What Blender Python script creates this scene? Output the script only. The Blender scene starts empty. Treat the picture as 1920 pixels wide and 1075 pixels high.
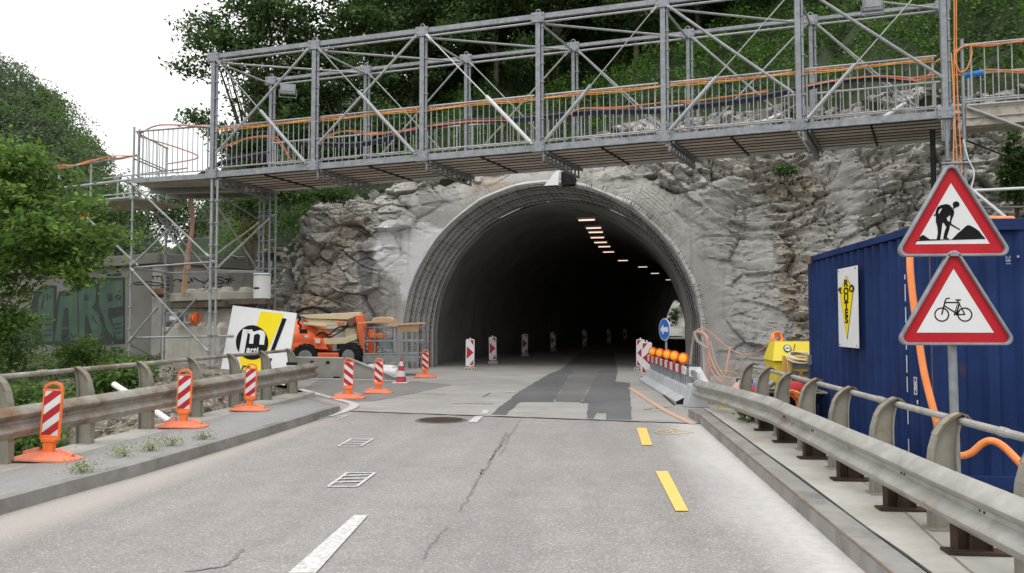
import bpy, math, random
import numpy as np
from mathutils import Vector, Matrix, noise
R = math.radians
PI = math.pi
rnd = random.Random(7)
scene = bpy.context.scene
COL = scene.collection

# ------------------------------------------------------------------ camera
F = 1490.0; CX = 960.0; CY = 537.5; CH = 1.5
YAW = math.atan(140 / F); PIT = math.atan(67.5 / F)
_fw = Vector((-math.sin(YAW) * math.cos(PIT), math.cos(YAW) * math.cos(PIT), math.sin(PIT)))
_rt = Vector((math.cos(YAW), math.sin(YAW), 0))
_up = _rt.cross(_fw)
cam_d = bpy.data.cameras.new('camera')
cam_d.sensor_width = 36.0
cam_d.lens = 36.0 * F / 1920.0
cam_d.clip_start = 0.05
cam_d.clip_end = 5000
cam = bpy.data.objects.new('camera', cam_d)
cam.location = (0, 0, CH)
cam.rotation_euler = (PI / 2 + PIT, 0, YAW)
COL.objects.link(cam)
scene.camera = cam

def ray(u, v):
    return _fw + _rt * ((u - CX) / F) + _up * ((CY - v) / F)
def gz(u, v, z=0.0):            # measured picture point on a level surface of height z
    d = ray(u, v); t = (z - CH) / d.z
    return Vector((d.x * t, d.y * t, z))
def at(u, v, Y):                # measured picture point at distance Y
    d = ray(u, v); t = Y / d.y
    return Vector((d.x * t, Y, CH + d.z * t))
def onplane(u, v, P, N):
    d = ray(u, v); O = Vector((0, 0, CH))
    t = (Vector(P) - O).dot(N) / d.dot(N)
    return O + d * t

# ------------------------------------------------------------------ materials
class NT:
    def __init__(s, name):
        s.m = bpy.data.materials.new(name); s.m.use_nodes = True
        s.t = s.m.node_tree; s.t.nodes.clear()
        s.out = s.n('ShaderNodeOutputMaterial'); s.b = s.n('ShaderNodeBsdfPrincipled')
        s.l(s.b.outputs[0], s.out.inputs[0])
        s._pos = None
    def n(s, typ, **kw):
        x = s.t.nodes.new(typ)
        for k, v in kw.items(): setattr(x, k, v)
        return x
    def l(s, a, b): s.t.links.new(a, b)
    def pos(s):
        if s._pos is None: s._pos = s.n('ShaderNodeNewGeometry').outputs['Position']
        return s._pos
    def scaled(s, sc):
        m = s.n('ShaderNodeMapping'); m.inputs['Scale'].default_value = sc if hasattr(sc, '__len__') else (sc,) * 3
        s.l(s.pos(), m.inputs['Vector']); return m.outputs[0]
    def noise(s, sc, detail=4, rough=.55, vec=None, dist=0.0):
        x = s.n('ShaderNodeTexNoise'); x.inputs['Scale'].default_value = 1.0 if hasattr(sc, '__len__') else sc
        x.inputs['Detail'].default_value = detail; x.inputs['Roughness'].default_value = rough
        x.inputs['Distortion'].default_value = dist
        s.l(vec if vec is not None else (s.scaled(sc) if hasattr(sc, '__len__') else s.pos()), x.inputs['Vector'])
        return x.outputs['Fac']
    def voro(s, sc, feature='F1', vec=None):
        x = s.n('ShaderNodeTexVoronoi', feature=feature); x.inputs['Scale'].default_value = 1.0 if hasattr(sc, '__len__') else sc
        s.l(vec if vec is not None else (s.scaled(sc) if hasattr(sc, '__len__') else s.pos()), x.inputs['Vector'])
        return x
    def ramp(s, fac, a, b, v0=0., v1=1.):
        x = s.n('ShaderNodeMapRange'); x.inputs[1].default_value = a; x.inputs[2].default_value = b
        x.inputs[3].default_value = v0; x.inputs[4].default_value = v1
        s.l(fac, x.inputs[0]); return x.outputs[0]
    def mix(s, fac, a, b):
        x = s.n('ShaderNodeMix', data_type='RGBA')
        for sock, v in ((x.inputs[0], fac), (x.inputs[6], a), (x.inputs[7], b)):
            if isinstance(v, (int, float)): sock.default_value = v
            elif isinstance(v, tuple): sock.default_value = (*v, 1)
            else: s.l(v, sock)
        return x.outputs[2]
    def math(s, op, a, b=0.0):
        x = s.n('ShaderNodeMath', operation=op)
        for sock, v in ((x.inputs[0], a), (x.inputs[1], b)):
            if isinstance(v, (int, float)): sock.default_value = v
            else: s.l(v, sock)
        return x.outputs[0]
    def attr(s, name):
        x = s.n('ShaderNodeAttribute'); x.attribute_name = name; return x.outputs['Fac']
    def xyz(s):
        x = s.n('ShaderNodeSeparateXYZ'); s.l(s.pos(), x.inputs[0]); return x.outputs
    def bump(s, h, strength=.5, dist=.02):
        x = s.n('ShaderNodeBump'); x.inputs['Strength'].default_value = strength; x.inputs['Distance'].default_value = dist
        s.l(h, x.inputs['Height']); s.l(x.outputs[0], s.b.inputs['Normal'])
    def set(s, col=None, rough=.7, metal=0., spec=None):
        if col is not None:
            if isinstance(col, tuple): s.b.inputs['Base Color'].default_value = (*col, 1)
            else: s.l(col, s.b.inputs['Base Color'])
        if isinstance(rough, (int, float)): s.b.inputs['Roughness'].default_value = rough
        else: s.l(rough, s.b.inputs['Roughness'])
        s.b.inputs['Metallic'].default_value = metal
        if spec is not None: s.b.inputs['Specular IOR Level'].default_value = spec
        return s.m

M = {}
def sheet(name, a, b, sc=3.0, rough=.6, metal=0., dirt=None, dsc=1.2, dlo=.5, dhi=.75, bump=.15, bsc=60, bd=.004, spec=.22):
    """two-tone mottled surface with optional dirt/rust patches"""
    t = NT(name)
    c = t.mix(t.ramp(t.noise(sc, 6, .65), .3, .7), a, b)
    if dirt: c = t.mix(t.ramp(t.noise(dsc, 8, .7), dlo, dhi), c, dirt)
    if bump: t.bump(t.noise(bsc, 4), bump, bd)
    M[name] = t.set(c, rough, metal, spec); return M[name]

sheet('galv', (.20, .215, .235), (.33, .345, .37), 9, .5, .3, (.12, .115, .105), 2.2, .55, .85, .1, 40, .002)
sheet('galv_dark', (.17, .18, .19), (.26, .27, .28), 9, .5, .35, (.10, .08, .06), 3, .5, .8)
sheet('tube', (.25, .26, .27), (.43, .44, .455), 8, .45, .3, (.16, .14, .12), 4, .52, .85)
sheet('tube_bright', (.55, .56, .57), (.72, .72, .73), 6, .4, .1)
sheet('rail_metal', (.22, .21, .18), (.42, .40, .355), 4, .5, .2, (.20, .125, .075), 1.7, .46, .64, .2, 30)
sheet('rail_right', (.30, .295, .27), (.50, .49, .46), 4, .42, .3, (.30, .215, .155), 1.5, .56, .66, .2, 30)
sheet('post_metal', (.21, .20, .165), (.31, .295, .245), 5, .65, .1, (.20, .12, .07), 3.5, .60, .8)
sheet('rusty', (.16, .08, .045), (.25, .14, .09), 6, .8, .1, (.06, .045, .04), 5, .5, .7)
sheet('rusty_dark', (.030, .022, .018), (.075, .045, .032), 6, .8)
sheet('concrete', (.36, .34, .30), (.47, .45, .40), 2.5, .85, 0, (.24, .22, .18), 1.1, .52, .8, .3, 40)
sheet('concrete_pale', (.36, .35, .32), (.47, .455, .42), 2.0, .85, 0, (.26, .24, .19), .9, .44, .72, .3, 30)
sheet('concrete_wall', (.13, .126, .115), (.195, .188, .17), 1.2, .9, 0, (.11, .11, .095), .6, .48, .72, .3, 20)
sheet('concrete_blue', (.38, .40, .42), (.48, .50, .52), 2.5, .8, 0, (.27, .27, .27), 1.4, .55, .8, .2, 40)
sheet('wood_deck', (.47, .425, .37), (.62, .57, .51), 3, .8, 0, (.33, .29, .245), 6, .5, .72)
sheet('wood_deck_dark', (.36, .315, .265), (.49, .44, .385), 3, .8, 0, (.2, .16, .12), 6, .5, .72)
sheet('kerb_stone', (.20, .192, .178), (.29, .28, .265), 3, .9, 0, (.13, .125, .115), 2, .5, .75, .3, 40)
sheet('post_rust', (.17, .115, .08), (.25, .20, .15), 7, .7, .1, (.13, .07, .045), 6, .5, .7)
sheet('plywood', (.50, .33, .19), (.62, .43, .27), 5, .7)
sheet('timber_dark', (.09, .07, .05), (.15, .12, .09), 5, .9)
sheet('orange_plastic', (.80, .16, .035), (.86, .22, .06), 6, .42, 0, (.48, .20, .12), 4, .48, .75)
sheet('orange_faded', (.66, .17, .085), (.76, .24, .14), 6, .65, 0, (.40, .25, .19), 5, .48, .75)
sheet('orange_machine', (.80, .13, .04), (.88, .20, .08), 3, .35)
sheet('orange_hose', (.85, .24, .06), (.90, .33, .12), 8, .4)
sheet('cable_yellow', (.58, .34, .08), (.68, .42, .13), 9, .6)
sheet('cable_orange', (.62, .20, .08), (.74, .32, .16), 9, .6)
sheet('hose_pink', (.55, .28, .22), (.66, .38, .31), 7, .7, 0, (.40, .34, .29), 6, .5, .7)
sheet('hose_grey', (.34, .31, .28), (.44, .41, .37), 7, .6)
sheet('sign_white', (.66, .67, .68), (.72, .73, .74), 5, .35, 0, (.62, .62, .60), 3, .62, .9, 0)
sheet('sign_red', (.42, .010, .020), (.49, .018, .028), 6, .5, bump=0)
sheet('board_red', (.36, .018, .028), (.45, .032, .04), 6, .5, bump=0)
sheet('board_white', (.60, .60, .61), (.70, .70, .71), 6, .4, 0, (.5, .49, .47), 6, .58, .85, 0)
sheet('black_paint', (.008, .008, .009), (.016, .016, .018), 6, .6, bump=0, spec=.08)
sheet('black_rubber', (.012, .012, .014), (.03, .03, .032), 6, .8, spec=.1)
sheet('pipe_black', (.012, .015, .03), (.03, .033, .055), 6, .45)
sheet('yellow_paint', (.64, .52, .04), (.70, .58, .07), 4, .45, 0, (.5, .42, .1), 4, .6, .85)
sheet('yellow_sign', (.80, .62, .01), (.84, .68, .02), 4, .4, bump=0)
sheet('cream_paint', (.62, .54, .34), (.70, .62, .42), 4, .45, 0, (.40, .34, .22), 3, .6, .85)
sheet('blue_sign', (.02, .13, .48), (.03, .17, .55), 5, .4, bump=0)
sheet('blue_plastic', (.04, .20, .62), (.06, .28, .72), 5, .5)
sheet('white_plastic', (.70, .71, .72), (.80, .80, .80), 4, .45, 0, (.5, .48, .43), 3, .6, .85)
sheet('grey_plastic', (.22, .24, .26), (.28, .30, .32), 4, .5)
sheet('machine_grey', (.20, .22, .23), (.30, .32, .33), 6, .5, .2)
sheet('red_plastic', (.45, .03, .04), (.55, .07, .07), 8, .6)
sheet('bark', (.07, .055, .042), (.13, .11, .085), 7, .95, bump=.6, bsc=25, bd=.02)
sheet('shed_cloth', (.30, .29, .27), (.42, .41, .39), 5, .9)

# container blue
t = NT('container_blue'); x = t.xyz()
c = t.mix(t.ramp(t.noise(1.6, 6), .35, .7), (.007, .022, .088), (.013, .036, .132))
st = t.noise((22, 22, .8), 4); c = t.mix(t.ramp(st, .60, .80, 0, .45), c, (.03, .055, .16))
sp = t.noise(14, 6, .75); c = t.mix(t.ramp(sp, .66, .76, 0, .55), c, (.22, .24, .30))
rs = t.noise((5, 5, 2.2), 6, .7); c = t.mix(t.ramp(rs, .62, .74, 0, .7), c, (.10, .045, .03))
t.bump(t.noise(25, 3), .08, .01)
M['container_blue'] = t.set(c, t.ramp(t.noise(3, 4), .3, .7, .5, .7), 0, .2)

# asphalt
def asphalt(name, lo, hi, dark, stones=(.55, .53, .50), wear=True, sandy=None):
    t = NT(name); x = t.xyz()
    big = t.noise(.55, 5, .6); mid = t.noise(3.5, 6, .7); fine = t.noise(48, 4, .75)
    vv = t.voro(95); sv = t.n('ShaderNodeSeparateColor'); t.l(vv.outputs['Color'], sv.inputs[0]); st = sv.outputs[0]
    c = t.mix(t.ramp(big, .3, .7), lo, hi)
    c = t.mix(t.ramp(mid, .40, .75, 0, .35), c, dark)
    c = t.mix(t.ramp(fine, .46, .72, 0, .7), c, dark)
    c = t.mix(t.ramp(st, .0, .16, .4, 0), c, dark)
    c = t.mix(t.ramp(st, .80, .97, 0, .5), c, stones)
    tr_ = t.noise((1.6, .12, 1), 3, .5); c = t.mix(t.ramp(tr_, .45, .7, 0, .28), c, dark)
    if sandy:      # dust washed against the kerbs
        wob = t.math('MULTIPLY', t.math('SUBTRACT', t.noise((1.2, .35, 1), 5), .5), .9)
        d = t.ramp(t.math('ADD', x[0], wob), .95, 1.5, 0, .85)
        c = t.mix(t.math('MULTIPLY', d, t.ramp(t.noise(12, 6, .7), .25, .6, .55, 1)), c, sandy)
        d2 = t.ramp(t.math('ADD', x[0], t.math('MULTIPLY', wob, .5)), -3.75, -4.15, 0, .7)
        c = t.mix(d2, c, (.40, .365, .335))
    h = t.math('ADD', fine, t.math('MULTIPLY', t.noise(220, 2), .6))
    t.bump(h, .55, .006)
    M[name] = t.set(c, .88, 0, .3)
asphalt('asphalt', (.255, .24, .228), (.315, .297, .283), (.13, .123, .118), (.56, .54, .51), True, (.54, .52, .505))
asphalt('asphalt_walk', (.255, .25, .248), (.315, .31, .305), (.18, .176, .172), (.38, .37, .36))
asphalt('asphalt_side', (.22, .21, .20), (.27, .26, .25), (.14, .135, .13), (.3, .29, .28))
asphalt('asphalt_patch', (.11, .112, .118), (.17, .17, .172), (.08, .08, .083), (.18, .18, .18))
asphalt('patch_worn', (.13, .128, .128), (.22, .212, .205), (.09, .09, .09), (.26, .25, .24))
t = NT('road_dusty')
b0 = t.noise(.9, 6, .65); b1 = t.noise((.7, 3.5, 1), 6, .7); b2 = t.noise(6, 6, .7)
c = t.mix(t.ramp(b0, .3, .7), (.27, .255, .24), (.37, .355, .335))
c = t.mix(t.ramp(b1, .52, .72, 0, .5), c, (.19, .18, .17))
c = t.mix(t.ramp(b2, .55, .8, 0, .4), c, (.46, .44, .42))
t.bump(b2, .3, .01); M['road_dusty'] = t.set(c, .88)
t = NT('white_marking'); c = t.mix(t.ramp(t.noise(26, 7, .75), .42, .60), (.62, .61, .60), (.37, .355, .34))
t.bump(t.noise(90, 3), .3, .004); M['white_marking'] = t.set(c, .7)
t = NT('yellow_marking'); c = t.mix(t.ramp(t.noise(26, 6, .7), .50, .68), (.74, .50, .12), (.50, .38, .16))
t.bump(t.noise(90, 3), .3, .004); M['yellow_marking'] = t.set(c, .7)
t = NT('orange_marking'); c = t.mix(t.ramp(t.noise(9, 6, .7), .40, .62), (.66, .36, .20), (.38, .33, .29)); M['orange_marking'] = t.set(c, .8)
M['tar'] = sheet('tar', (.035, .035, .04), (.07, .07, .075), 8, .7)
M['crack'] = sheet('crack', (.155, .147, .138), (.24, .228, .215), 20, .9)

# rock
t = NT('rock')
sh = t.attr('shot'); wh = t.attr('white'); oc = t.attr('ochre'); dk = t.attr('dark')
n1 = t.noise(.8, 8, .65); n2 = t.noise((2.2, 2.2, 5), 8, .72); n3 = t.noise(14, 6, .7); vr = t.voro((1.6, 1.6, 2.6)).outputs['Color']
rc = t.mix(t.ramp(n1, .32, .68), (.275, .268, .25), (.46, .447, .42))
sepv = t.n('ShaderNodeSeparateColor'); t.l(vr, sepv.inputs[0])
rc = t.mix(t.ramp(sepv.outputs[0], 0, 1, 0, .35), rc, (.50, .475, .43))
rc = t.mix(t.ramp(n2, .54, .76, 0, .45), rc, (.22, .21, .19))
rc = t.mix(t.ramp(n3, .56, .8, 0, .45), rc, (.54, .51, .465))
rc = t.mix(t.ramp(t.noise(.45, 5, .6), .5, .7, 0, .3), rc, (.48, .43, .36))
rc = t.mix(t.math('MULTIPLY', oc, t.ramp(t.noise(3, 6, .7), .38, .62)), rc, (.36, .25, .14))
smooth = t.mix(t.ramp(t.noise(1.1, 6, .6), .3, .7), (.28, .272, .256), (.41, .40, .38))
smooth = t.mix(t.ramp(t.noise(18, 5, .7), .5, .8, 0, .35), smooth, (.19, .185, .175))
shm = t.ramp(t.math('ADD', sh, t.math('MULTIPLY', t.math('SUBTRACT', t.noise(2.2, 6), .5), .9)), .38, .58)
c = t.mix(shm, rc, smooth)
whm = t.ramp(t.math('ADD', wh, t.math('MULTIPLY', t.math('SUBTRACT', t.noise(3, 6, .7), .5), .9)), .42, .62, 0, .9)
c = t.mix(whm, c, (.60, .60, .61))
dkm = t.ramp(t.math('ADD', dk, t.math('MULTIPLY', t.math('SUBTRACT', t.noise((3, 3, 1), 6, .7), .5), .9)), .42, .65, 0, .75)
c = t.mix(dkm, c, (.10, .102, .11))
vs = t.noise((3.2, 3.2, .35), 5, .6)
c = t.mix(t.ramp(vs, .54, .70, 0, .5), c, (.15, .147, .14))
crk = t.voro((2.3, 2.3, 4.4), 'DISTANCE_TO_EDGE', None)
# distorted joint lines
dm = t.n('ShaderNodeVectorMath', operation='ADD'); nz = t.n('ShaderNodeTexNoise'); nz.inputs['Scale'].default_value = 2.0
t.l(t.pos(), nz.inputs['Vector']); vm = t.n('ShaderNodeVectorMath', operation='SCALE'); vm.inputs['Scale'].default_value = .8
t.l(nz.outputs['Color'], vm.inputs[0]); t.l(t.pos(), dm.inputs[0]); t.l(vm.outputs[0], dm.inputs[1])
mp = t.n('ShaderNodeMapping'); mp.inputs['Scale'].default_value = (1.7, 1.7, 3.6); t.l(dm.outputs[0], mp.inputs[0]); t.l(mp.outputs[0], crk.inputs['Vector'])
cl = t.ramp(crk.outputs['Distance'], .0, .03, 0, 1)
inv = t.math('SUBTRACT', 1.0, shm)
hgt = t.math('ADD', t.math('MULTIPLY', t.math('MULTIPLY', cl, inv), .5), t.math('ADD', t.math('MULTIPLY', n2, .25), t.math('ADD', t.math('MULTIPLY', n3, .55), t.math('MULTIPLY', t.noise(38, 4, .7), .35))))
t.bump(hgt, .8, .05)
M['rock'] = t.set(c, .93, 0, .2)

t = NT('soil'); a = t.noise(1.3, 8, .7)
c = t.mix(t.ramp(a, .35, .65), (.045, .075, .022), (.11, .10, .06)); c = t.mix(t.ramp(t.noise(9, 6, .75), .58, .8, 0, .6), c, (.20, .17, .13))
t.bump(t.noise(8, 8, .75), .9, .08); M['soil'] = t.set(c, .95)
t = NT('forest_floor'); c = t.mix(t.ramp(t.noise(1.3, 8, .7), .35, .65), (.020, .035, .010), (.035, .050, .018)); t.bump(t.noise(6, 8, .75), .9, .1); M['forest_floor'] = t.set(c, .95)
t = NT('rubble'); v = t.voro(11); sc = t.n('ShaderNodeSeparateColor'); t.l(v.outputs['Color'], sc.inputs[0])
c = t.mix(sc.outputs[0], (.17, .145, .115), (.40, .36, .30)); c = t.mix(t.ramp(v.outputs['Distance'], .25, .6, 0, .6), c, (.12, .10, .08))
t.bump(v.outputs['Distance'], .9, .06); M['rubble'] = t.set(c, .95)
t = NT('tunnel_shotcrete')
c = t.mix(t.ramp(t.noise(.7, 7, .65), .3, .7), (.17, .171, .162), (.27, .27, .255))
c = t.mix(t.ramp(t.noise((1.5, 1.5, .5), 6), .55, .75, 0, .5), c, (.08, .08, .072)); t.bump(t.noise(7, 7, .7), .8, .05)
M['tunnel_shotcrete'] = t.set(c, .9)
t = NT('collar_concrete')
c = t.mix(t.ramp(t.noise(2, 7, .65), .3, .7), (.38, .37, .355), (.56, .55, .535)); c = t.mix(t.ramp(t.noise(3.3, 7, .7), .58, .72, 0, .6), c, (.22, .16, .12))
t.bump(t.noise(14, 7, .7), .8, .04); M['collar_concrete'] = t.set(c, .9)

def leafmat(name, a, b, c3=None, tr=.35):
    t = NT(name)
    r = t.attr('lr')
    cc = t.mix(r, a, b)
    cc = t.mix(t.ramp(t.noise(.9, 4), .38, .66, 0, .75), cc, c3 or b)
    t.set(cc, .6, 0, .25)
    tl = t.n('ShaderNodeBsdfTranslucent'); t.l(cc, tl.inputs[0])
    mx = t.n('ShaderNodeMixShader'); mx.inputs[0].default_value = tr
    t.l(t.b.outputs[0], mx.inputs[1]); t.l(tl.outputs[0], mx.inputs[2]); t.l(mx.outputs[0], t.out.inputs[0])
    M[name] = t.m
leafmat('leaf_bright', (.10, .20, .03), (.24, .36, .07), (.075, .155, .028), .45)
leafmat('leaf_mid', (.075, .145, .04), (.165, .26, .08), (.07, .125, .04), .5)
leafmat('leaf_dark', (.035, .072, .022), (.085, .14, .045), (.026, .052, .017), .35)
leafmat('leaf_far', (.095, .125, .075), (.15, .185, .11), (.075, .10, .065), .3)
leafmat('leaf_ivy', (.06, .14, .022), (.15, .28, .05), (.045, .10, .02), .4)
leafmat('leaf_yellow', (.25, .22, .04), (.40, .34, .07), (.16, .18, .04))

def glow(name, col, st):
    t = NT(name); t.b.inputs['Emission Color'].default_value = (*col, 1); t.b.inputs['Emission Strength'].default_value = st
    M[name] = t.set(col, .4)
glow('lamp_glow', (1.0, .66, .52), 1.35)
glow('amber_glow', (.95, .36, .02), .28)
M['amber_red'] = sheet('amber_red', (.75, .13, .02), (.8, .16, .03), 5, .3, bump=0)

# ------------------------------------------------------------------ mesh builder
class MB:
    def __init__(s): s.v = []; s.f = []; s.m = []; s.k = 0
    def mat(s, k): s.k = k; return s
    def add(s, vs, fs):
        o = len(s.v); s.v += [tuple(p) for p in vs]
        for f in fs: s.f.append([i + o for i in f]); s.m.append(s.k)
        return s
    def box(s, c, d, rz=0., rm=None):
        m = rm or Matrix.Rotation(rz, 3, 'Z'); c = Vector(c); x, y, z = d[0] / 2, d[1] / 2, d[2] / 2
        vs = [c + m @ Vector((a * x, b * y, e * z)) for a, b, e in
              ((-1, -1, -1), (1, -1, -1), (1, 1, -1), (-1, 1, -1), (-1, -1, 1), (1, -1, 1), (1, 1, 1), (-1, 1, 1))]
        return s.add(vs, [(0, 3, 2, 1), (4, 5, 6, 7), (0, 1, 5, 4), (1, 2, 6, 5), (2, 3, 7, 6), (3, 0, 4, 7)])
    def hexa(s, b, tp):   # 4 bottom + 4 top points
        return s.add(list(b) + list(tp), [(0, 3, 2, 1), (4, 5, 6, 7), (0, 1, 5, 4), (1, 2, 6, 5), (2, 3, 7, 6), (3, 0, 4, 7)])
    def bar(s, p, q, w, h, up=(0, 0, 1)):
        p, q = Vector(p), Vector(q); d = (q - p).normalized(); up = Vector(up)
        a = d.cross(up)
        if a.length < 1e-4: a = d.cross(Vector((0, 1, 0)))
        a.normalize(); b = a.cross(d).normalized(); a *= w / 2; b *= h / 2
        return s.hexa([p - a - b, p + a - b, p + a + b, p - a + b], [q - a - b, q + a - b, q + a + b, q - a + b])
    def tube(s, p, q, r, n=8, r2=None, caps=True):
        p, q = Vector(p), Vector(q); r2 = r if r2 is None else r2
        d = (q - p).normalized(); a = d.orthogonal().normalized(); b = d.cross(a)
        vs = [p + (a * math.cos(2 * PI * i / n) + b * math.sin(2 * PI * i / n)) * r for i in range(n)]
        vs += [q + (a * math.cos(2 * PI * i / n) + b * math.sin(2 * PI * i / n)) * r2 for i in range(n)]
        fs = [(i, (i + 1) % n, n + (i + 1) % n, n + i) for i in range(n)]
        if caps: fs += [tuple(range(n - 1, -1, -1)), tuple(range(n, 2 * n))]
        return s.add(vs, fs)
    def path(s, pts, r, n=8, closed=False):
        pts = [Vector(p) for p in pts]; N = len(pts); rs = r if hasattr(r, '__len__') else [r] * N
        vs = []; a = None
        for i in range(N):
            if closed: d = pts[(i + 1) % N] - pts[i - 1]
            else: d = pts[min(i + 1, N - 1)] - pts[max(i - 1, 0)]
            d.normalize()
            a = d.orthogonal().normalized() if a is None else (a - d * a.dot(d)).normalized()
            b = d.cross(a)
            vs += [pts[i] + (a * math.cos(2 * PI * j / n) + b * math.sin(2 * PI * j / n)) * rs[i] for j in range(n)]
        fs = []
        for i in range(N if closed else N - 1):
            k = (i + 1) % N
            fs += [(i * n + j, i * n + (j + 1) % n, k * n + (j + 1) % n, k * n + j) for j in range(n)]
        if not closed: fs += [tuple(range(n - 1, -1, -1)), tuple((N - 1) * n + j for j in range(n))]
        return s.add(vs, fs)
    def prism(s, poly, O, ux, uy, dep):  # polygon in (ux,uy) extruded by dep vector
        O, ux, uy, dep = Vector(O), Vector(ux), Vector(uy), Vector(dep); n = len(poly)
        a = [O + ux * x + uy * y for x, y in poly]; b = [p + dep for p in a]
        return s.add(a + b, [tuple(range(n - 1, -1, -1)), tuple(range(n, 2 * n))] + [(i, (i + 1) % n, n + (i + 1) % n, n + i) for i in range(n)])
    def lathe(s, prof, O, n=20, ax=(0, 0, 1)):
        O = Vector(O); ax = Vector(ax).normalized(); a = ax.orthogonal().normalized(); b = ax.cross(a); N = len(prof)
        vs = [O + ax * z + (a * math.cos(2 * PI * j / n) + b * math.sin(2 * PI * j / n)) * r for r, z in prof for j in range(n)]
        fs = [(i * n + j, i * n + (j + 1) % n, (i + 1) * n + (j + 1) % n, (i + 1) * n + j) for i in range(N - 1) for j in range(n)]
        fs += [tuple(range(n - 1, -1, -1)), tuple((N - 1) * n + j for j in range(n))]
        return s.add(vs, fs)
    def ball(s, c, r, n=12, sq=(1, 1, 1)):
        c = Vector(c); vs = []; h = n // 2
        for i in range(h + 1):
            th = PI * i / h
            for j in range(n):
                ph = 2 * PI * j / n
                vs.append(c + Vector((r * sq[0] * math.sin(th) * math.cos(ph), r * sq[1] * math.sin(th) * math.sin(ph), r * sq[2] * math.cos(th))))
        return s.add(vs, [(i * n + j, (i + 1) * n + j, (i + 1) * n + (j + 1) % n, i * n + (j + 1) % n) for i in range(h) for j in range(n)])
    def quad(s, *p): return s.add(p, [tuple(range(len(p)))])
    def build(s, name, mats, parent=None, bev=0, smooth=True, ang=35, xf=None):
        me = bpy.data.meshes.new(name)
        vs = s.v if xf is None else [tuple(xf @ Vector(p)) for p in s.v]
        if parent is not None and parent.get('_o') is not None:
            o_ = Vector(parent['_o']); vs = [tuple(Vector(p) - o_) for p in vs]
        me.from_pydata(vs, [], s.f); me.update()
        for mm in (mats if isinstance(mats, (list, tuple)) else [mats]): me.materials.append(M[mm])
        me.polygons.foreach_set('material_index', s.m)
        if smooth:
            me.shade_smooth(); me.set_sharp_from_angle(angle=R(ang))
        o = bpy.data.objects.new(name, me); COL.objects.link(o)
        if parent is not None: o.parent = parent
        if bev:
            b = o.modifiers.new('bevel', 'BEVEL'); b.width = bev; b.segments = 2; b.limit_method = 'ANGLE'; b.angle_limit = R(40)
        return o

def tag(o, label=None, cat=None, group=None, kind=None):
    if label: o['label'] = label
    if cat: o['category'] = cat
    if group: o['group'] = group
    if kind: o['kind'] = kind
    return o
def thing(name, loc, label, cat, group=None, rz=0.):
    """Empty at the thing's base.  With rz=0 its parts are modelled in world coordinates and shifted by '_o'."""
    e = bpy.data.objects.new(name, None); e.empty_display_size = .2
    e.location = loc; e.rotation_euler = (0, 0, rz); COL.objects.link(e)
    return tag(e, label, cat, group)
def world_thing(name, loc, label, cat, group=None):
    e = thing(name, loc, label, cat, group); e['_o'] = tuple(loc); return e
def copy_tree(o, parent=None):
    c = o.copy(); COL.objects.link(c); c.parent = parent
    for ch in list(o.children): copy_tree(ch, c)
    return c
def struct(o): o['kind'] = 'structure'; return o

def text_mb(mb, txt, O, ux, uy, size, dep, bold=.0, shear=0., align='LEFT', sx=1.0):
    cu = bpy.data.curves.new('t', 'FONT'); cu.body = txt; cu.size = size; cu.offset = bold; cu.shear = shear; cu.align_x = align; cu.resolution_u = 4
    ob = bpy.data.objects.new('t', cu); COL.objects.link(ob)
    dg = bpy.context.evaluated_depsgraph_get(); dg.update()
    me = bpy.data.meshes.new_from_object(ob.evaluated_get(dg))
    O, ux, uy, dep = Vector(O), Vector(ux), Vector(uy), Vector(dep)
    vs = [O + ux * v.co.x * sx + uy * v.co.y for v in me.vertices]; n = len(vs)
    fs = [tuple(p.vertices) for p in me.polygons]
    mb.add(vs + [v + dep for v in vs], fs + [tuple(i + n for i in f) for f in fs])
    bpy.data.objects.remove(ob); bpy.data.curves.remove(cu); bpy.data.meshes.remove(me)

def clip(poly, x0, y0, x1, y1):
    def cut(P, ins, inter):
        out = []
        for i in range(len(P)):
            a, b = P[i - 1], P[i]
            if ins(b):
                if not ins(a): out.append(inter(a, b))
                out.append(b)
            elif ins(a): out.append(inter(a, b))
        return out
    def ix(v): return lambda a, b: (v, a[1] + (b[1] - a[1]) * (v - a[0]) / (b[0] - a[0]))
    def iy(v): return lambda a, b: (a[0] + (b[0] - a[0]) * (v - a[1]) / (b[1] - a[1]), v)
    for ins, it in ((lambda p: p[0] >= x0, ix(x0)), (lambda p: p[0] <= x1, ix(x1)), (lambda p: p[1] >= y0, iy(y0)), (lambda p: p[1] <= y1, iy(y1))):
        if not poly: return []
        poly = cut(poly, ins, it)
    return poly

def catmull(pts, n=6):
    pts = [Vector(p) for p in pts]; out = []
    for i in range(len(pts) - 1):
        p0 = pts[max(i - 1, 0)]; p1 = pts[i]; p2 = pts[i + 1]; p3 = pts[min(i + 2, len(pts) - 1)]
        for k in range(n):
            t_ = k / n
            out.append(.5 * ((2 * p1) + (p2 - p0) * t_ + (2 * p0 - 5 * p1 + 4 * p2 - p3) * t_ ** 2 + (3 * p1 - p0 - 3 * p2 + p3) * t_ ** 3))
    out.append(pts[-1]); return out
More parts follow.
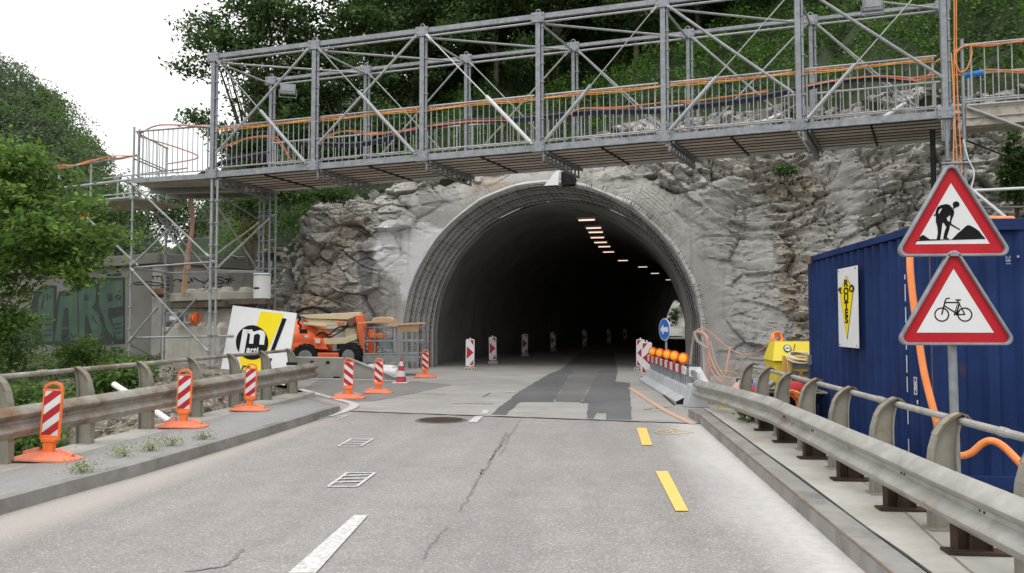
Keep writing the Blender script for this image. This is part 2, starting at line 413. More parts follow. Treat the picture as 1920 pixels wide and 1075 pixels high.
# ================================================================== SETTING
# ------------------------------------------------------------------ ground
def sm(a, b, x):
    t_ = min(1, max(0, (x - a) / (b - a))); return t_ * t_ * (3 - 2 * t_)
def lerp_tab(tab, x):
    if x <= tab[0][0]: return tab[0][1]
    for (a, va), (b, vb) in zip(tab, tab[1:]):
        if x <= b: return va + (vb - va) * (x - a) / (b - a)
    return tab[-1][1]
def gh(x, y):
    z = -.14
    if x < -5.75:
        xs = lerp_tab([(12, -5.85), (16, -6.0), (18, -7.0), (21, -8.9), (30, -9.3)], y)
        d = -5.75 - x
        low = -.35 - min(4.0, d * .55)
        high = -.14 + .56 * sm(0, .9, xs - x)
        z = low + (high - low) * sm(8.5, 14.5, y)
        if x < -20: z -= min(3, (-20 - x) * .2)
        near = sm(60, 30, abs(x) + abs(y))
        z += noise.noise(Vector((x * .9, y * .9, 1))) * .16 * near * sm(0, .8, xs - x) + noise.noise(Vector((x * 3, y * 3, 5))) * .07 * near * sm(0, .5, xs - x)
    return z
xs_ = sorted(set([-2500, -900, -400, -200, -120, -80, -55, -40, -30, -25] + [round(-22 + i * .25, 3) for i in range(66)] + [-5.6, -4, 0, 4, 10, 20, 40, 80, 200, 500, 1200, 2500]))
ys_ = sorted(set([-2500, -800, -200, -60, -20, -5] + [round(0 + i * .25, 3) for i in range(130)] + [36, 42, 50, 70, 100, 160, 300, 700, 2500]))
mb = MB(); nx = len(xs_)
mb.v = [(x, y, gh(x, y)) for y in ys_ for x in xs_]
mb.f = [[j * nx + i, j * nx + i + 1, (j + 1) * nx + i + 1, (j + 1) * nx + i] for j in range(len(ys_) - 1) for i in range(nx - 1)]
mb.m = [1 if (-10.5 < xs_[i] < -5.8 and 9.5 < ys_[j] < 20 and noise.noise(Vector((xs_[i] * .6, ys_[j] * .6, 3))) > -.35) else 0 for j in range(len(ys_) - 1) for i in range(nx - 1)]
struct(mb.build('ground', ['soil', 'rubble']))

# ------------------------------------------------------------------ road
KERB_L = [(-6.3, -14), (-5.05, 0), (-4.56, 5.87), (-4.37, 7.6), (-4.24, 9.6), (-4.14, 11.8), (-4.12, 12.7), (-4.2, 13.3)]
JL, JR = (-4.2, 13.24), (1.72, 12.02)
def sheet_poly(name, pts, z, mat, sub=0):
    mb = MB(); mb.quad(*[(p[0], p[1], z) for p in pts]); o = mb.build(name, mat, smooth=False); return struct(o)
road_pts = [(x - .06, y) for x, y in KERB_L] + [JL, JR, (1.72, -14)]
sheet_poly('road', road_pts, 0.0, 'asphalt')
# tunnel centreline
C0 = Vector((-1.0, 24.2, 0)); TP = Vector((.970, -.243, 0)); NP = Vector((.243, .970, 0))
def PP(a, z, d=0.0):       # portal coordinates: a along the face, z up, d into the rock
    return C0 + TP * a + NP * d + Vector((0, 0, z))
CL = catmull([(-1.31, 24.28, 0), (-1.0, 28, 0), (-.5, 32, 0), (.15, 36.5, 0), (1.1, 42, 0), (2.4, 48, 0), (4.2, 55, 0), (6.4, 62, 0), (9.0, 69, 0), (12.6, 76, 0), (17.5, 82, 0), (24, 87, 0), (33, 90, 0)], 9)
lat = []
for i, p in enumerate(CL):
    d = (CL[min(i + 1, len(CL) - 1)] - CL[max(i - 1, 0)]).normalized(); l_ = Vector((d.y, -d.x, 0))
    w_ = max(0, 1 - (p - CL[0]).length / 7.0)
    lat.append((l_ * (1 - w_) + TP * w_).normalized())
le = [(p - l_ * 4.75) for p, l_ in zip(CL, lat)]; ri = [(p + l_ * 4.75) for p, l_ in zip(CL, lat)]
mb = MB()
front = [JR, (1.80, 13.2), (5.6, 13.3), (5.6, 21.6), (4.3, 22.7)]
left = [JL, (-4.5, 13.8), (-5.62, 15.45), (-6.3, 17.2), (-7.3, 19), (-9.2, 21.2), (-9.3, 25.6), (-5.9, 25.6)]
mb.quad(*[(x, y, 0) for x, y in left[::-1] + front] + [(ri[0].x, ri[0].y, 0), (le[0].x, le[0].y, 0)])
for i in range(len(CL) - 1): mb.quad(le[i], ri[i], ri[i + 1], le[i + 1])
struct(mb.build('tunnel_road', 'road_dusty', smooth=False))
zx = lambda x, y: gz(860 + x / 4.174, 560 + y / 4.174)
def px_poly(name, pts, mat, z=.004, conv=None):
    mb = MB(); conv = conv or (lambda u, v: gz(u, v)); mb.quad(*[(conv(*p).x, conv(*p).y, z) for p in pts]); return struct(mb.build(name, mat, smooth=False))
px_poly('side_road', [(567, 731), (600, 711), (760, 713), (848, 722), (775, 738), (700, 753), (640, 753)], 'asphalt_side')
def ragged(pts, conv, amp=.025, step=.25):
    P = [Vector((conv(*p).x, conv(*p).y)) for p in pts]; out = []
    for a, b in zip(P, P[1:] + P[:1]):
        n_ = max(1, int((b - a).length / step))
        for k in range(n_):
            q = a.lerp(b, k / n_); out.append((q.x + rnd.uniform(-amp, amp) * .7, q.y + rnd.uniform(-amp, amp)))
    return out
sheet_poly('asphalt_patch', ragged([(255, 908), (465, 735), (690, 600), (800, 555), (905, 552), (840, 650), (740, 812), (480, 812), (365, 912)], zx), .004, 'asphalt_patch')
sheet_poly('asphalt_patch', ragged([(958, 820), (1060, 640), (1110, 552), (1245, 560), (1230, 650), (1340, 662), (1352, 948), (1162, 946), (1160, 900), (1078, 897), (1060, 942), (1000, 938), (1022, 820)], zx), .004, 'asphalt_patch')
sheet_poly('asphalt_patch', ragged([(800, 553), (1243, 558), (1215, 420), (960, 420)], zx, .03), .005, 'patch_worn')
sheet_poly('asphalt_patch', ragged([(1110, 552), (905, 552), (840, 650), (745, 806), (955, 815), (1060, 640)], zx, .03), .003, 'patch_worn')
# joint
def ribbon(name, pts, wd, mat, z=.008, jit=0.0):
    mb = MB(); P = [Vector((p[0], p[1], 0)) for p in pts]; L_ = []; R_ = []
    for i, p in enumerate(P):
        d = (P[min(i + 1, len(P) - 1)] - P[max(i - 1, 0)]).normalized(); nrm = Vector((-d.y, d.x, 0))
        w_ = wd * (1 + rnd.uniform(-jit, jit)) / 2
        L_.append((p.x + nrm.x * w_, p.y + nrm.y * w_, z)); R_.append((p.x - nrm.x * w_, p.y - nrm.y * w_, z))
    for i in range(len(P) - 1): mb.quad(L_[i], R_[i], R_[i + 1], L_[i + 1])
    return struct(mb.build(name, mat, smooth=False))
ribbon('road_joint', [(-4.15 + (1.7 + 4.15) * k / 40, 13.22 + (12.03 - 13.22) * k / 40 + rnd.uniform(-.015, .015)) for k in range(41)], .075, 'tar', .008, .4)
def crackpath(a, b, n, amp):
    out = []; x = 0
    for k in range(n + 1):
        x = x * .75 + rnd.uniform(-amp, amp); t_ = k / n
        out.append((a[0] + (b[0] - a[0]) * t_ + x, a[1] + (b[1] - a[1]) * t_))
    return out
for (u0, v0), (u1, v1), w_ in (((975, 788), (935, 855), .016), ((950, 812), (905, 890), .024), ((955, 815), (915, 870), .014), ((905, 880), (882, 925), .020), ((884, 925), (860, 960), .009), ((835, 990), (790, 1050), .007)):
    a, b = gz(u0, v0), gz(u1, v1); ribbon('road_crack', crackpath(a, b, 60, .011), w_, 'crack', .004, .9)
for (u0, v0), (u1, v1), w_ in (((455, 1030), (425, 1062), .022), ((425, 1062), (350, 1073), .016)):
    a, b = gz(u0, v0), gz(u1, v1); ribbon('road_crack', crackpath(a, b, 34, .012), w_, 'crack', .004, .5)
for (u0, v0), (u1, v1) in (((720, 742), (790, 738)), ((790, 738), (835, 740)), ((850, 757), (925, 758)), ((905, 745), (918, 738)), ((1205, 768), (1260, 764))):
    a, b = gz(u0, v0), gz(u1, v1); ribbon('road_crack', [(a.x + (b.x - a.x) * k / 14, a.y + (b.y - a.y) * k / 14 + rnd.uniform(-.09, .09)) for k in range(15)], .045, 'crack', .006, .9)

# ------------------------------------------------------------------ markings
def mark(pts, mat='white_marking', z=.009, name='road_marking'):
    return px_poly(name, pts, mat, z)
mark([(540, 1077), (592, 1077), (690, 968), (664, 968)])
mark([(877, 793), (894, 793), (906, 781.5), (891, 781.5)])
mark([(902, 777), (913, 777), (918, 769.5), (905, 769.5)]) 
mark([(1229, 885), (1252, 885), (1291, 960), (1267, 960)], 'yellow_marking')
mark([(1194, 803.5), (1212, 803.5), (1223, 836), (1204, 836)], 'yellow_marking')
def hatch(P):       # outlined parallelogram with hatching
    a, b, c, d = [Vector((gz(*p).x, gz(*p).y, 0)) for p in P]
    mb = MB(); z = .009
    def ln(p, q, w_):
        dd = (q - p).normalized(); n_ = Vector((-dd.y, dd.x, 0)) * w_ / 2
        mb.quad(*[(r.x, r.y, z) for r in (p + n_, q + n_, q - n_, p - n_)])
    ln(a, b, .03); ln(c, d, .03); z = .0095; ln(b, c, .03); ln(d, a, .03)
    z = .0088
    for t_ in (.28, .52, .76): ln(a.lerp(d, t_) , b.lerp(c, t_ + .08), .04)
    return struct(mb.build('road_marking', 'white_marking', smooth=False))
hatch([(615, 914), (669, 914), (703, 888), (651, 888)])
hatch([(634, 838), (676, 838), (700, 824), (659, 824)])
hatch([(597, 788), (632, 788), (651, 780), (620, 780)])
ribbon('road_marking', [(gz(u, v).x, gz(u, v).y) for u, v in catmull_px([(562, 731), (600, 741), (640, 752), (664, 757), (670, 763), (660, 769), (640, 775), (600, 784)])] if False else [(p.x, p.y) for p in catmull([gz(u, v) for u, v in [(562, 730.5), (600, 741), (640, 751.5), (660, 757), (664, 762), (655, 768), (636, 775), (612, 782)]], 6)], .17, 'white_marking', .012)
ribbon('road_marking', [(p.x, p.y) for p in catmull([gz(u, v) for u, v in [(1181, 728), (1210, 747), (1250, 772), (1300, 796)]], 5)], .11, 'orange_marking', .009)
ribbon('road_marking', [(p.x, p.y) for p in catmull([gz(u, v) for u, v in [(578, 711.0), (640, 711.5), (700, 713), (760, 715), (800, 713.5)]], 4)], .22, 'white_marking', .009)
for (u, v) in ((890, 719), (957, 735)):
    ribbon('road_marking', [(gz(u - 8, v).x, gz(u - 8, v).y), (gz(u + 8, v + .5).x, gz(u + 8, v + .5).y)], .16, 'white_marking', .009)
q = [(1228, 811), (1240, 808), (1262, 806), (1280, 809), (1300, 811), (1284, 813), (1262, 815), (1240, 814), (1228, 811)]
ribbon('road_marking', [(p.x, p.y) for p in catmull([gz(*p_) for p_ in q], 4)], .02, 'yellow_marking', .009)
for a_, b_ in (((1247, 812), (1270, 809)), ((1256, 807), (1262, 814)), ((1270, 807), (1258, 804))):
    ribbon('road_marking', [(gz(*a_).x, gz(*a_).y), (gz(*b_).x, gz(*b_).y)], .02, 'yellow_marking', .0095)

# manhole
mc = gz(827, 788.5)
mh = world_thing('manhole_cover', mc, 'round dark iron manhole cover set in the left lane', 'manhole cover')
mb = MB(); mb.lathe([(.40, 0), (.40, .006), (.345, .008)], mc, 40); mb.build('frame', 'asphalt_patch', mh)
mb = MB(); mb.lathe([(.335, 0.002), (.335, .013), (.30, .015)], mc, 40)
for i in range(-3, 4): mb.box((mc.x + i * .08, mc.y, .016), (.02, 2 * math.sqrt(max(0, .28 ** 2 - (i * .08) ** 2)), .006))
mb.build('cover', 'rusty_dark', mh)

# ------------------------------------------------------------------ left pavement
def strip3(name, inner, outer, z0, z1, mat, bev=0):
    """kerb-like solid between two polylines"""
    mb = MB(); n_ = len(inner)
    for i in range(n_ - 1):
        zz = z1 if not hasattr(z1, '__len__') else z1[i]; z2 = z1 if not hasattr(z1, '__len__') else z1[i + 1]
        a, b, c, d = inner[i], inner[i + 1], outer[i + 1], outer[i]
        mb.quad((*a, zz), (*b, z2), (*c, z2), (*d, zz)); mb.quad((*a, z0), (*b, z0), (*b, z2), (*a, zz)); mb.quad((*d, z0), (*c, z0), (*c, z2), (*d, zz))
    zz = z1 if not hasattr(z1, '__len__') else z1[0]; ze = z1 if not hasattr(z1, '__len__') else z1[-1]
    mb.quad((*inner[0], z0), (*outer[0], z0), (*outer[0], zz), (*inner[0], zz)); mb.quad((*inner[-1], z0), (*outer[-1], z0), (*outer[-1], ze), (*inner[-1], ze))
    return struct(mb.build(name, mat, smooth=False))
kin = [(p.x, p.y) for p in catmull([(x, y, 0) for x, y in KERB_L + [(-4.5, 13.85), (-5.05, 14.65), (-5.66, 15.5)]], 5)]
kout = []
for i, p in enumerate(kin):
    a, b = Vector(kin[max(i - 1, 0)]), Vector(kin[min(i + 1, len(kin) - 1)]); d = (b - a).normalized(); kout.append((p[0] - d.y * .12, p[1] + d.x * .12))
zt = [.12 if p[1] < 12.6 else max(.05, .12 - (p[1] - 12.6) * .05) for p in kin]
strip3('kerb', kin, kout, -.1, zt, 'kerb_stone')
mb = MB()
for i in range(len(kout) - 1):
    y0, y1 = kout[i][1], kout[i + 1][1]
    xo0 = min(-5.40, kout[i][0] - .02); xo1 = min(-5.40, kout[i + 1][0] - .02)
    mb.quad((xo0, y0, zt[i] - .006), (kout[i][0] , y0, zt[i] - .006), (kout[i + 1][0], y1, zt[i + 1] - .006), (xo1, y1, zt[i + 1] - .006))
struct(mb.build('pavement', 'asphalt_walk', smooth=False))
mb = MB(); mb.box((-5.63, .7, -.14), (.46, 29.6, .50)); struct(mb.build('pavement_edge', 'concrete_pale', bev=.01))

# ------------------------------------------------------------------ right kerb and apron
strip3('kerb', [(1.66, -14), (1.66, 12.2), (1.60, 12.9)], [(1.85, -14), (1.85, 12.2), (1.84, 12.9)], -.1, .130, 'kerb_stone')
mb = MB(); mb.box((1.663, -.9, .126), (.012, 26.2, .013)); struct(mb.build('kerb_edging', 'post_rust'))
mb = MB(); mb.quad((1.87, -14, .128), (2.95, -14, .128), (2.95, 13.1, .128), (1.86, 13.1, .128)); mb.quad((1.86, 13.1, .128), (2.95, 13.1, .128), (2.95, 13.1, -.1), (1.86, 13.1, -.1))
mb.quad((2.95, -14, .128), (2.95, -14, -.2), (2.95, 13.1, -.2), (2.95, 13.1, .128)); mb.quad((1.84, -14, .09), (1.88, -14, .09), (1.88, 13.1, .09), (1.84, 13.1, .09))
struct(mb.build('apron', 'concrete_pale', smooth=False))
ribbon('kerb_joint', [(1.862 + .004 * math.sin(k), -6 + k * .5) for k in range(38)], .016, 'tar', .136, .6)
ribbon('apron_joint', [(2.36 + .3 * sm(4, 7, y) - .3 + .0 * y, y) for y in [0 + .5 * k for k in range(26)]], .012, 'crack', .132, .6)

# ------------------------------------------------------------------ rock cliff
BACK = Vector((.243, .970, 0))
BP = [(-46, 46), (-26, 38), (-16.5, 33), (-12.6, 29.6), (-11.0, 27.6), (-9.95, 26.2), (-9.5, 25.5), (-8.3, 25.75), (-6.7, 25.62), (-5.365, 25.29), (3.365, 23.11), (4.2, 22.7), (5.5, 21.6), (7.3, 19.8), (9.3, 18.2), (12.5, 16.6), (18, 14.5), (34, 10)]
bl = [0.0]
for a, b in zip(BP, BP[1:]): bl.append(bl[-1] + (Vector(b) - Vector(a)).length)
def base_at(s):
    for i in range(len(BP) - 1):
        if s <= bl[i + 1] or i == len(BP) - 2:
            t_ = (s - bl[i]) / (bl[i + 1] - bl[i]); return Vector((BP[i][0] + (BP[i + 1][0] - BP[i][0]) * t_, BP[i][1] + (BP[i + 1][1] - BP[i][1]) * t_, 0))
ss = []; s = 0.0
while s < bl[-1]:
    ss.append(s); b = base_at(s); s += .042 if -11.2 < b.x < 10.8 else .5
ZT = [(-40, 3.6), (-14, 4.2), (-11, 4.4), (-10, 4.7), (-9.3, 5.7), (-5, 6.4), (-1, 7.1), (2, 7.7), (5, 7.6), (8, 6.9), (11, 7.0), (30, 7.0)]
AC, ZC, RC = -.32, 1.05, 4.72        # arch: centre along the face, springing height, radius
def arch_dist(a, z): return (math.hypot(a - AC, z - ZC) if z > ZC else abs(a - AC)) - RC
def gau(x, z, cx, cz, rx, rz): return math.exp(-((x - cx) / rx) ** 2 - ((z - cz) / rz) ** 2)
def masks(x, z):
    shot = gau(x, z, -6.3, 2.6, 1.5, 2.6) * 1.0 + gau(x, z, 3.8, 1.4, 1.2, 2.3) * 1.2 + gau(x, z, 3.1, 4.6, .8, 1.0) * .95 + gau(x, z, 6.6, 3.8, .28, 2.4) * .8 + gau(x, z, 4.7, 3.6, .35, 1.0) * .7 + gau(x, z, -1.5, 6.1, 2.6, .5) * .6 + gau(x, z, -4.8, 5.2, 1.1, .9) * .7
    white = gau(x, z, -6.35, 3.9, .42, .8) * 1.1 + gau(x, z, -5.7, 3.2, .5, 1.4) * 1.0 + gau(x, z, -5.1, 4.3, .7, .5) * .9
    och = gau(x, z, -9.2, 1.8, .8, 1.4) * .9 + gau(x, z, -2.9, 5.9, .7, .35) * .7 + gau(x, z, 5.4, 2.0, .35, 1.7) * .8 + gau(x, z, -8.0, 4.3, .6, .6) * .6 + gau(x, z, 6.0, 5.2, 1.2, .5) * .5
    dark = gau(x, z, -7.1, 3.3, .4, .9) * .95 + gau(x, z, -6.9, 6.0, .8, .5) * .8 + gau(x, z, 6.1, 1.8, .45, 1.6) * .8 + gau(x, z, -8.8, 3.4, 1.2, .5) * .5
    return min(1, shot), min(1, white), min(1, och), min(1, dark)
def hsh(p): return noise.cell(Vector((p[0] * 37.7 + 11.3, p[1] * 41.1 + 3.7, p[2] * 29.3 + 5.1)))
def rock_off(P, shot):
    q = Vector(P); w_ = noise.noise_vector(q * .7) * .28; rr_ = sm(1.5, 4.5, q.x)
    q1 = Vector(((q.x + w_.x) * .62, (q.y + w_.y) * .62, (q.z + w_.z) * .95))
    d1, p1 = noise.voronoi(q1)
    w2 = noise.noise_vector(q * 2.0) * .10
    q2 = Vector(((q.x + w2.x) * 1.5, (q.y + w2.y) * 1.5, (q.z + w2.z) * (2.9 + 1.2 * rr_)))
    d2, p2 = noise.voronoi(q2)
    q3 = Vector((q.x * 3.4 + w2.x * 4, q.y * 3.4, q.z * 9.0 + w2.z * 5)); d3, p3 = noise.voronoi(q3)
    stp = q.z * 3.4 + noise.noise(Vector((q.x * .6, q.y * .6, q.z * .4))) * 1.6; led = (stp - math.floor(stp)); stra = sm(-.1, .35, noise.noise(Vector((q.x * .5 + 7, q.y * .5, q.z * .5))))
    big = noise.noise(q * .33) * .7
    def tilt(qq, pp, k): tv = noise.cell_vector(pp * 31.7); e_ = qq - pp; return ((tv.x - .5) * e_.x + (tv.y - .5) * e_.y + (tv.z - .5) * e_.z * 1.3) * k
    r_ = big + ((hsh(p1[0]) - .5) * .34 + tilt(q1, p1[0], .70)) * (1 - .55 * rr_) + ((hsh(p2[0]) - .5) * .18 + tilt(q2, p2[0], .34)) * (1 - .45 * rr_) + ((hsh(p3[0]) - .5) * .04 + tilt(q3, p3[0], .09)) * (1 + .5 * rr_) + max(stra, rr_ * .8) * (led * .12 - .06)
    e1 = d1[1] - d1[0]; e2 = d2[1] - d2[0]; e3 = d3[1] - d3[0]
    r_ -= .26 * max(0, 1 - e1 / .045) * (1 - .5 * rr_) + .12 * max(0, 1 - e2 / .06) + .02 * max(0, 1 - e3 / .10)
    r_ += noise.fractal(q * 2.6, 1.0, 2.0, 5) * .045
    smo = big + noise.noise(q * .9) * .14 + noise.noise(q * 3.7) * .018 + tilt(q1, p1[0], .22) + tilt(q2, p2[0], .05)
    return r_ * (1 - .82 * shot) + (smo - big) * .82 * shot + big * .0 + .82 * shot * big
def cliff_pt(b, z, zt_):
    a = (b - C0).dot(TP); away = sm(5.0, 7.5, abs(a - AC))
    lean = .09 * z * away + max(0, z - 5.9) * .35 * (1 - away)
    P = b + BACK * lean + Vector((0, 0, z))
    sh_, wh_, oc_, dk_ = masks(b.x, z)
    rr_ = sm(2.0, 4.0, b.x); sblend = sm(.30, .74, sh_ + rr_ * .22 + noise.noise(Vector((b.x * 1.1, z * 1.1, 9))) * (.22 + .5 * rr_)); sh_ = sblend
    off = rock_off(P, sblend * .9)
    # big shapes: overhanging left bulge, recess below it
    off += .55 * gau(b.x, z, -7.9, 4.3, 1.5, 1.2) - .45 * gau(b.x, z, -7.2, 1.2, 1.2, 1.0) + .35 * gau(b.x, z, 1.5, 6.7, 2.2, .5) + .4 * gau(b.x, z, 7.4, 4.6, 1.4, 1.6)
    if abs(a - AC) < 7 and z < 8:
        ad = arch_dist(a, z); f_ = sm(.12, 1.5, ad); off *= f_
        off = max(off, -.05 - .3 * f_) if ad < 1.0 else off
    off = min(off, .8)
    return P - BACK * off + Vector((0, 0, off * .12)), (sh_, wh_, oc_, dk_)
NR = 190
V = []; A = []
for s in ss:
    b = base_at(s); zt_ = lerp_tab(ZT, b.x) + noise.noise(Vector((b.x * .7, 3, 1))) * .35
    for k in range(NR + 1):
        z = -.2 + (zt_ + .2) * k / NR
        p, m_ = cliff_pt(b, z, zt_); V.append(tuple(p)); A.append(m_)
FF = []
for i in range(len(ss) - 1):
    b = (base_at(ss[i]) + base_at(ss[i + 1])) / 2; a = (b - C0).dot(TP)
    for k in range(NR):
        if abs(a) < 6:
            z = (V[i * (NR + 1) + k][2] + V[i * (NR + 1) + k + 1][2]) / 2
            if arch_dist(a, z) < .03: continue
        j = i * (NR + 1) + k; FF.append((j, j + NR + 1, j + NR + 2, j + 1))
me = bpy.data.meshes.new('rock_cliff'); me.from_pydata(V, [], FF); me.update(); me.materials.append(M['rock'])
for n_, k in (('shot', 0), ('white', 1), ('ochre', 2), ('dark', 3)):
    at_ = me.attributes.new(n_, 'FLOAT', 'POINT'); at_.data.foreach_set('value', [q[k] for q in A])
me.shade_smooth(); me.set_sharp_from_angle(angle=R(38))
o = bpy.data.objects.new('rock_cliff', me); COL.objects.link(o); struct(o)

# hillside above it
hs = [s for i, s in enumerate(ss) if i % 6 == 0 or not (-11.2 < base_at(s).x < 10.8)]
UZ_ = Vector((0, 0, 1))
WW = [0, .02, .15, .35, .6, .9, 1.3, 1.7, 2.2, 2.8, 3.4, 4, 4.7, 5.5, 6.3, 7.2, 8.2, 9.3, 10.5, 12, 14, 16, 19, 22, 26, 31, 36]
def hill_z(x, y, z0, w_):
    z = z0 + (.70 * w_ if w_ < 14 else 9.8 + .5 * (w_ - 14)) + noise.noise(Vector((x * .35, y * .35, 2))) * min(1, w_ * .3) * .9
    xl = x + .52 * y
    return min(z, max(z0 * .9, 4.2 + max(0, xl + 1.0) * 2.0) + .12 * w_)
def hill_pt(s, w_):
    b = base_at(s); zt_ = lerp_tab(ZT, b.x) + noise.noise(Vector((b.x * .7, 3, 1))) * .35
    p, _m = cliff_pt(b, zt_, zt_)
    if w_ <= 0: return p + BACK * .30 - UZ_ * .9
    q = p + BACK * w_
    return Vector((q.x, q.y, hill_z(q.x, q.y, p.z, w_)))
mb = MB(); n_ = len(WW)
mb.v = [tuple(hill_pt(s, w_)) for s in hs for w_ in WW]
mb.f = [[i * n_ + k, (i + 1) * n_ + k, (i + 1) * n_ + k + 1, i * n_ + k + 1] for i in range(len(hs) - 1) for k in range(n_ - 1)]
mb.m = [0] * len(mb.f)
struct(mb.build('hillside', 'forest_floor', ang=80))
HV = np.array(mb.v).reshape(len(hs), n_, 3)

# far bank seen through the tunnel side opening
mb = MB()
for i in range(26):
    for k in range(22):
        pass
vs = [(2 + i * .8, 92 + noise.noise(Vector((i * .4, k * .5, 0))) * 1.6 + k * .25, -.5 + k * .5) for k in range(24) for i in range(26)]
mb.v = vs; mb.f = [[k * 26 + i, k * 26 + i + 1, (k + 1) * 26 + i + 1, (k + 1) * 26 + i] for k in range(23) for i in range(25)]; mb.m = [0] * len(mb.f)
struct(mb.build('far_rock_face', 'rock', ang=40))

# ------------------------------------------------------------------ tunnel lining
def ring(i, R_, d=0.0, n=66, z0=-.15):
    """section at centreline station i"""
    pts = []; c = CL[i]; l_ = lat[i]
    pts.append(c - l_ * R_ + Vector((0, 0, z0))); pts.append(c - l_ * R_ + Vector((0, 0, .5)))
    for k in range(n + 1):
        th = PI - PI * k / n; pts.append(c + l_ * (R_ * math.cos(th)) + Vector((0, 0, ZC + R_ * math.sin(th))))
    pts.append(c + l_ * R_ + Vector((0, 0, .5))); pts.append(c + l_ * R_ + Vector((0, 0, z0)))
    return pts
tl = world_thing('tunnel_lining', tuple(CL[0]), 'grey sprayed-concrete tunnel tube curving right into the dark', 'tunnel')
mb = MB(); rows = []
R1 = 4.40
for i in range(len(CL)):
    r_ = ring(i, R1)
    if i == 0: r_ = [PP(AC + (R1 + .02) * math.cos(PI - PI * k / 66), ZC + (R1 + .02) * math.sin(PI - PI * k / 66), 1.55) for k in range(67)]; r_ = [PP(AC - R1, -.15, 1.55), PP(AC - R1, .5, 1.55)] + r_ + [PP(AC + R1, .5, 1.55), PP(AC + R1, -.15, 1.55)]
    if 0 < i < 5:
        continue
    rows.append([p + (p - CL[i] - Vector((0, 0, 1.5))).normalized() * noise.noise(p * .5) * .12 for p in r_])
npt = len(rows[0]); O = len(rows)
mb.v = [tuple(p) for r_ in rows for p in r_]
for i in range(O - 1):
    for k in range(npt - 1):
        m_ = [(rows[i][k] + rows[i + 1][k + 1]) / 2][0]
        u_ = math.atan2(m_.x, m_.y)
        # side opening in the outer wall
        if k < 20 and 70 < m_.y and abs(m_.x / m_.y - .1135) < .0125 and m_.z < 3.5 * (1 - ((m_.x / m_.y - .1105) / .019) ** 2): continue
        mb.f.append([i * npt + k, i * npt + k + 1, (i + 1) * npt + k + 1, (i + 1) * npt + k]); mb.m.append(0)
mb.f.append([(O - 1) * npt + k for k in range(npt)]); mb.m.append(0)
mb.build('tube', 'tunnel_shotcrete', tl, ang=60)
# collar: outer lip, lattice section
mb = MB()
def arc(R_, d, n=96, lo=-.15, a0=0., a1=1.):
    out = []
    for k in range(n + 1):
        f_ = a0 + (a1 - a0) * k / n; L_ = PI * R_ + 2 * (ZC - lo); s_ = f_ * L_; h_ = ZC - lo
        if s_ < h_: out.append(PP(AC - R_, lo + s_, d))
        elif s_ > h_ + PI * R_: out.append(PP(AC + R_, ZC - (s_ - h_ - PI * R_), d))
        else:
            th = PI - (s_ - h_) / R_; out.append(PP(AC + R_ * math.cos(th), ZC + R_ * math.sin(th), d))
    return out
def shell(mb, rings, mat=0):
    n_ = len(rings[0]); o_ = len(mb.v); mb.v += [tuple(p) for r_ in rings for p in r_]
    for i in range(len(rings) - 1):
        for k in range(n_ - 1): mb.f.append([o_ + i * n_ + k, o_ + i * n_ + k + 1, o_ + (i + 1) * n_ + k + 1, o_ + (i + 1) * n_ + k]); mb.m.append(mat)
def jit(r_, amp, sc=1.2): return [p + (p - PP(AC, ZC, 0)).normalized() * noise.noise(p * sc) * amp + NP * noise.noise(p * sc + Vector((9, 0, 0))) * amp for p in r_]
shell(mb, [jit(arc(4.95, .35), .0), jit(arc(4.83, .02), .09), jit(arc(4.77, -.10), .06), jit(arc(4.74, -.11), .03)] + [jit(arc(4.735 - .06 * q + dr_, -.10 + .27 * q + dd_), .022) for q in range(6) for dr_, dd_ in ((0, .02), (-.005, .235), (-.03, .255))])
shell(mb, [jit(arc(4.40, 1.51), .022), jit(arc(4.40, 1.62), .03), jit(arc(4.36, 1.75), .02)], 1)
mb.build('portal_collar', ['collar_concrete', 'tunnel_shotcrete'], tl, ang=50)
for k, d in enumerate((-.12, .15, .42, .69, .96, 1.23)):
    mb = MB(); mb.path(jit(arc(4.70 - .060 * k, d, 90), .02, 2), .013, 5); mb.path(jit(arc(4.64 - .060 * k, d - .01, 90), .02, 2), .007, 5)
    A1 = arc(4.70 - .060 * k, d, 180); A2 = arc(4.64 - .060 * k, d - .01, 180)
    for j in range(0, 180, 2): mb.tube(A1[j], A2[j + 1], .008, 4, caps=False)
    mb.build('lattice_arch', 'rusty_dark' if k % 2 else 'galv_dark', tl)
for j in range(2, 46):
    f_ = (j + rnd.uniform(-.4, .4)) / 48
    if rnd.random() < .25: continue
    P_ = [arc(4.70 - .06 * q_, -.12 + .27 * q_, 1, a0=f_, a1=f_ + .006 * math.sin(j * 3.3))[rnd.choice((0, 1))] for q_ in range(6)]
    mb = MB(); mb.path(P_, .006, 4); mb.build('mesh_bar', 'rusty_dark', tl)
# starter bars along the right lip
for j in range(46):
    mb = MB(); f_ = .55 + .36 * rnd.random(); p = arc(4.78, -.12, 1, a0=f_, a1=f_)[0]; c = (p - PP(AC, ZC, 0)).normalized()
    mb.tube(p - c * .02, p + c * rnd.uniform(.05, .16) - NP * rnd.uniform(.02, .12) + TP * rnd.uniform(-.05, .05), .008, 4); mb.build('starter_bar', 'rusty_dark', tl)
mb = MB()       # torn reinforcement mesh on the right of the arch
for j in range(16):
    a_ = arc(4.80 + j * .05, -.14, 26, a0=.66, a1=.75); a_ = a_[max(0, j - 8):26 - (j % 5) * 2]
    if len(a_) > 2 and j % 2 == 0: mb.path(a_, .007, 3)
for j in range(16):
    f_ = .66 + .09 * j / 15; mb.path([arc(4.80 + k * .09, -.14 - .02 * k, 1, a0=f_, a1=f_)[0] for k in range(rnd.randint(3, 8))], .007, 3)
mb.build('reinforcement_mesh', 'galv_dark', tl)
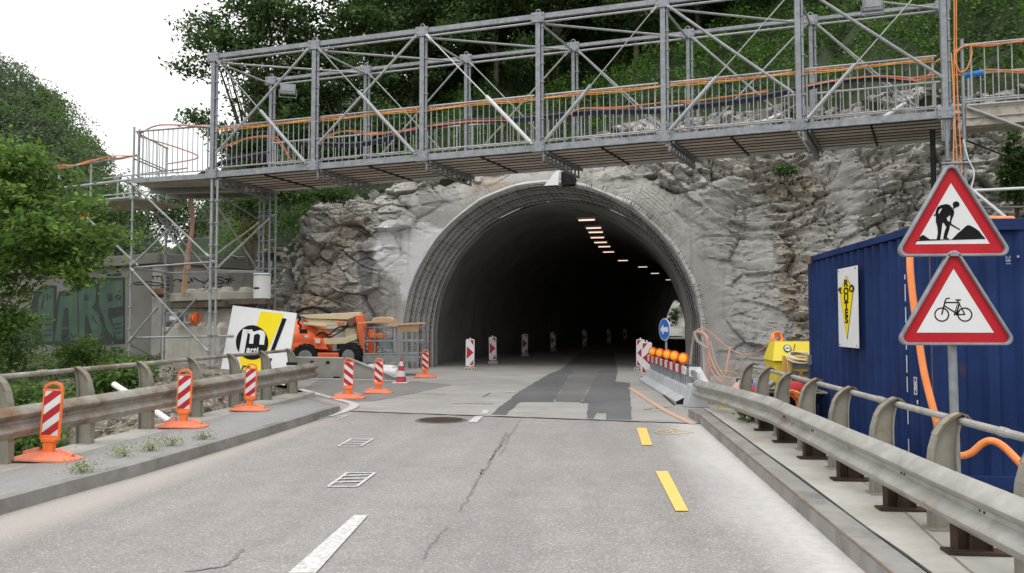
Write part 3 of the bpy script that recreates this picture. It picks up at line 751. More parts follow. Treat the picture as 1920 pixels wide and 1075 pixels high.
# white board and dark box above the crown
p = at(1037, 335, 23.6)
mb = MB(); mb.prism([(-.28, -.20), (.16, -.20), (.16, -.06), (.22, .26), (.12, .26)], p, TP, (0, 0, 1), NP * .06)
tag(mb.build('boarding', 'white_plastic'), 'white triangular board standing on top of the arch crown', 'board')
p = at(1063, 334, 23.7)
mb = MB(); mb.prism([(-.18, -.2), (.2, -.2), (.2, .02), (.12, .18), (-.18, .2)], p, TP, (0, 0, 1), NP * .35)
tag(mb.build('niche_box', 'black_rubber'), 'small dark box beside the white board above the arch', 'box')

# tunnel lamps
LP = [(1100, 413, 27.0), (1113, 428, 29.5), (1117, 436, 31), (1120, 446, 33), (1126, 455, 35.), (1133, 463, 37), (1141, 473, 40), (1168, 489, 45.), (1205, 501, 50), (1228, 513, 56), (1255, 525, 64)]
ordn = ['first and nearest', 'second', 'third', 'fourth', 'fifth', 'sixth', 'seventh', 'eighth and dimmest', 'ninth', 'tenth', 'last and farthest']
for i, (u, v, Y) in enumerate(LP):
    p = at(u, v, Y); j = min(range(len(CL)), key=lambda q: (CL[q] - Vector((p.x, p.y, 0))).length); l_ = lat[j]
    w_ = .27
    L_ = thing('tunnel_lamp', p, f'{ordn[i]} glowing strip lamp counting inward along the tunnel ceiling', 'lamp', 'glowing lamps on the tunnel ceiling')
    mb = MB(); mb.bar(-l_ * w_ - l_ * .05, l_ * w_ + l_ * .05, .22, .06); mb.v = [(x, y, z + .06) for x, y, z in mb.v]; mb.build('housing', 'grey_plastic', L_)
    mb = MB(); mb.bar(-l_ * w_, l_ * w_, .10, .035); mb.build('diffuser', 'lamp_glow', L_)
    mb = MB()
    for sg in (-1, 1): mb.tube(l_ * w_ * .6 * sg + Vector((0, 0, .08)), l_ * w_ * .6 * sg + Vector((0, 0, .9)), .012, 5)
    mb.build('hanger', 'galv_dark', L_)
# ================================================================== VEGETATION
def leaf_mesh(name, C_, S_, mats, midx=None, upb=.5, seed=1, asp=.62):
    """C_ Nx3 centres, S_ sizes: one small pointed leaf face each"""
    rg = np.random.default_rng(seed); N = len(C_)
    nrm = rg.normal(size=(N, 3)); nrm[:, 2] = np.abs(nrm[:, 2]) + upb; nrm /= np.linalg.norm(nrm, axis=1)[:, None]
    a = rg.normal(size=(N, 3)); a -= nrm * (a * nrm).sum(1)[:, None]; a /= np.linalg.norm(a, axis=1)[:, None]
    b = np.cross(nrm, a); S = np.asarray(S_)[:, None]
    v = np.stack([C_ - a * S, C_ - b * S * asp * .8 + a * S * .1, C_ + a * S + nrm * S * -.15, C_ + b * S * asp * .8 + a * S * .1], 1).reshape(-1, 3)
    me = bpy.data.meshes.new(name)
    me.vertices.add(4 * N); me.loops.add(4 * N); me.polygons.add(N)
    me.vertices.foreach_set('co', v.astype(np.float32).ravel()); me.loops.foreach_set('vertex_index', np.arange(4 * N, dtype=np.int32))
    me.polygons.foreach_set('loop_start', np.arange(0, 4 * N, 4, dtype=np.int32))
    me.polygons.foreach_set('loop_total', np.full(N, 4, dtype=np.int32))
    for m in (mats if isinstance(mats, list) else [mats]): me.materials.append(M[m])
    if midx is not None: me.polygons.foreach_set('material_index', np.asarray(midx, dtype=np.int32))
    at_ = me.attributes.new('lr', 'FLOAT', 'FACE'); at_.data.foreach_set('value', rg.random(N).astype(np.float32))
    me.update(); me.validate(); return me
def crown_pts(lobes, n, ncl, sd, seed, shell=.45):
    rg = np.random.default_rng(seed); w_ = np.array([l[1] * l[2] * l[3] for l in lobes]) ** (2 / 3); w_ /= w_.sum()
    idx = rg.choice(len(lobes), ncl, p=w_); d = rg.normal(size=(ncl, 3)); d /= np.linalg.norm(d, axis=1)[:, None]
    r_ = rg.random(ncl) ** shell * (1 + rg.normal(size=ncl) * .10)
    cc = np.array([[*lobes[i][0]] for i in idx]) + d * r_[:, None] * np.array([[lobes[i][1], lobes[i][2], lobes[i][3]] for i in idx])
    k = rg.integers(0, ncl, n); sds = sd * rg.uniform(.5, 1.3, ncl)
    return cc[k] + rg.normal(size=(n, 3)) * sds[k][:, None] * np.array([1, 1, .6]), cc
def make_tree(name, loc, label, cat, group, h, lobes, n, ncl, sd, leaf, mats, seed, trunk_r=.16, limbs=7, midx_f=None):
    t_ = thing(name, loc, label, cat, group)
    pts, cc = crown_pts(lobes, n, ncl, sd, seed)
    rg = np.random.default_rng(seed + 5)
    me = leaf_mesh('crown', pts, rg.uniform(.45, 1.45, n) * leaf, mats, None if midx_f is None else (rg.random(n) < midx_f).astype(int), seed=seed + 2)
    o = bpy.data.objects.new('crown', me); COL.objects.link(o); o.parent = t_
    mb = MB(); rr = random.Random(seed)
    top = Vector((np.mean([l[0][0] for l in lobes]), np.mean([l[0][1] for l in lobes]), max(l[0][2] for l in lobes)))
    pt = catmull([(0, 0, -.5), (rr.uniform(-.1, .1) * h * .3, 0, h * .25), (top.x * .5, top.y * .5, h * .5), (top.x, top.y, top.z)], 5)
    mb.path(pt, [trunk_r * (1 - .8 * i / (len(pt) - 1)) for i in range(len(pt))], 7)
    mb.build('trunk', 'bark', t_)
    mb = MB()
    for j in range(limbs * 3):
        e = Vector(cc[rr.randrange(len(cc))]); s_ = pt[min(len(pt) - 2, int(len(pt) * min(.9, max(.3, (e.z / max(top.z, .1)) * .75))))]
        mid = s_.lerp(e, .5) + Vector((rr.uniform(-.2, .2), rr.uniform(-.2, .2), rr.uniform(0, .25)))
        r0 = trunk_r * (.42 if j < limbs else .18); mb.path(catmull([s_, mid, e], 4), [r0 * (1 - .85 * i / 8) for i in range(9)], 5)
    mb.build('limb', 'bark', t_)
    return t_
# bright near tree on the left
NT0 = Vector((-11.6, 13.4, -1.2))
make_tree('broadleaf_tree', NT0, 'bright green broadleaf tree at the left edge in front of the graffiti wall', 'tree', None, 5.4,
          [((1.1, .2, 5.2), 1.2, 1.1, .6), ((1.3, .1, 5.75), .45, .5, .22), ((2.0, 0, 4.7), 1.1, 1.0, .5), ((2.55, -.1, 4.2), 1.05, .8, .42), ((1.6, 0, 4.1), 1.2, 1.1, .5), ((2.2, .1, 3.65), .95, .8, .30), ((.7, .3, 3.7), 1.1, 1.1, .6), ((.2, .2, 4.8), 1.3, 1.2, .9), ((.6, 0, 3.0), .75, .8, .5), ((1.1, 0, 2.7), .5, .6, .3)],
          16000, 430, .15, .062, ['leaf_bright', 'leaf_mid'], 11, .07, 3, .3)
def shrub(loc, w_, h_, n, seed, label, mats=('leaf_mid', 'leaf_bright'), leaf=.05, grp='shrubs growing behind the left guardrail', name='shrub', frac=.4):
    t_ = thing(name, loc, label, 'shrub', grp); rr = random.Random(seed)
    lobes = [((rr.uniform(-.5, .5) * w_, rr.uniform(-.4, .4) * w_, h_ * rr.uniform(.35, .75)), w_ * rr.uniform(.4, .6), w_ * rr.uniform(.4, .6), h_ * rr.uniform(.3, .45)) for _ in range(6)]
    pts, cc = crown_pts(lobes, n, max(20, n // 25), .11 * max(.6, w_), seed); rg = np.random.default_rng(seed)
    mats = list(mats); me = leaf_mesh('foliage', pts, rg.uniform(.6, 1.3, n) * leaf, list(mats), (rg.random(n) < frac).astype(int), seed=seed)
    o = bpy.data.objects.new('foliage', me); COL.objects.link(o); o.parent = t_
    mb = MB()
    for j in range(9):
        e = Vector(cc[rr.randrange(len(cc))]); mb.path(catmull([(e.x * .1, e.y * .1, -.1), (e.x * .5, e.y * .5, e.z * .6), e], 3), [min(.016, .03 * w_) * (1 - .8 * i / 6) for i in range(7)], 4)
    mb.build('stem', 'bark', t_); return t_
for i, (x, y, w_, h_, n_, lb) in enumerate([
    (-8.6, 10.6, 1.3, 1.9, 5000, 'leafy green shrub at the left edge above the guardrail handrail'),
    (-7.35, 9.9, .8, 1.45, 3200, 'dark leafy shrub just behind the second guardrail post from the left'),
    (-9.6, 13.0, 1.6, .6, 4200, 'wide low shrub in front of the green graffiti letters'),
    (-12.2, 15.8, 1.0, 1.5, 3000, 'tall loose shrub in front of the first graffiti letters'),
    (-9.9, 15.2, .7, .95, 2000, 'thin shrub in front of the last graffiti letter'),
    (-8.75, 11.6, .7, 1.15, 2600, 'loose taller shrub left of the rubble bank behind the second guardrail post'),
    (-11.2, 13.6, .8, 1.1, 2600, 'loose shrub under the bright tree at the left edge of the graffiti wall'),
    (-8.0, 13.2, .9, .65, 3000, 'low shrub left of the rubble bank behind the handrail'),
    (-6.7, 8.0, .75, .95, 2600, 'ragged low shrub under the guardrail beam behind the nearest beacon'),
    (-7.6, 7.6, 1.2, 1.3, 3600, 'dense shrub below the handrail at the far left edge'),
    (-6.35, 9.4, .45, .42, 1500, 'small green shrub under the beam between the first and second beacons'),
    (-6.3, 10.4, .35, .35, 1200, 'small clump of leaves right of the second guardrail post')]):
    shrub((x, y, gh(x, y) - .05), w_, h_, n_, 40 + i, lb)
# hillside tree silhouetted against the sky, with three open reaching boughs
def H0(x, y):
    return 4.0
make_tree('broadleaf_tree', (-12.2, 28.0, 3.6), 'tall tree with open boughs reaching into the white sky left of the footbridge', 'tree', None, 9,
          [((-1.9, 0, 8.6), 1.1, 1.0, .8), ((-2.5, 0, 7.4), .8, .8, .35), ((-2.2, .2, 5.5), .55, .8, .3), ((-.5, 0, 9.6), 1.3, 1.3, .9), ((-.3, 0, 7.9), 1.5, 1.4, .9), ((.5, .3, 6.3), 1.5, 1.4, 1.0), ((-.4, 0, 4.6), 1.4, 1.3, .8), ((.9, 0, 9.3), 1.3, 1.3, 1.2), ((1.3, .5, 7.4), 1.3, 1.4, 1.2), ((1.2, 0, 5.0), 1.4, 1.3, .9), ((.1, 0, 3.2), 1.7, 1.3, .7), ((1.6, 0, 11.0), 1.3, 1.2, .9)],
          26000, 900, .22, .088, ['leaf_mid', 'leaf_dark'], 21, .2, 16, .45)
make_tree('broadleaf_tree', (-9.4, 29.0, 5.0), 'full green tree rising behind the left end of the footbridge', 'tree', None, 8,
          [((-1.0, 0, 4.6), 1.6, 1.5, 1.2), ((.6, 0, 5.6), 1.8, 1.5, 1.3), ((-.6, 0, 7.2), 1.8, 1.5, 1.4), ((1.0, 0, 8.2), 1.7, 1.5, 1.4), ((0, 0, 2.9), 2.0, 1.5, 1.0), ((1.5, 0, 3.6), 1.5, 1.5, 1.0)],
          22000, 800, .24, .095, ['leaf_mid', 'leaf_dark'], 22, .2, 12, .5)
# forest above the tunnel: three kinds, copied
def proto(seed, mats, frac, wide=1.0):
    rr = random.Random(seed)
    lobes = [((rr.uniform(-1.5, 1.5) * wide, rr.uniform(-1.2, 1.2) * wide, rr.uniform(2.2, 8.0)), rr.uniform(1.1, 1.9) * wide, rr.uniform(1.1, 1.8), rr.uniform(.8, 1.5)) for _ in range(10)]
    return make_tree('forest_tree', (0, 0, 0), '', 'tree', 'trees of the wood above the tunnel', 8, lobes, 14000, 560, .27, .12, mats, seed, .17, 9, frac)
PR = [proto(31, ['leaf_dark', 'leaf_mid'], .25), proto(32, ['leaf_dark', 'leaf_mid'], .4, 1.15), proto(33, ['leaf_dark', 'leaf_mid'], .15, 1.05)]
LBL = ['dark broadleaf tree in the dense wood above the cliff', 'bushier dark tree in the dense wood above the cliff', 'darkest leafy tree in the dense wood above the cliff']
def hill_at(x, w_):
    s = min(hs, key=lambda q: abs(base_at(q).x - x)); return hill_pt(s, w_)
spots = []
for w_, x0, x1, st, sc in ((5.0, -8, 1.5, 2.6, .75), (7.5, -9, 2.5, 2.7, .9), (10.5, -9, 9.5, 2.9, 1.0), (14.5, -10, 15, 3.1, 1.1), (19, -11, 20, 3.3, 1.2), (24.5, -11, 25, 3.7, 1.3)):
    x = x0
    while x < x1:
        spots.append((x + rnd.uniform(-.6, .6), w_ + rnd.uniform(-.8, .8), sc * rnd.uniform(.85, 1.15))); x += st
first = [True] * 3
for k, (x, w_, sc) in enumerate(spots):
    j = k % 3; p = hill_at(x, w_)
    if p.x + .50 * p.y < 4.4: continue
    o = PR[j] if first[j] else copy_tree(PR[j]); first[j] = False
    o.location = p - Vector((0, 0, .3)); o.rotation_euler = (0, 0, rnd.uniform(0, 6.28)); o.scale = (sc, sc, sc)
    o['label'] = LBL[j]
# creeping green cover on the slope (nobody could count it)
rg = np.random.default_rng(5)
N = 270000
wi = rg.random(N) ** .8 * 17; xi = rg.uniform(-18, 15.5, N)
bx = np.array([base_at(s).x for s in hs]); order = np.argsort(bx); bxs = bx[order]
WA = np.array(WW)
ii = np.interp(xi, bxs, np.arange(len(bxs))); ki = np.interp(wi, WA, np.arange(len(WA)))
i0 = np.clip(ii.astype(int), 0, len(hs) - 2); k0 = np.clip(ki.astype(int), 0, len(WA) - 2); fi = (ii - i0)[:, None]; fk = (ki - k0)[:, None]
HVs = HV[order]
P = HVs[i0, k0] * (1 - fi) * (1 - fk) + HVs[i0 + 1, k0] * fi * (1 - fk) + HVs[i0, k0 + 1] * (1 - fi) * fk + HVs[i0 + 1, k0 + 1] * fi * fk
lump = np.array([noise.noise(Vector((p[0] * .8, p[1] * .8, p[2] * .8))) + .45 * noise.noise(Vector((p[0] * 2.6, p[1] * 2.6, p[2] * 2.6))) for p in P])
keep = lump > -.50 + np.clip(.9 - wi, 0, 1) * .55
P = P[keep]; lump = lump[keep]; wi = wi[keep]; n_ = len(P)
P[:, 2] += (.04 + np.clip(lump + .35, 0, 1) * 1.25) * rg.random(n_) ** .6 * np.clip(wi * .8 + .3, 0, 1); P[:, 1] -= rg.random(n_) * .2
me = leaf_mesh('ivy_cover', P, rg.uniform(.035, .085, n_), ['leaf_ivy', 'leaf_dark'], ((lump + rg.normal(size=n_) * .25) < .0).astype(int), seed=8)
o = bpy.data.objects.new('ground_cover', me); COL.objects.link(o); tag(o, kind='stuff', label='creeping green leaves covering the slope above the rock face', cat='ground cover')
# clumps hanging on the rock
for i, (u, v, Y, w_, h_, n_, lb) in enumerate([
    (540, 365, 25.0, 1.1, .9, 3600, 'green leafy shrub hanging over the left end of the rock face under the footbridge'),
    (625, 362, 25.0, .8, .5, 1800, 'olive shrub on the rock just below the footbridge, left of the arch'),
    (1475, 322, 20.9, .35, .35, 500, 'tiny green tuft growing from the rock face above the blue container'),
    (1905, 330, 16.9, .5, 1.6, 2600, 'tall dark green creeper on the rock at the right edge'),
    (455, 375, 24.5, 1.4, 1.2, 3600, 'dark shrub seen through the scaffold tower'),
    (330, 400, 27.0, 2.2, 2.0, 6000, 'broad green shrub behind the scaffold tower above the graffiti wall'),
    (205, 400, 27.0, 2.4, 2.2, 6000, 'green shrub above the graffiti wall left of the scaffold tower')]):
    p = at(u, v, Y); shrub((p.x, p.y, p.z - h_ * .5), w_, h_, n_, 70 + i, lb, ('leaf_mid', 'leaf_dark'), .06, 'shrubs growing on the rock and above the walls')
p = at(470, 440, 24.6); shrub((p.x, p.y, p.z - .9), .8, 1.8, 1800, 91, 'yellowing thin shrub between the scaffold legs', ('leaf_yellow', 'leaf_mid'), .05, 'shrubs growing on the rock and above the walls', frac=.35)
p = gz(1392, 790, .13); shrub((p.x + .25, p.y, .13), .42, .26, 1700, 92, 'low bright green weed under the right guardrail', ('leaf_bright', 'leaf_mid'), .035, None, 'weed')
for i, (u, v, s_, lb) in enumerate([(155, 885, .10, 'tiny weed tuft at the kerb edge nearest the camera on the left pavement'), (236, 855, .14, 'pale weed tuft on the left pavement beside the kerb, second from the front'),
                                    (283, 845, .15, 'tallest pale green weed tuft at the left kerb edge'), (322, 835, .12, 'flat weed tuft on the left pavement, fourth from the front'), (382, 823, .08, 'smallest weed at the left kerb edge, farthest from the camera')]):
    p = gz(u, v, .12); shrub((p.x, p.y, .11), s_, s_ * .8, 420, 100 + i, lb, ('leaf_bright', 'leaf_yellow'), .010, 'weeds along the left kerb', 'weed')

# rough grass and leaves on the left bank
N = 60000; gx = rg.uniform(-21, -6.1, N); gy = rg.uniform(6.5, 23, N)
kp = np.array([not (-10.5 < a < -5.8 and 9.5 < b < 20 and noise.noise(Vector((a * .6, b * .6, 3))) > -.35) and a < lerp_tab([(12, -5.9), (16, -6.1), (18, -7.3), (21, -9.2), (30, -9.6)], b) and noise.noise(Vector((a * .9, b * .9, 8))) > -.45 for a, b in zip(gx, gy)])
gx, gy = gx[kp], gy[kp]; P = np.array([(a, b, gh(a, b)) for a, b in zip(gx, gy)]); P[:, 2] += rg.random(len(P)) ** 2 * .16
me = leaf_mesh('bank_grass', P, rg.uniform(.018, .05, len(P)), ['leaf_mid', 'leaf_yellow', 'leaf_dark'], rg.choice(3, len(P), p=[.5, .08, .42]), seed=18, upb=.1)
o = bpy.data.objects.new('bank_grass', me); COL.objects.link(o); tag(o, kind='stuff', label='rough grass and low leaves on the bank behind the left guardrail', cat='grass')

# far wooded hill on the left
rg = np.random.default_rng(9)
def far_z(x, y): return far_z0(x, y) - 5.4 * y / 130
def far_z0(x, y):
    r_ = x / y
    prof = np.interp(r_, [-1.2, -.80, -.745, -.705, -.675, -.645, -.61, -.585, -.55, -.5], [66, 50, 45.5, 43, 37, 32, 24, 19.5, 13, 4]) * (y / 130)
    return prof * sm(70, 128, y)
fx = np.linspace(-1.15, -.45, 46); fy = np.concatenate([np.linspace(60, 130, 20), np.linspace(138, 260, 6)])
mb = MB(); mb.v = [(a * b, b, far_z(a * b, b) - 2.0 + noise.noise(Vector((a * 14, b * .1, 0))) * 2) for b in fy for a in fx]
nf = len(fx); mb.f = [[j * nf + i, j * nf + i + 1, (j + 1) * nf + i + 1, (j + 1) * nf + i] for j in range(len(fy) - 1) for i in range(nf - 1)]; mb.m = [0] * len(mb.f)
struct(mb.build('far_hill', 'forest_floor', ang=80))
NC = 620; cen = []
while len(cen) < NC:
    y = rg.uniform(74, 134); a = rg.uniform(-.86, -.49); cen.append((a * y, y, far_z(a * y, y)))
cen = np.array(cen); rad = rg.uniform(1.3, 4.2, NC)
k = rg.integers(0, NC, 210000); d = rg.normal(size=(len(k), 3)); d /= np.linalg.norm(d, axis=1)[:, None]
sub = np.array([noise.noise(Vector((a * 1.3 + kk * 3.1, b * 1.3, c * 1.3))) for a, b, c, kk in zip(d[:, 0] * 2, d[:, 1] * 2, d[:, 2] * 2, k)])
r_ = rad[k] * (.72 + .42 * sub + .2 * rg.random(len(k)))
P = cen[k] + d * r_[:, None] * np.array([1, 1, 1.15]); P[:, 2] += rad[k] * .3
tone = rg.random(NC) < .45
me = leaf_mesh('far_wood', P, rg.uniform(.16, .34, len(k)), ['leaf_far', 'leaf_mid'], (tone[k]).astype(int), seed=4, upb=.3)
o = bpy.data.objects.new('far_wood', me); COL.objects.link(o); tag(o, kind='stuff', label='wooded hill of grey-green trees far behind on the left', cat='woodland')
# ================================================================== FOOTBRIDGE
BP0 = Vector((-8.381, 17.052, 4.819)); BD = Vector((2.5 * math.cos(-.147), 2.5 * math.sin(-.147), .072)); BW = Vector((.688, 1.611, -.064)); BH = 2.716
BDn = Vector((BD.x, BD.y, 0)).normalized(); BN = Vector((-BDn.y, BDn.x, 0)); UZ = Vector((0, 0, 1))
def B(k, s=0., z=0., off=0.): return BP0 + BD * k + BW * s + UZ * z + BN * off
fb = world_thing('scaffold_footbridge', tuple(BP0), 'long grey steel truss footbridge crossing above the tunnel mouth', 'footbridge')
for s in (0, 1):
    for k in range(7):
        mb = MB(); c = B(k, s)
        mb.bar(c - UZ * .06, c + UZ * (BH + .06), .095 if s == 0 else .07, .09, BN)
        mb.tube(c + BDn * .085 - UZ * .05, c + BDn * .085 + UZ * (BH - .02), .026, 8)
        for q in range(7): mb.tube(c + BDn * .085 + UZ * (.2 + q * .38), c + BDn * .085 + UZ * (.225 + q * .38), .045, 8)
        for zz in (0.02, BH - .04): mb.box(c + UZ * zz, (.27, .135, .20), -.147)
        mb.path([c + UZ * (BH + .06) + BDn * (.045 * math.cos(t_)) + UZ * (.06 * math.sin(t_) + .02) for t_ in [PI * j / 6 for j in range(7)]], .012, 5)
        for sx in (-.10, .10):
            for zz in (-.03, .07, BH - .09, BH + .01): mb.tube(c + BDn * sx + UZ * zz - BN * .085, c + BDn * sx + UZ * zz - BN * .06, .015, 6)
        mb.build('post', 'galv', fb)
for s in (0, 1):
    for k in range(6):
        mb = MB(); mb.bar(B(k, s, BH - .01) + BDn * .1, B(k + 1, s, BH - .01) - BDn * .1, .07, .10 if s == 0 else .07)
        mb.build('top_chord', 'galv', fb)
        mb = MB(); mb.tube(B(k, s, BH - .13) + BDn * .08, B(k + 1, s, BH - .13) - BDn * .08, .024); mb.build('top_tube', 'tube', fb)
        mb = MB(); mb.bar(B(k, s, -.0) + BDn * .1, B(k + 1, s, 0) - BDn * .1, .06, .13); mb.build('bottom_chord', 'galv', fb)
# plan bracing of the roof plane
mb0 = []
for k in range(7):
    mb = MB(); mb.tube(B(k, 0, BH - .12), B(k, 1, BH - .12), .024); mb.build('roof_tube', 'tube', fb)
    if k < 6: mb = MB(); mb.tube(B(k, 0, BH - .15), B(k + 1, 1, BH - .10), .024); mb.build('roof_tube', 'tube', fb)
def brace(a, b, sleeve=None, white=False, r=.028):
    mb = MB(); a, b = Vector(a), Vector(b)
    if sleeve is None: mb.tube(a, b, r)
    else:
        m_ = a.lerp(b, sleeve); mb.tube(a, m_, .013, 6); mb.tube(m_, b, .040, 8)
    for p, q in ((a, b), (b, a)):
        d = (q - p).normalized(); mb.bar(p - d * .05, p + d * .10, .05, .03, BN)
    mb.build('brace', 'tube_bright' if white else 'tube', fb)
T_ = BH - .16
O_ = -.08
brace(B(.07, 0, .5, O_), B(.94, 0, T_, O_)); brace(B(.06, 0, T_, O_), B(.93, 0, .10, O_), .50)
brace(B(1.07, 0, .5, O_), B(1.94, 0, T_, O_)); brace(B(1.06, 0, T_, O_), B(1.94, 0, .10, O_), .42)
brace(B(2.06, 0, T_, O_), B(2.94, 0, .12, O_), .58, True)
brace(B(3.94, 0, T_, O_), B(3.07, 0, .14, O_), .58)
brace(B(4.05, 0, T_, O_), B(4.95, 0, .65, O_)); brace(B(4.94, 0, T_ - .05, O_), B(4.05, 0, .12, O_), .60)
brace(B(5.06, 0, T_, O_), B(5.96, 0, .70, O_)); brace(B(5.94, 0, T_, O_), B(5.06, 0, .12, O_), .62)
for k in range(6):
    if k in (1, 2, 4): brace(B(k + .05, 1, .3, -.06), B(k + .95, 1, T_, -.06), None, False, .02)
    if k in (1, 2, 3, 5): brace(B(k + .95, 1, .1, -.06), B(k + .05, 1, T_, -.06), None, False, .014)
    if k in (3, 4, 5): brace(B(k + .05, 1, T_, -.06), B(k + .95, 1, .25, -.06), None, False, .024)
brace(B(4.05, 1, .1, -.05), B(4.75, 1, .75, -.05), .3, True); brace(B(5.3, .9, .05, 0), B(5.7, .9, .7, 0), .1, True)
def railing(pa, pb, parent, name='railing', h=1.05, nb=18, lo=.12, mid=False, r=.0105, mat='tube'):
    mb = MB(); pa, pb = Vector(pa), Vector(pb)
    mb.tube(pa + UZ * h, pb + UZ * h, .022); mb.tube(pa + UZ * lo, pb + UZ * lo, .016)
    if mid: mb.tube(pa + UZ * (h * .5), pb + UZ * (h * .5), .016)
    for j in range(nb):
        p = pa.lerp(pb, (j + .5) / nb); rr = .019 if j in (0, nb - 1) else r
        mb.tube(p + UZ * (lo - .02), p + UZ * h, rr, 6, caps=False)
    return mb.build(name, mat, parent)
for k in range(6):
    railing(B(k, 0, .06, .10) + BDn * .10, B(k + 1, 0, .06, .10) - BDn * .10, fb)
    railing(B(k, 1, .06, -.10) + BDn * .10, B(k + 1, 1, .06, -.10) - BDn * .10, fb, nb=13, mid=True)
    mb = MB()
    for j in range(7):
        mb.mat((0, 2, 0, 0, 2, 2, 0)[(j + k * 3) % 7]); f0 = .045 + j * .131; f1 = f0 + .119
        a, b = B(k, f0, -.01) + BDn * .07, B(k + 1, f0, -.01) - BDn * .07; c, d = B(k + 1, f1, -.01) - BDn * .07, B(k, f1, -.01) + BDn * .07
        mb.hexa([p - UZ * .05 for p in (a, b, c, d)], [p - UZ * .0 for p in (a, b, c, d)])
        mb.mat(1); m_ = (a + b) / 2; m2 = (c + d) / 2
        mb.hexa([a - UZ * .062, b - UZ * .062, b - UZ * .062 + BW * .006, a - UZ * .062 + BW * .006], [a - UZ * .01, b - UZ * .01, b - UZ * .01 + BW * .006, a - UZ * .01 + BW * .006]); mb.mat(0)
    mb.mat(1); mb.bar(B(k + .5, .04, -.075), B(k + .5, .96, -.075), .03, .03)
    mb.build('deck', ['wood_deck', 'rusty_dark', 'wood_deck_dark'], fb)
for k in range(7):
    mb = MB()
    for zz in (-.10, -.26): mb.bar(B(k, -.01, zz) + BDn * .11, B(k, 1.01, zz) + BDn * .11, .05, .03)
    mb.bar(B(k, -.01, -.10) + BDn * .19, B(k, 1.01, -.10) + BDn * .19, .03, .05)
    for j in range(10):
        f_ = j / 9; mb.bar(B(k, f_, -.10) + BDn * .11, B(k, f_, -.26) + BDn * .11, .05, .035, BDn)
    mb.build('cross_beam', 'galv_dark', fb)

# ---- left wing and walkway
A0 = Vector((-10.46, 17.4, 4.80)); A1 = Vector((-10.6, 19.15, 4.80))
wg = world_thing('scaffold_walkway', tuple(A0), 'short railed scaffold deck between the tall truss and the corner post on the left', 'walkway')
railing(A0 + Vector((.04, .02, 0)), B(0, 0, -.0, .06) - BDn * .1, wg, nb=15, h=1.14)
railing(A0 + Vector((.02, .1, 0)), A1, wg, nb=9, h=1.12, mid=True)
mb = MB()
Bk = B(0, 1, -.02)
for j in range(8):
    f0, f1 = j / 8 + .01, (j + 1) / 8 - .01
    a, b = A0.lerp(A1, f0), B(0, 0, -.02).lerp(Bk, f0); c, d = B(0, 0, -.02).lerp(Bk, f1), A0.lerp(A1, f1)
    mb.hexa([p - UZ * .06 for p in (a, b, c, d)], [a, b, c, d])
mb.build('deck', 'wood_deck_dark', wg)
mb = MB(); mb.bar(A0 - UZ * .02, B(0, 0, -.02), .06, .11); mb.build('edge_beam', 'galv', wg)
mb = MB(); mb.bar(A1 - UZ * .1, Bk - UZ * .1, .06, .14); mb.bar(A0.lerp(A1, .5) - UZ * .12, B(0, .5, -.12), .05, .12); mb.build('under_beam', 'galv_dark', wg)
mb = MB(); mb.tube(A0 - UZ * .35, A0 + UZ * 1.25, .026); mb.tube(A0 + Vector((.1, .05, -.35)), A0 + Vector((.1, .05, 1.2)), .024); mb.tube(A0 + UZ * .5, A0 + UZ * .5 + (A1 - A0), .02); mb.build('corner_post', 'tube', wg)
E0 = Vector((-10.45, 17.5, 4.42)); E1 = Vector((-14.5, 20.4, 4.75)); EN = Vector((.45, 1.45, 0))
lw = world_thing('scaffold_walkway', tuple(E0), 'lower scaffold walkway running off to the left behind the bright tree', 'walkway')
mb = MB()
for j in range(6):
    f0, f1 = j / 6 + .01, (j + 1) / 6 - .01
    mb.hexa([p - UZ * .05 for p in (E0 + EN * f0, E1 + EN * f0, E1 + EN * f1, E0 + EN * f1)], [E0 + EN * f0, E1 + EN * f0, E1 + EN * f1, E0 + EN * f1])
mb.build('deck', 'wood_deck_dark', lw)
for zz, r_ in ((.0, .03), (.42, .035), (.98, .022)):
    mb = MB(); mb.tube(E0 + UZ * zz, E1 + UZ * zz, r_); mb.build('rail', 'tube', lw)
mb = MB(); mb.tube(E0 + EN + UZ * .95, E1 + EN + UZ * .95, .022); mb.tube(E0 + EN + UZ * .45, E1 + EN + UZ * .45, .022); mb.build('rail', 'tube', lw)
for f_, s_ in ((.52, 0), (.30, 1), (.62, 1), (.80, 1), (.95, 0)):
    mb = MB(); p = E0.lerp(E1, f_) + EN * s_; mb.tube(p - UZ * .1, p + UZ * (1.0 if s_ == 0 else .95), .026); mb.build('upright', 'tube', lw)
mb = MB(); mb.tube(E0.lerp(E1, .75) - UZ * .05, Vector((-11.0, 18.6, 2.9)), .028); mb.build('brace', 'tube', lw)
mb = MB(); mb.tube(E0.lerp(E1, .3) + EN * .9 - UZ * .05, Vector((-9.6, 18.4, 3.0)), .024); mb.build('brace', 'tube', lw)

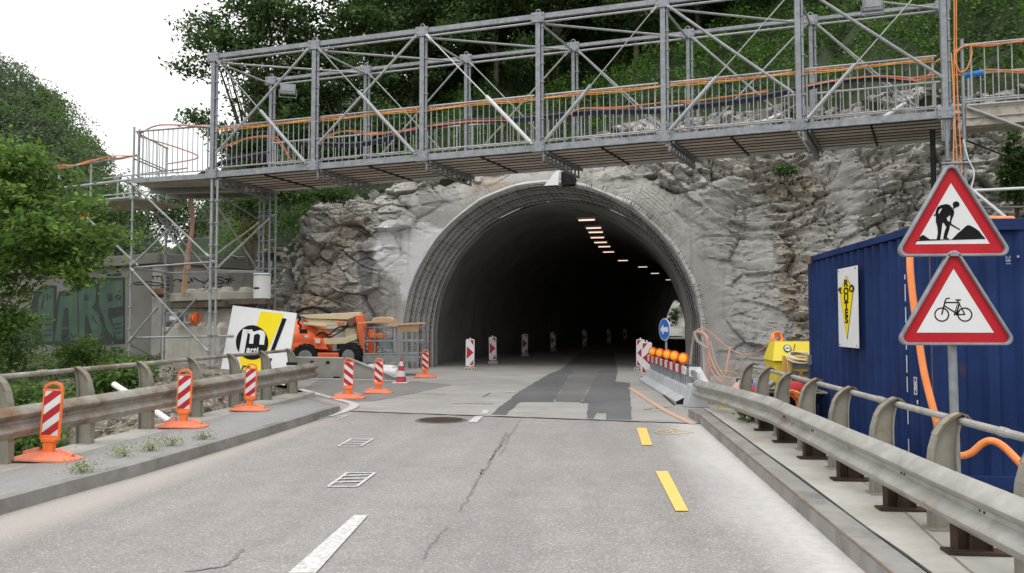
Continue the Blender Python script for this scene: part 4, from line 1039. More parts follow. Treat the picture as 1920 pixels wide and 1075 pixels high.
# ---- left tower
tw = world_thing('scaffold_tower', (-9.4, 18.0, .4), 'tall tube scaffold tower carrying the left end of the footbridge', 'scaffold')
legs = {'A': (-10.46, 17.4, .55), 'B': (B(0).x, B(0).y, .42), 'B2': (B(0).x + .14, B(0).y - .02, .42), 'C': (B(0, 1).x, B(0, 1).y, .4), 'C2': (B(0, 1).x - .16, B(0, 1).y + .02, .4), 'C3': (B(0, 1).x - .30, B(0, 1).y + .1, .4), 'C4': (B(0, 1).x + .13, B(0, 1).y + .05, .4), 'D': (-10.6, 19.15, .45), 'E': (-9.3, 18.95, .45)}
LG = {k: Vector(v) for k, v in legs.items()}
for k, p in LG.items():
    mb = MB(); top = {'A': 4.75, 'B': 4.75, 'B2': 4.7}.get(k, 4.65)
    mb.tube(p, (p.x, p.y, top), .026 if k not in ('B',) else .034)
    z = p.z + .3
    while z < top - .1: mb.tube((p.x, p.y, z), (p.x, p.y, z + .028), .055, 8); z += .5
    mb.box((p.x, p.y, p.z - .01), (.2, .2, .02)); mb.tube((p.x, p.y, p.z + .1), (p.x, p.y, p.z + .13), .08, 8)
    mb.build('leg', 'tube' if k[0] in 'AB' else 'galv', tw)
def tz(k, z): return Vector((LG[k].x, LG[k].y, z))
def tb(a, b, r=.024, name='brace', mat='tube'):
    mb = MB(); mb.tube(a, b, r)
    for p, q in ((a, b), (b, a)): d = (q - p).normalized(); mb.tube(p + d * .03, p + d * .13, .038, 6)
    mb.build(name, mat, tw)
YA = Vector((0, -.05, 0))
tb(tz('A', 4.72) + YA, tz('B', 2.95) + YA); tb(tz('A', 2.78) + YA, tz('A', 3.62) + YA + Vector((1.02, -.17, 0))); tb(tz('A', 2.76) + YA, tz('B', .85) + YA)
tb(tz('A', 1.05) + YA, tz('A', 1.85) + YA + Vector((.75, -.12, 0)))
tb(tz('A', 2.76), tz('B2', 2.86), .024, 'ledger'); tb(tz('A', 1.15), tz('B2', 1.20) + Vector((.45, -.05, 0)), .024, 'ledger')
tb(tz('D', 4.0), tz('E', 2.75), .022); tb(tz('D', 2.75), tz('E', 2.75), .02, 'ledger'); tb(tz('D', 3.55), tz('E', 3.6), .018, 'ledger', 'galv'); tb(tz('D', 4.0) , tz('E', 4.05), .018, 'ledger', 'galv'); tb(tz('E', 2.8), tz('C3', 2.75), .02, 'ledger')
tb(tz('A', 2.76), tz('D', 2.76), .022, 'ledger'); tb(tz('A', 4.2), tz('D', 4.1), .02, 'ledger'); tb(tz('D', 1.2), tz('E', 2.5), .022)
tb(tz('A', 1.0), tz('D', .5), .022); tb(tz('B', 2.95), tz('C3', 3.95), .024); tb(tz('B2', 2.7), tz('C', 4.05), .024); tb(tz('B', 4.3), tz('C3', 2.75), .022); tb(tz('B2', 2.62), tz('C2', 2.72), .024, 'ledger'); tb(tz('B', 4.45), tz('C2', 3.95), .022, 'ledger', 'galv_dark')
tb(tz('B2', .75), tz('C', 2.2), .024); tb(tz('B2', .6), tz('C3', 1.6), .024); tb(tz('C', 2.0), tz('C', 3.0) + Vector((.05, .0, 0)), .02); tb(tz('E', 1.2), tz('C3', 2.4), .02)
for zz in (1.4, 2.1, 2.8, 3.5, 4.1): tb(tz('C3', zz), tz('C4', zz), .018, 'ledger', 'galv')

# ---- right walkway beyond the truss, and the tower under it
rw = world_thing('scaffold_walkway', tuple(B(6)), 'railed plank walkway continuing past the truss at the right edge', 'walkway')
K0, K1 = B(6, 0, .12) + BDn * .33, B(6, 0, .20) + BDn * 3.4
railing(K0, K1, rw, nb=14, h=1.12, r=.011, mid=False); railing(K0 + BW * .95, K1 + BW * .95, rw, nb=14, h=1.10, mid=True)
mb = MB()
for j in range(4):
    f0, f1 = j / 4 + .01, (j + 1) / 4 - .01
    mb.hexa([p - UZ * .06 for p in (K0 + BW * f0, K1 + BW * f0, K1 + BW * f1, K0 + BW * f1)], [K0 + BW * f0, K1 + BW * f0, K1 + BW * f1, K0 + BW * f1])
mb.hexa([p - UZ * .36 for p in (K0, K1, K1 - BN * .03, K0 - BN * .03)], [p - UZ * .03 for p in (K0, K1, K1 - BN * .03, K0 - BN * .03)])
mb.build('deck', 'wood_deck_dark', rw)
mb = MB(); mb.tube(K0 - BN * .06, K1 - BN * .06, .026); mb.tube(K0 - BN * .05 - UZ * .22, K1 - BN * .05 - UZ * .20, .012); mb.build('edge_tube', 'tube', rw)
mb = MB(); mb.tube(K0 - BN * .08 - UZ * .03, K0 + BDn * 1.7 - UZ * .85 - BN * .08, .028); mb.build('brace', 'tube', rw)
mb = MB(); mb.tube(K0 + BN * .6 - UZ * .4, K0 + BDn * 1.6 - UZ * 1.2 + BN * .6, .016); mb.build('brace', 'rusty_dark', rw)
rt_ = world_thing('scaffold_tower', (B(6).x, B(6).y, -.1), 'pair of upright scaffold tubes and bracing behind the triangular signs', 'scaffold')
for off, r_, top, m_ in ((.02, .034, 5.2, 'galv'), (.30, .030, 6.6, 'galv'), ):
    mb = MB(); p = B(6) + BDn * off; mb.tube((p.x, p.y, -.1), (p.x, p.y, top), r_)
    for j in range(9): mb.tube((p.x, p.y, .4 + j * .5), (p.x, p.y, .43 + j * .5), r_ + .03, 8)
    mb.build('leg', m_, rt_)
mb = MB(); p = B(6) - BDn * .14 + BN * .3; mb.tube((p.x, p.y, -.1), (p.x, p.y, 5.05), .05); mb.build('leg', 'black_rubber', rt_)
for zz in (4.35, 3.2): mb = MB(); mb.tube(Vector((B(6).x, B(6).y, zz)) - BDn * .1 - BN * .05, Vector((B(6).x, B(6).y, zz)) + BDn * .5 - BN * .05, .024); mb.build('coupler', 'galv', rt_)
q0 = at(1824, 358, 14.6)
mb = MB(); mb.tube(q0 - Vector((.7, 0, .02)), q0 + Vector((2.2, 0, .08)), .026); mb.build('ledger', 'tube_bright', rt_)
mb = MB(); q1 = at(1830, 362, 14.55); q2 = at(1893, 414, 14.4); mb.tube(q1 + (q1 - q2) * .3, q2 + (q2 - q1) * .3, .028); mb.build('brace', 'tube_bright', rt_)
mb = MB(); q1 = at(1835, 391, 15.6); mb.tube(q1 - Vector((.8, 0, 0)), q1 + Vector((2.0, 0, .03)), .022); mb.build('ledger', 'galv_dark', rt_)
mb = MB(); q1 = at(1806, 262, 14.5); mb.path(catmull([q1, q1 + Vector((.08, 0, -.35)), q1 + Vector((.16, -.02, -.6)), q1 + Vector((.1, 0, -.95)), q1 + Vector((.2, 0, -1.1))], 4), .012, 5)
tag(mb.build('rope', 'sign_white'), 'frayed pale rope hanging from the scaffold above the triangular signs', 'rope')

# ---- cables and pipe along the bridge
def on_bridge(u, v, off): return onplane(u, v, B(0, 0, 0, off), BN)
def run(name, pts, off, r, mat, label, cat, grp, n=5, strands=1, spread=.03):
    mb = MB()
    for q in range(strands):
        P_ = [on_bridge(u, v, off) + Vector((rnd.uniform(-.02, .02), rnd.uniform(-.02, .02), rnd.uniform(-spread, spread))) for u, v in pts]
        mb.path(catmull(P_, 4), r, 6)
    return tag(mb.build(name, mat), label, cat, grp)
topline = [(on, 0) for on in range(0)]
for q, (m_, lb) in enumerate((('cable_orange', 'orange cables tied under the top rail of the footbridge railing'), ('cable_yellow', 'yellow cables tied under the top rail of the footbridge railing'))):
    mb = MB()
    for sdx in range(2):
        P_ = [B(k * .22, 0, 1.06 + .014 * math.sin(k * 1.7 + q + sdx) - .03 * q - .02 * sdx, .06 - .05 * ((k + q) % 2) * .3) for k in range(28)]
        mb.path(catmull(P_, 2), .0075, 5)
    tag(mb.build('cable', m_), lb, 'cable', 'cables along the footbridge')
run('cable', [(415, 277), (440, 268), (462, 261), (500, 256), (520, 262), (545, 300)], .16, .012, 'cable_orange', 'orange cables arching over the middle of the first bay on the left', 'cable', 'cables along the footbridge', strands=2)
run('cable', [(600, 272), (615, 256), (650, 248), (700, 251), (760, 244), (800, 236), (880, 228), (960, 224)], .18, .012, 'cable_orange', 'orange cables at mid height of the railing in the second and third bays', 'cable', 'cables along the footbridge', strands=2)
run('cable', [(1070, 216), (1090, 206), (1160, 202), (1240, 194), (1290, 190), (1350, 182), (1440, 172)], .18, .013, 'cable_orange', 'orange cables resting on the dark pipe in the fourth and fifth bays', 'cable', 'cables along the footbridge', strands=2)
run('cable', [(1500, 163), (1560, 152), (1640, 145), (1700, 150), (1725, 152), (1745, 138), (1752, 118), (1772, 108)], .12, .012, 'cable_orange', 'orange cables looping up beside the last tall post on the right', 'cable', 'cables along the footbridge', strands=2)
run('cable', [(1700, 147), (1760, 142), (1810, 140), (1850, 132), (1925, 134)], .12, .012, 'cable_orange', 'orange cables crossing into the right-hand walkway at mid height', 'cable', 'cables along the footbridge', strands=2)
run('cable', [(1790, 100), (1810, 88), (1860, 84), (1925, 74)], -.04, .012, 'cable_orange', 'orange cables under the top rail of the right-hand walkway', 'cable', 'cables along the footbridge', strands=2)
run('pipe', [(560, 268), (640, 272), (690, 268), (740, 255), (800, 240), (860, 230), (940, 226), (1010, 222), (1080, 213), (1150, 210), (1240, 209), (1290, 204), (1350, 195), (1420, 182), (1490, 168), (1560, 155), (1640, 150), (1710, 151)], .24, .058, 'pipe_black', 'thick dark blue-black pipe snaking along the footbridge behind its railing', 'pipe', None)
mb = MB(); P_ = [A0 + Vector((.1, .1, 1.12)), A0.lerp(B(0), .35) + UZ * 1.24, B(0, 0, 1.1, .05)]; mb.path(catmull(P_, 6), .02, 6)
P_ = [A0 + Vector((.05, .1, 1.05)), A0 + Vector((.8, .5, .85)), A0 + Vector((1.2, .7, .65)), A0 + Vector((.3, .9, .55))]; mb.path(catmull(P_, 6), .018, 6)
tag(mb.build('cable', 'hose_pink'), 'faded orange cables looped over the corner post of the left deck', 'cable', 'cables along the footbridge')
mb = MB()
for q in range(3): mb.path(catmull([E0.lerp(E1, f_) + UZ * (1.0 - .05 * math.sin(f_ * 9 + q)) + Vector((0, -.03 * q, 0)) for f_ in (0, .15, .3, .5, .7, .9, 1.1)], 4), .014, 5)
tag(mb.build('cable', 'cable_orange'), 'bundle of orange cables along the lower walkway at far left', 'cable', 'cables along the footbridge')
mb = MB(); mb.path(catmull([A1 + Vector((.2, 0, .1)), A1 + Vector((.9, 0, .45)), A1 + Vector((1.6, -.1, .75)), B(0, 1, .9)], 5), .06, 8)
tag(mb.build('pipe', 'pipe_black'), 'dark pipe climbing behind the railing of the left deck', 'pipe')
p = B(6) + BDn * .16
for q, (dx, m_, lb) in enumerate(((-.05, 'cable_yellow', 'yellow cable hanging beside the scaffold uprights on the right'), (.0, 'cable_orange', 'leftmost orange cable hanging between the scaffold uprights on the right'), (.05, 'cable_orange', 'rightmost orange cable hanging between the scaffold uprights on the right'))):
    mb = MB(); P_ = [p + BDn * (dx + .02 * math.sin(j * 1.3 + q)) - BN * .05 + UZ * (2.7 - j * .9 if q else 1.1 - j * .7) for j in range(8 if q else 7)]; mb.path(catmull(P_, 4), .011, 6)
    tag(mb.build('cable', m_), lb, 'cable')
mb = MB(); P_ = [B(6, 0, .9, -.05) + BDn * x for x in (.20, .16, .24, .36, .44, .42)]; P_ = [a + UZ * z for a, z in zip(P_, (.3, .1, -.15, -.1, .15, .35))]; mb.path(catmull(P_, 5), .014, 6)
tag(mb.build('cable', 'cable_orange'), 'small orange cable loop at the top of the right scaffold upright', 'cable')
# blue spiral cover on the cable
mb = MB(); P_ = catmull([on_bridge(u, v, .10) for u, v in ((1808, 143), (1825, 139), (1843, 137))], 6)
for j in range(len(P_) - 1):
    mb.tube(P_[j], P_[j].lerp(P_[j + 1], .8), .055, 8)
tag(mb.build('blue_sleeve', 'blue_plastic'), 'bright blue ribbed sleeve on the cables of the right-hand walkway', 'sleeve')
# orange down pipe bundle in the tower
mb = MB(); mb.path(catmull([at(357, 372, 18.9), at(361, 400, 18.9), at(359, 440, 18.9), at(352, 475, 18.9), at(354, 505, 18.9)], 5), .055, 8)
tag(mb.build('hose', 'hose_pink'), 'rusty orange hose bundle hanging inside the left scaffold tower', 'hose')
mb = MB(); mb.bar(at(344, 556, 19.2), at(352, 470, 19.0), .10, .06); tag(mb.build('timber_prop', 'plywood'), 'pale wooden prop standing on the stacked blocks in the left tower', 'timber')

# floodlights
def flood(u, v, Y, label, rz):
    p = at(u, v, Y); t_ = thing('floodlight', p, label, 'floodlight', None, rz)
    mb = MB(); mb.box((0, 0, 0), (.36, .10, .24)); mb.build('housing', 'machine_grey', t_, bev=.015)
    mb = MB(); mb.box((0, -.055, .02), (.29, .012, .14)); mb.build('lens', 'tube', t_)
    mb = MB(); mb.path([(-.2, 0, 0), (-.2, 0, -.15), (-.2, .0, -.19), (.2, 0, -.19), (.2, 0, -.15), (.2, 0, 0)], .012, 5); mb.build('bracket', 'galv', t_)
flood(540, 168, 18.3, 'floodlight hanging at the left end of the footbridge', .3); flood(1636, 10, 15.6, 'floodlight at the top edge over the right end of the footbridge', -.2)
# ================================================================== GUARDRAILS
def cpost(parent, x, y, zb, side, h, name='post', mat='post_metal', edge='post_rust'):
    """curved flanged guardrail post; side=+1: road lies towards +x"""
    zs = [0, .18, .36, .5, .62, .72, .80, .86, .895]
    outx = [.085, .085, .085, .083, .070, .045, .005, -.050, -.11]      # road-side curve
    inx = [-.085, -.085, -.082, -.078, -.078, -.085, -.10, -.125, -.15]
    sc = h / .895
    P_ = [(x + side * a, z * sc) for a, z in zip(outx, zs)]; Q = [(x + side * a, z * sc) for a, z in zip(inx, zs)]
    mb = MB()
    mb.prism(P_ + Q[::-1], (0, y - .006, zb), (1, 0, 0), (0, 0, 1), (0, .012, 0))
    for C_ in (P_, Q):
        for (x0, z0), (x1, z1) in zip(C_, C_[1:]):
            mb.hexa([(x0 - .005, y - .045, zb + z0), (x0 + .005, y - .045, zb + z0), (x0 + .005, y + .045, zb + z0), (x0 - .005, y + .045, zb + z0)],
                    [(x1 - .005, y - .045, zb + z1), (x1 + .005, y - .045, zb + z1), (x1 + .005, y + .045, zb + z1), (x1 - .005, y + .045, zb + z1)])
        if C_ is Q: break
    tx, tz_ = x + side * -.10, h
    mb.mat(1)
    arc_ = [(x + side * a, z * sc + .004) for a, z in zip(outx[5:], zs[5:])] + [(x + side * -.15, h - .015), (x + side * -.185, h - .05)]
    for (x0, z0), (x1, z1) in zip(arc_, arc_[1:]):
        mb.mat(0); mb.bar((x0, y, zb + z0 + .004), (x1, y, zb + z1 + .004), .090, .008, (0, 0, 1)); mb.mat(1)
        for sy in (-.046, .046): mb.bar((x0, y + sy, zb + z0 + .006), (x1, y + sy, zb + z1 + .006), .006, .012, (0, 0, 1))
    mb.mat(0); mb.box((x, y, zb + .006), (.22, .16, .012))
    return mb.build(name, [mat, edge], parent, ang=30)
WB = [(.0, -.158), (-.018, -.152), (-.076, -.098), (-.086, -.080), (-.076, -.062), (-.010, -.014), (-.010, .014), (-.076, .062), (-.086, .080), (-.076, .098), (-.018, .152), (.0, .158)]
def wbeam(parent, path_, side, mat, name='beam', seed=1):
    """W-profile rail along (x,y,z); side=+1: ridges towards +x"""
    rr = random.Random(seed); mb = MB(); rows_ = []
    for i, p in enumerate(path_):
        p = Vector(p); a = Vector(path_[max(i - 1, 0)]); b = Vector(path_[min(i + 1, len(path_) - 1)]); d = (b - a).normalized(); nrm = Vector((d.y, -d.x, 0)).normalized() * side
        dent = noise.noise(Vector((p.x, p.y * 1.1, seed))) * .012
        rows_.append([p + nrm * (-ox + dent) + Vector((0, 0, oz)) for ox, oz in WB] + [p + nrm * (-ox - .006 + dent) + Vector((0, 0, oz)) for ox, oz in WB[::-1]])
    n_ = len(rows_[0]); mb.v = [tuple(q) for r_ in rows_ for q in r_]
    mb.f = [[i * n_ + k, i * n_ + (k + 1) % n_, (i + 1) * n_ + (k + 1) % n_, (i + 1) * n_ + k] for i in range(len(rows_) - 1) for k in range(n_)]; mb.m = [0] * len(mb.f)
    mb.f.append(list(range(n_))); mb.m.append(0); mb.f.append([(len(rows_) - 1) * n_ + k for k in range(n_)]); mb.m.append(0)
    o = mb.build(name, mat, parent, ang=40); return o
gl = world_thing('guardrail', (-5.7, 8.7, .12), 'weathered rusty guardrail with handrail along the left pavement', 'guardrail')
yl = [-.4, .9, 2.2, 3.5, 4.8, 6.1, 7.42, 8.72, 10.0, 11.33, 12.64, 13.92, 15.2]
for y in yl: cpost(gl, -5.76, y, .10, 1, .88)
wbeam(gl, [(-5.62, -1 + .3 * i, .515) for i in range(58)], 1, 'rail_metal', seed=2)
mb = MB(); mb.tube((-5.90, -1, .955), (-5.90, 15.5, .945), .030, 10); 
for y in (2.0, 8.1, 12.2): mb.tube((-5.90, y, .952), (-5.90, y + .12, .952), .036, 10)
mb.build('handrail', 'rail_metal', gl)
for y in [2.9 + 1.3 * i for i in range(10)]:
    for dz in (-.02, .02): mb = MB(); mb.tube((-5.61, y + .05, .515 + dz), (-5.595, y + .05, .515 + dz), .009, 6); mb.build('bolt', 'rusty_dark', gl)
gr = world_thing('guardrail', (2.3, 8, .13), 'grey guardrail with curved posts and dented beam along the right kerb', 'guardrail')
yr = [1.2, 2.3, 3.4, 4.5, 5.6, 6.7, 7.8, 8.9, 10.0, 11.1, 12.2]
for y in yr: cpost(gr, 2.36, y, .128, -1, .76)
pr_ = [(2.165, -1 + .3 * i, .465) for i in range(36)]
pr_ += [(2.165, 9.75, .462), (2.17, 9.9, .455), (2.15, 10.05, .450)]
pr_ += [(p.x, p.y, p.z) for p in catmull([(2.13, 10.3, .448), (2.09, 11.2, .43), (2.04, 12.2, .405), (1.98, 13.2, .37), (1.92, 14.25, .335)], 4)]
wbeam(gr, pr_, -1, 'rail_right', seed=5)
mb = MB(); mb.tube((2.48, -1, .845), (2.48, 12.35, .845), .025, 10)
for y in (5.0, 7.0, 9.6): mb.tube((2.48, y, .845), (2.48, y + .08, .845), .030, 10)
mb.build('handrail', 'rail_right', gr)
mb = MB(); mb.tube((2.48, 12.4, .84), (2.60, 13.1, .80), .028, 8); mb.build('bent_end', 'post_metal', gr)
for y in [2.4 + 1.1 * i for i in range(7)]:
    for dy in (0, .05): mb = MB(); mb.tube((2.165, y + dy, .465), (2.148, y + dy, .465), .008, 6); mb.build('bolt', 'rusty_dark', gr)
for y in (2.85, 3.95, 5.05, 6.15, 7.25, 8.35, 9.45, 10.45):
    mb = MB(); x = 2.30
    mb.bar((x - .04, y, .13), (x - .04, y, .42), .008, .09, (0, 1, 0)); mb.box((x - .015, y, .27), (.20, .008, .28)); mb.box((x - .115, y, .27), (.008, .09, .28)); mb.box((x + .085, y, .27), (.008, .09, .28))
    mb.box((x, y - .02, .139), (.36, .13, .014)); mb.box((x - .08, y - .05, .150), (.2, .02, .010), .15)
    mb.build('support_foot', 'rusty_dark', gr)

# ================================================================== CONTAINER
ct = world_thing('shipping_container', (3.3, 10.0, -.1), 'dark blue corrugated steel container behind the right guardrail', 'container')
X0, X1, YN, YF, ZB, ZTp = 3.30, 5.74, 7.85, 12.23, -.10, 2.48
def corr(n_, L_, dp=.05):     # corrugation profile along length: (t, depth)
    out = []; p_ = L_ / n_
    for i in range(n_): b = i * p_; out += [(b, 0), (b + p_ * .30, 0), (b + p_ * .45, dp), (b + p_ * .85, dp)]
    out.append((L_, 0)); return out
mb = MB()
pf = corr(16, YF - YN - .30)
for (t0, d0), (t1, d1) in zip(pf, pf[1:]):
    y0, y1 = YN + .15 + t0, YN + .15 + t1; mb.quad((X0 + .015 + d0, y0, ZB + .16), (X0 + .015 + d0, y0, ZTp - .09), (X0 + .015 + d1, y1, ZTp - .09), (X0 + .015 + d1, y1, ZB + .16))
mb.build('side_wall', 'container_blue', ct, smooth=False)
mb = MB(); pf = corr(7, X1 - X0 - .30, .045)
for (t0, d0), (t1, d1) in zip(pf, pf[1:]):
    x0, x1 = X0 + .15 + t0, X0 + .15 + t1; mb.quad((x0, YN + .02 + d0, ZB + .16), (x1, YN + .02 + d1, ZB + .16), (x1, YN + .02 + d1, ZTp - .11), (x0, YN + .02 + d0, ZTp - .11))
mb.build('end_wall', 'container_blue', ct, smooth=False)
mb = MB(); mb.box(((X0 + X1) / 2, (YN + YF) / 2, ZTp - .045), (X1 - X0 - .1, YF - YN - .1, .05)); mb.box((X1 - .03, (YN + YF) / 2, (ZB + ZTp) / 2), (.03, YF - YN - .1, 2.3)); mb.box(((X0 + X1) / 2, YF - .03, (ZB + ZTp) / 2), (X1 - X0 - .1, .03, 2.3)); mb.build('roof', 'container_blue', ct)
mb = MB()
for x in (X0, X1 - .08):
    mb = MB(); mb.box((x + .04, (YN + YF) / 2, ZTp - .04), (.08, YF - YN - .2, .08)); mb.build('top_rail', 'container_blue', ct, bev=.006); mb = MB(); mb.box((x + .04, (YN + YF) / 2, ZB + .10), (.08, YF - YN - .2, .14)); mb.build('bottom_rail', 'container_blue', ct, bev=.006)
for y in (YN + .04, YF - .04):
    mb = MB(); mb.box(((X0 + X1) / 2, y, ZTp - .055), (X1 - X0 - .2, .08, .11)); mb.build('top_rail', 'container_blue', ct, bev=.006); mb = MB(); mb.box(((X0 + X1) / 2, y, ZB + .10), (X1 - X0 - .2, .08, .14)); mb.build('bottom_rail', 'container_blue', ct, bev=.006)
for x, y, m_ in ((X0 + .07, YN + .07, 'container_blue'), (X1 - .07, YN + .07, 'container_blue'), (X0 + .07, YF - .07, 'container_blue'), (X1 - .07, YF - .07, 'container_blue')):
    mb = MB(); mb.box((x, y, (ZB + ZTp) / 2), (.144, .144, ZTp - ZB - .2)); mb.mat(1); mb.box((x, y, ZTp - .052), (.16, .17, .12)); mb.box((x, y, ZB + .06), (.16, .17, .12)); mb.build('corner_post', [m_, 'rusty' if y > 10 else 'container_blue'], ct, bev=.006)
mb = MB(); mb.box((X0 + .01, YN + .155, 1.1), (.012, .03, 2.2)); mb.box((X0 + .004, YF - .13, 1.2), (.012, .02, 2.4)); mb.build('rust_seam', 'rusty', ct)
mb = MB(); mb.box((X0 - .02, YF - .10, .95), (.05, .06, .14)); mb.build('door_hinge', 'galv_dark', ct)
sheet('grey_stencil', (.25, .27, .32), (.4, .42, .46), 30, .7, bump=0)
# broken white tape lines and little stencils on the steel
mb = MB()
rr = random.Random(3)
for (y_, zlist) in ((8.62, [(1.95, 2.0), (1.72, 1.9), (1.5, 1.66), (1.22, 1.42), (.98, 1.16), (.78, .94), (.45, .62), (.1, .3)]),):
    for a, b in zlist: mb.box((X0 + .005, y_, (a + b) / 2), (.006, .012, b - a))
for a, b in ((.72, .98),):
    y_ = 8.42
    for yy in (y_ - .03, y_ + .03): mb.box((X0 + .008, yy, .86), (.006, .008, .17))
    for zz in (.775, .945): mb.box((X0 + .008, y_, zz), (.006, .06, .008))
    mb.box((X0 + .008, y_, .86), (.006, .012, .09)); mb.box((X0 + .008, y_ - .04, .70), (.006, .02, .04))
mb.build('stencil', 'sign_white', ct)
mb = MB()
text_mb(mb, '281', Vector((X0 + .63, YN + .012, 2.13)), (0, 0, -1), (1, 0, 0), .062, (0, .004, 0)); mb.box((X0 + .74, YN + .012, 2.12), (.02, .004, .02))
mb.build('stencil', 'grey_stencil', ct)
# company panel on the container side
pn = world_thing('company_sign', (3.24, 10.0, 1.2), 'upright white panel with yellow diamond hanging on the blue container', 'sign')
PO = Vector((3.262, 10.42, 0)); pz = 1.19; PY0, PY1 = 10.42, 9.85    # left (far) and right (near) edge
pc = [at(1571.4, 506, 1), 0]
def xplane(u, v, X):
    d = ray(u, v); t_ = X / d.x; return Vector((X, d.y * t_, CH + d.z * t_))
cor = [xplane(u, v, 3.26) for u, v in ((1571.5, 505.5), (1608, 497.5), (1610.5, 653), (1573.5, 650.5))]
yL = (cor[0].y + cor[3].y) / 2; yR = (cor[1].y + cor[2].y) / 2; zT = (cor[0].z + cor[1].z) / 2; zBt = (cor[2].z + cor[3].z) / 2
pn.location = (3.26, (yL + yR) / 2, zBt); pn['_o'] = (3.26, (yL + yR) / 2, zBt)
mb = MB(); mb.box((3.26, (yL + yR) / 2, (zT + zBt) / 2), (.012, yL - yR, zT - zBt)); mb.build('panel', 'sign_white', pn, bev=.003)
PW, PH = yL - yR, zT - zBt
def ploc(s_, t_, o_=0.0): return Vector((3.252 - o_, yL - s_ * PW, zBt + t_ * PH))
ux_, uy_ = Vector((0, -1, 0)), Vector((0, 0, 1))
def kite(f_): cx_, cz_ = .46, .70; return [(cx_ + (a - cx_) * f_ , cz_ + (b - cz_) * f_) for a, b in ((.46, .90), (.10, .705), (.46, .09), (.82, .705))]
mb = MB(); mb.mat(0); a = [(x * PW, y * PH) for x, y in kite(1.0)]; mb.prism(a, ploc(0, 0, .001), ux_, uy_, (-.001, 0, 0)); mb.mat(1); a = [(x * PW, y * PH) for x, y in kite(.955)]; mb.prism(a, ploc(0, 0, .002), ux_, uy_, (-.001, 0, 0))
mb.build('emblem', ['black_paint', 'yellow_sign'], pn, smooth=False)
mb = MB(); hL = PH * .068 / .72
for ch, t_ in (('R', .755), ('O', .665), ('U', .575), ('T', .485), ('E', .395), ('S', .305)):
    text_mb(mb, ch, ploc(.46, t_ + (.0 if ch != 'R' else .01), .0035), ux_, uy_, hL * 1.25, (-.001, 0, 0), .006, 0, 'CENTER', 2.1)
c_, s_ = math.cos(.75), math.sin(.75)
text_mb(mb, 'P', ploc(.25, .69, .0035), (0, -c_ * 2.2, s_), (0, s_ * 2.2, c_), hL * 1.25, (-.001, 0, 0), .004, 0, 'CENTER', 1)
text_mb(mb, 'O', ploc(.67, .70, .0035), (0, -c_ * 2, -s_), (0, -s_ * 2, c_), hL * 1.2, (-.001, 0, 0), .006, 0, 'CENTER', 1)
mb.build('lettering', 'black_paint', pn, smooth=False)
mb = MB()
for a, b in ((.07, .03), (.93, .03), (.07, .97), (.93, .97)): q = ploc(a, b); mb.tube(q, q + Vector((-.006, 0, 0)), .010, 8)
mb.build('screw', 'galv_dark', pn)

# ================================================================== TRIANGULAR SIGNS
def roundtri(s_, r_, n=7):     # equilateral triangle with rounded corners, side s_ measured outside; origin = centroid
    Rr = s_ / math.sqrt(3) ; out = []
    Rc = Rr - 2 * r_ + r_ * 0
    for k in range(3):
        a0 = PI / 2 + k * 2 * PI / 3; c = (math.cos(a0) * Rc, math.sin(a0) * Rc)
        for j in range(n): a = a0 - PI / 3 + 2 * PI / 3 * j / (n - 1); out.append((c[0] + r_ * math.cos(a), c[1] + r_ * math.sin(a)))
    return out
def ring_poly(mb, outer, inner, O_, y0, dep):
    n_ = len(outer); V_ = []
    for pl in (outer, inner):
        for yy in (y0, y0 + dep): V_ += [(O_.x + x, O_.y + yy, O_.z + z) for x, z in pl]
    A_, B_, C_, D_ = 0, n_, 2 * n_, 3 * n_; f = []
    for i in range(n_):
        j = (i + 1) % n_; f += [(A_ + i, A_ + j, C_ + j, C_ + i), (A_ + j, A_ + i, B_ + i, B_ + j), (C_ + i, C_ + j, D_ + j, D_ + i), (B_ + i, D_ + i, D_ + j, B_ + j)]
    mb.add(V_, f)
SY = 6.55
def tri_sign(c, side, label):
    t_ = world_thing('warning_sign', tuple(c), label, 'road sign')
    O_ = Vector(c)
    mb = MB(); ring_poly(mb, roundtri(side, .055), roundtri(side - .075, .04), O_, -.02, .05); mb.build('frame', 'galv', t_, bev=.006)
    mb = MB(); mb.prism(roundtri(side - .07, .042), O_ + Vector((0, .012, 0)), (1, 0, 0), (0, 0, 1), (0, -.004, 0)); mb.build('red_border', 'sign_red', t_)
    s2 = side - .345; Rr = s2 / math.sqrt(3)
    wt = [(Rr * math.cos(PI / 2 + k * 2 * PI / 3), Rr * math.sin(PI / 2 + k * 2 * PI / 3)) for k in range(3)]
    mb = MB(); mb.prism(wt, O_ + Vector((0, .0075, 0)), (1, 0, 0), (0, 0, 1), (0, -.002, 0)); mb.build('face', 'sign_white', t_)
    return t_, O_
def px_sign(pl, cu, cv, O_):   # photo-measured outline on the flat sign, relative to the face centre
    return [((u - cu) / F * SY * 1.0, -(v - cv) / F * SY) for u, v in pl]
cc1 = at(1785.5, 419.5, SY); t1, O1 = tri_sign(cc1, .905, 'upper red triangle sign showing a road worker digging')
cc2 = at(1790.5, 584, SY); t2, O2 = tri_sign(cc2, .925, 'lower red triangle sign showing a bicycle')
z5 = lambda x, y: (1660 + x * 260 / 665, 280 + y * 420 / 1075)
def picto(mb, pl, O_, cu, cv, yo=.0045):
    mb.prism(px_sign([z5(*p) for p in pl], cu, cv, O_), O_ + Vector((0, yo, 0)), (1, 0, 0), (0, 0, 1), (0, -.0015, 0))
mb = MB()
picto(mb, [(163, 432), (176, 428), (172, 424), (180, 415), (190, 408), (197, 410), (212, 422), (222, 428), (318, 430), (330, 418), (345, 402), (362, 388), (378, 372), (388, 365), (400, 366), (420, 378), (440, 394), (452, 412), (464, 426), (464, 429), (163, 436)], O1, 1785.5, 419.5)
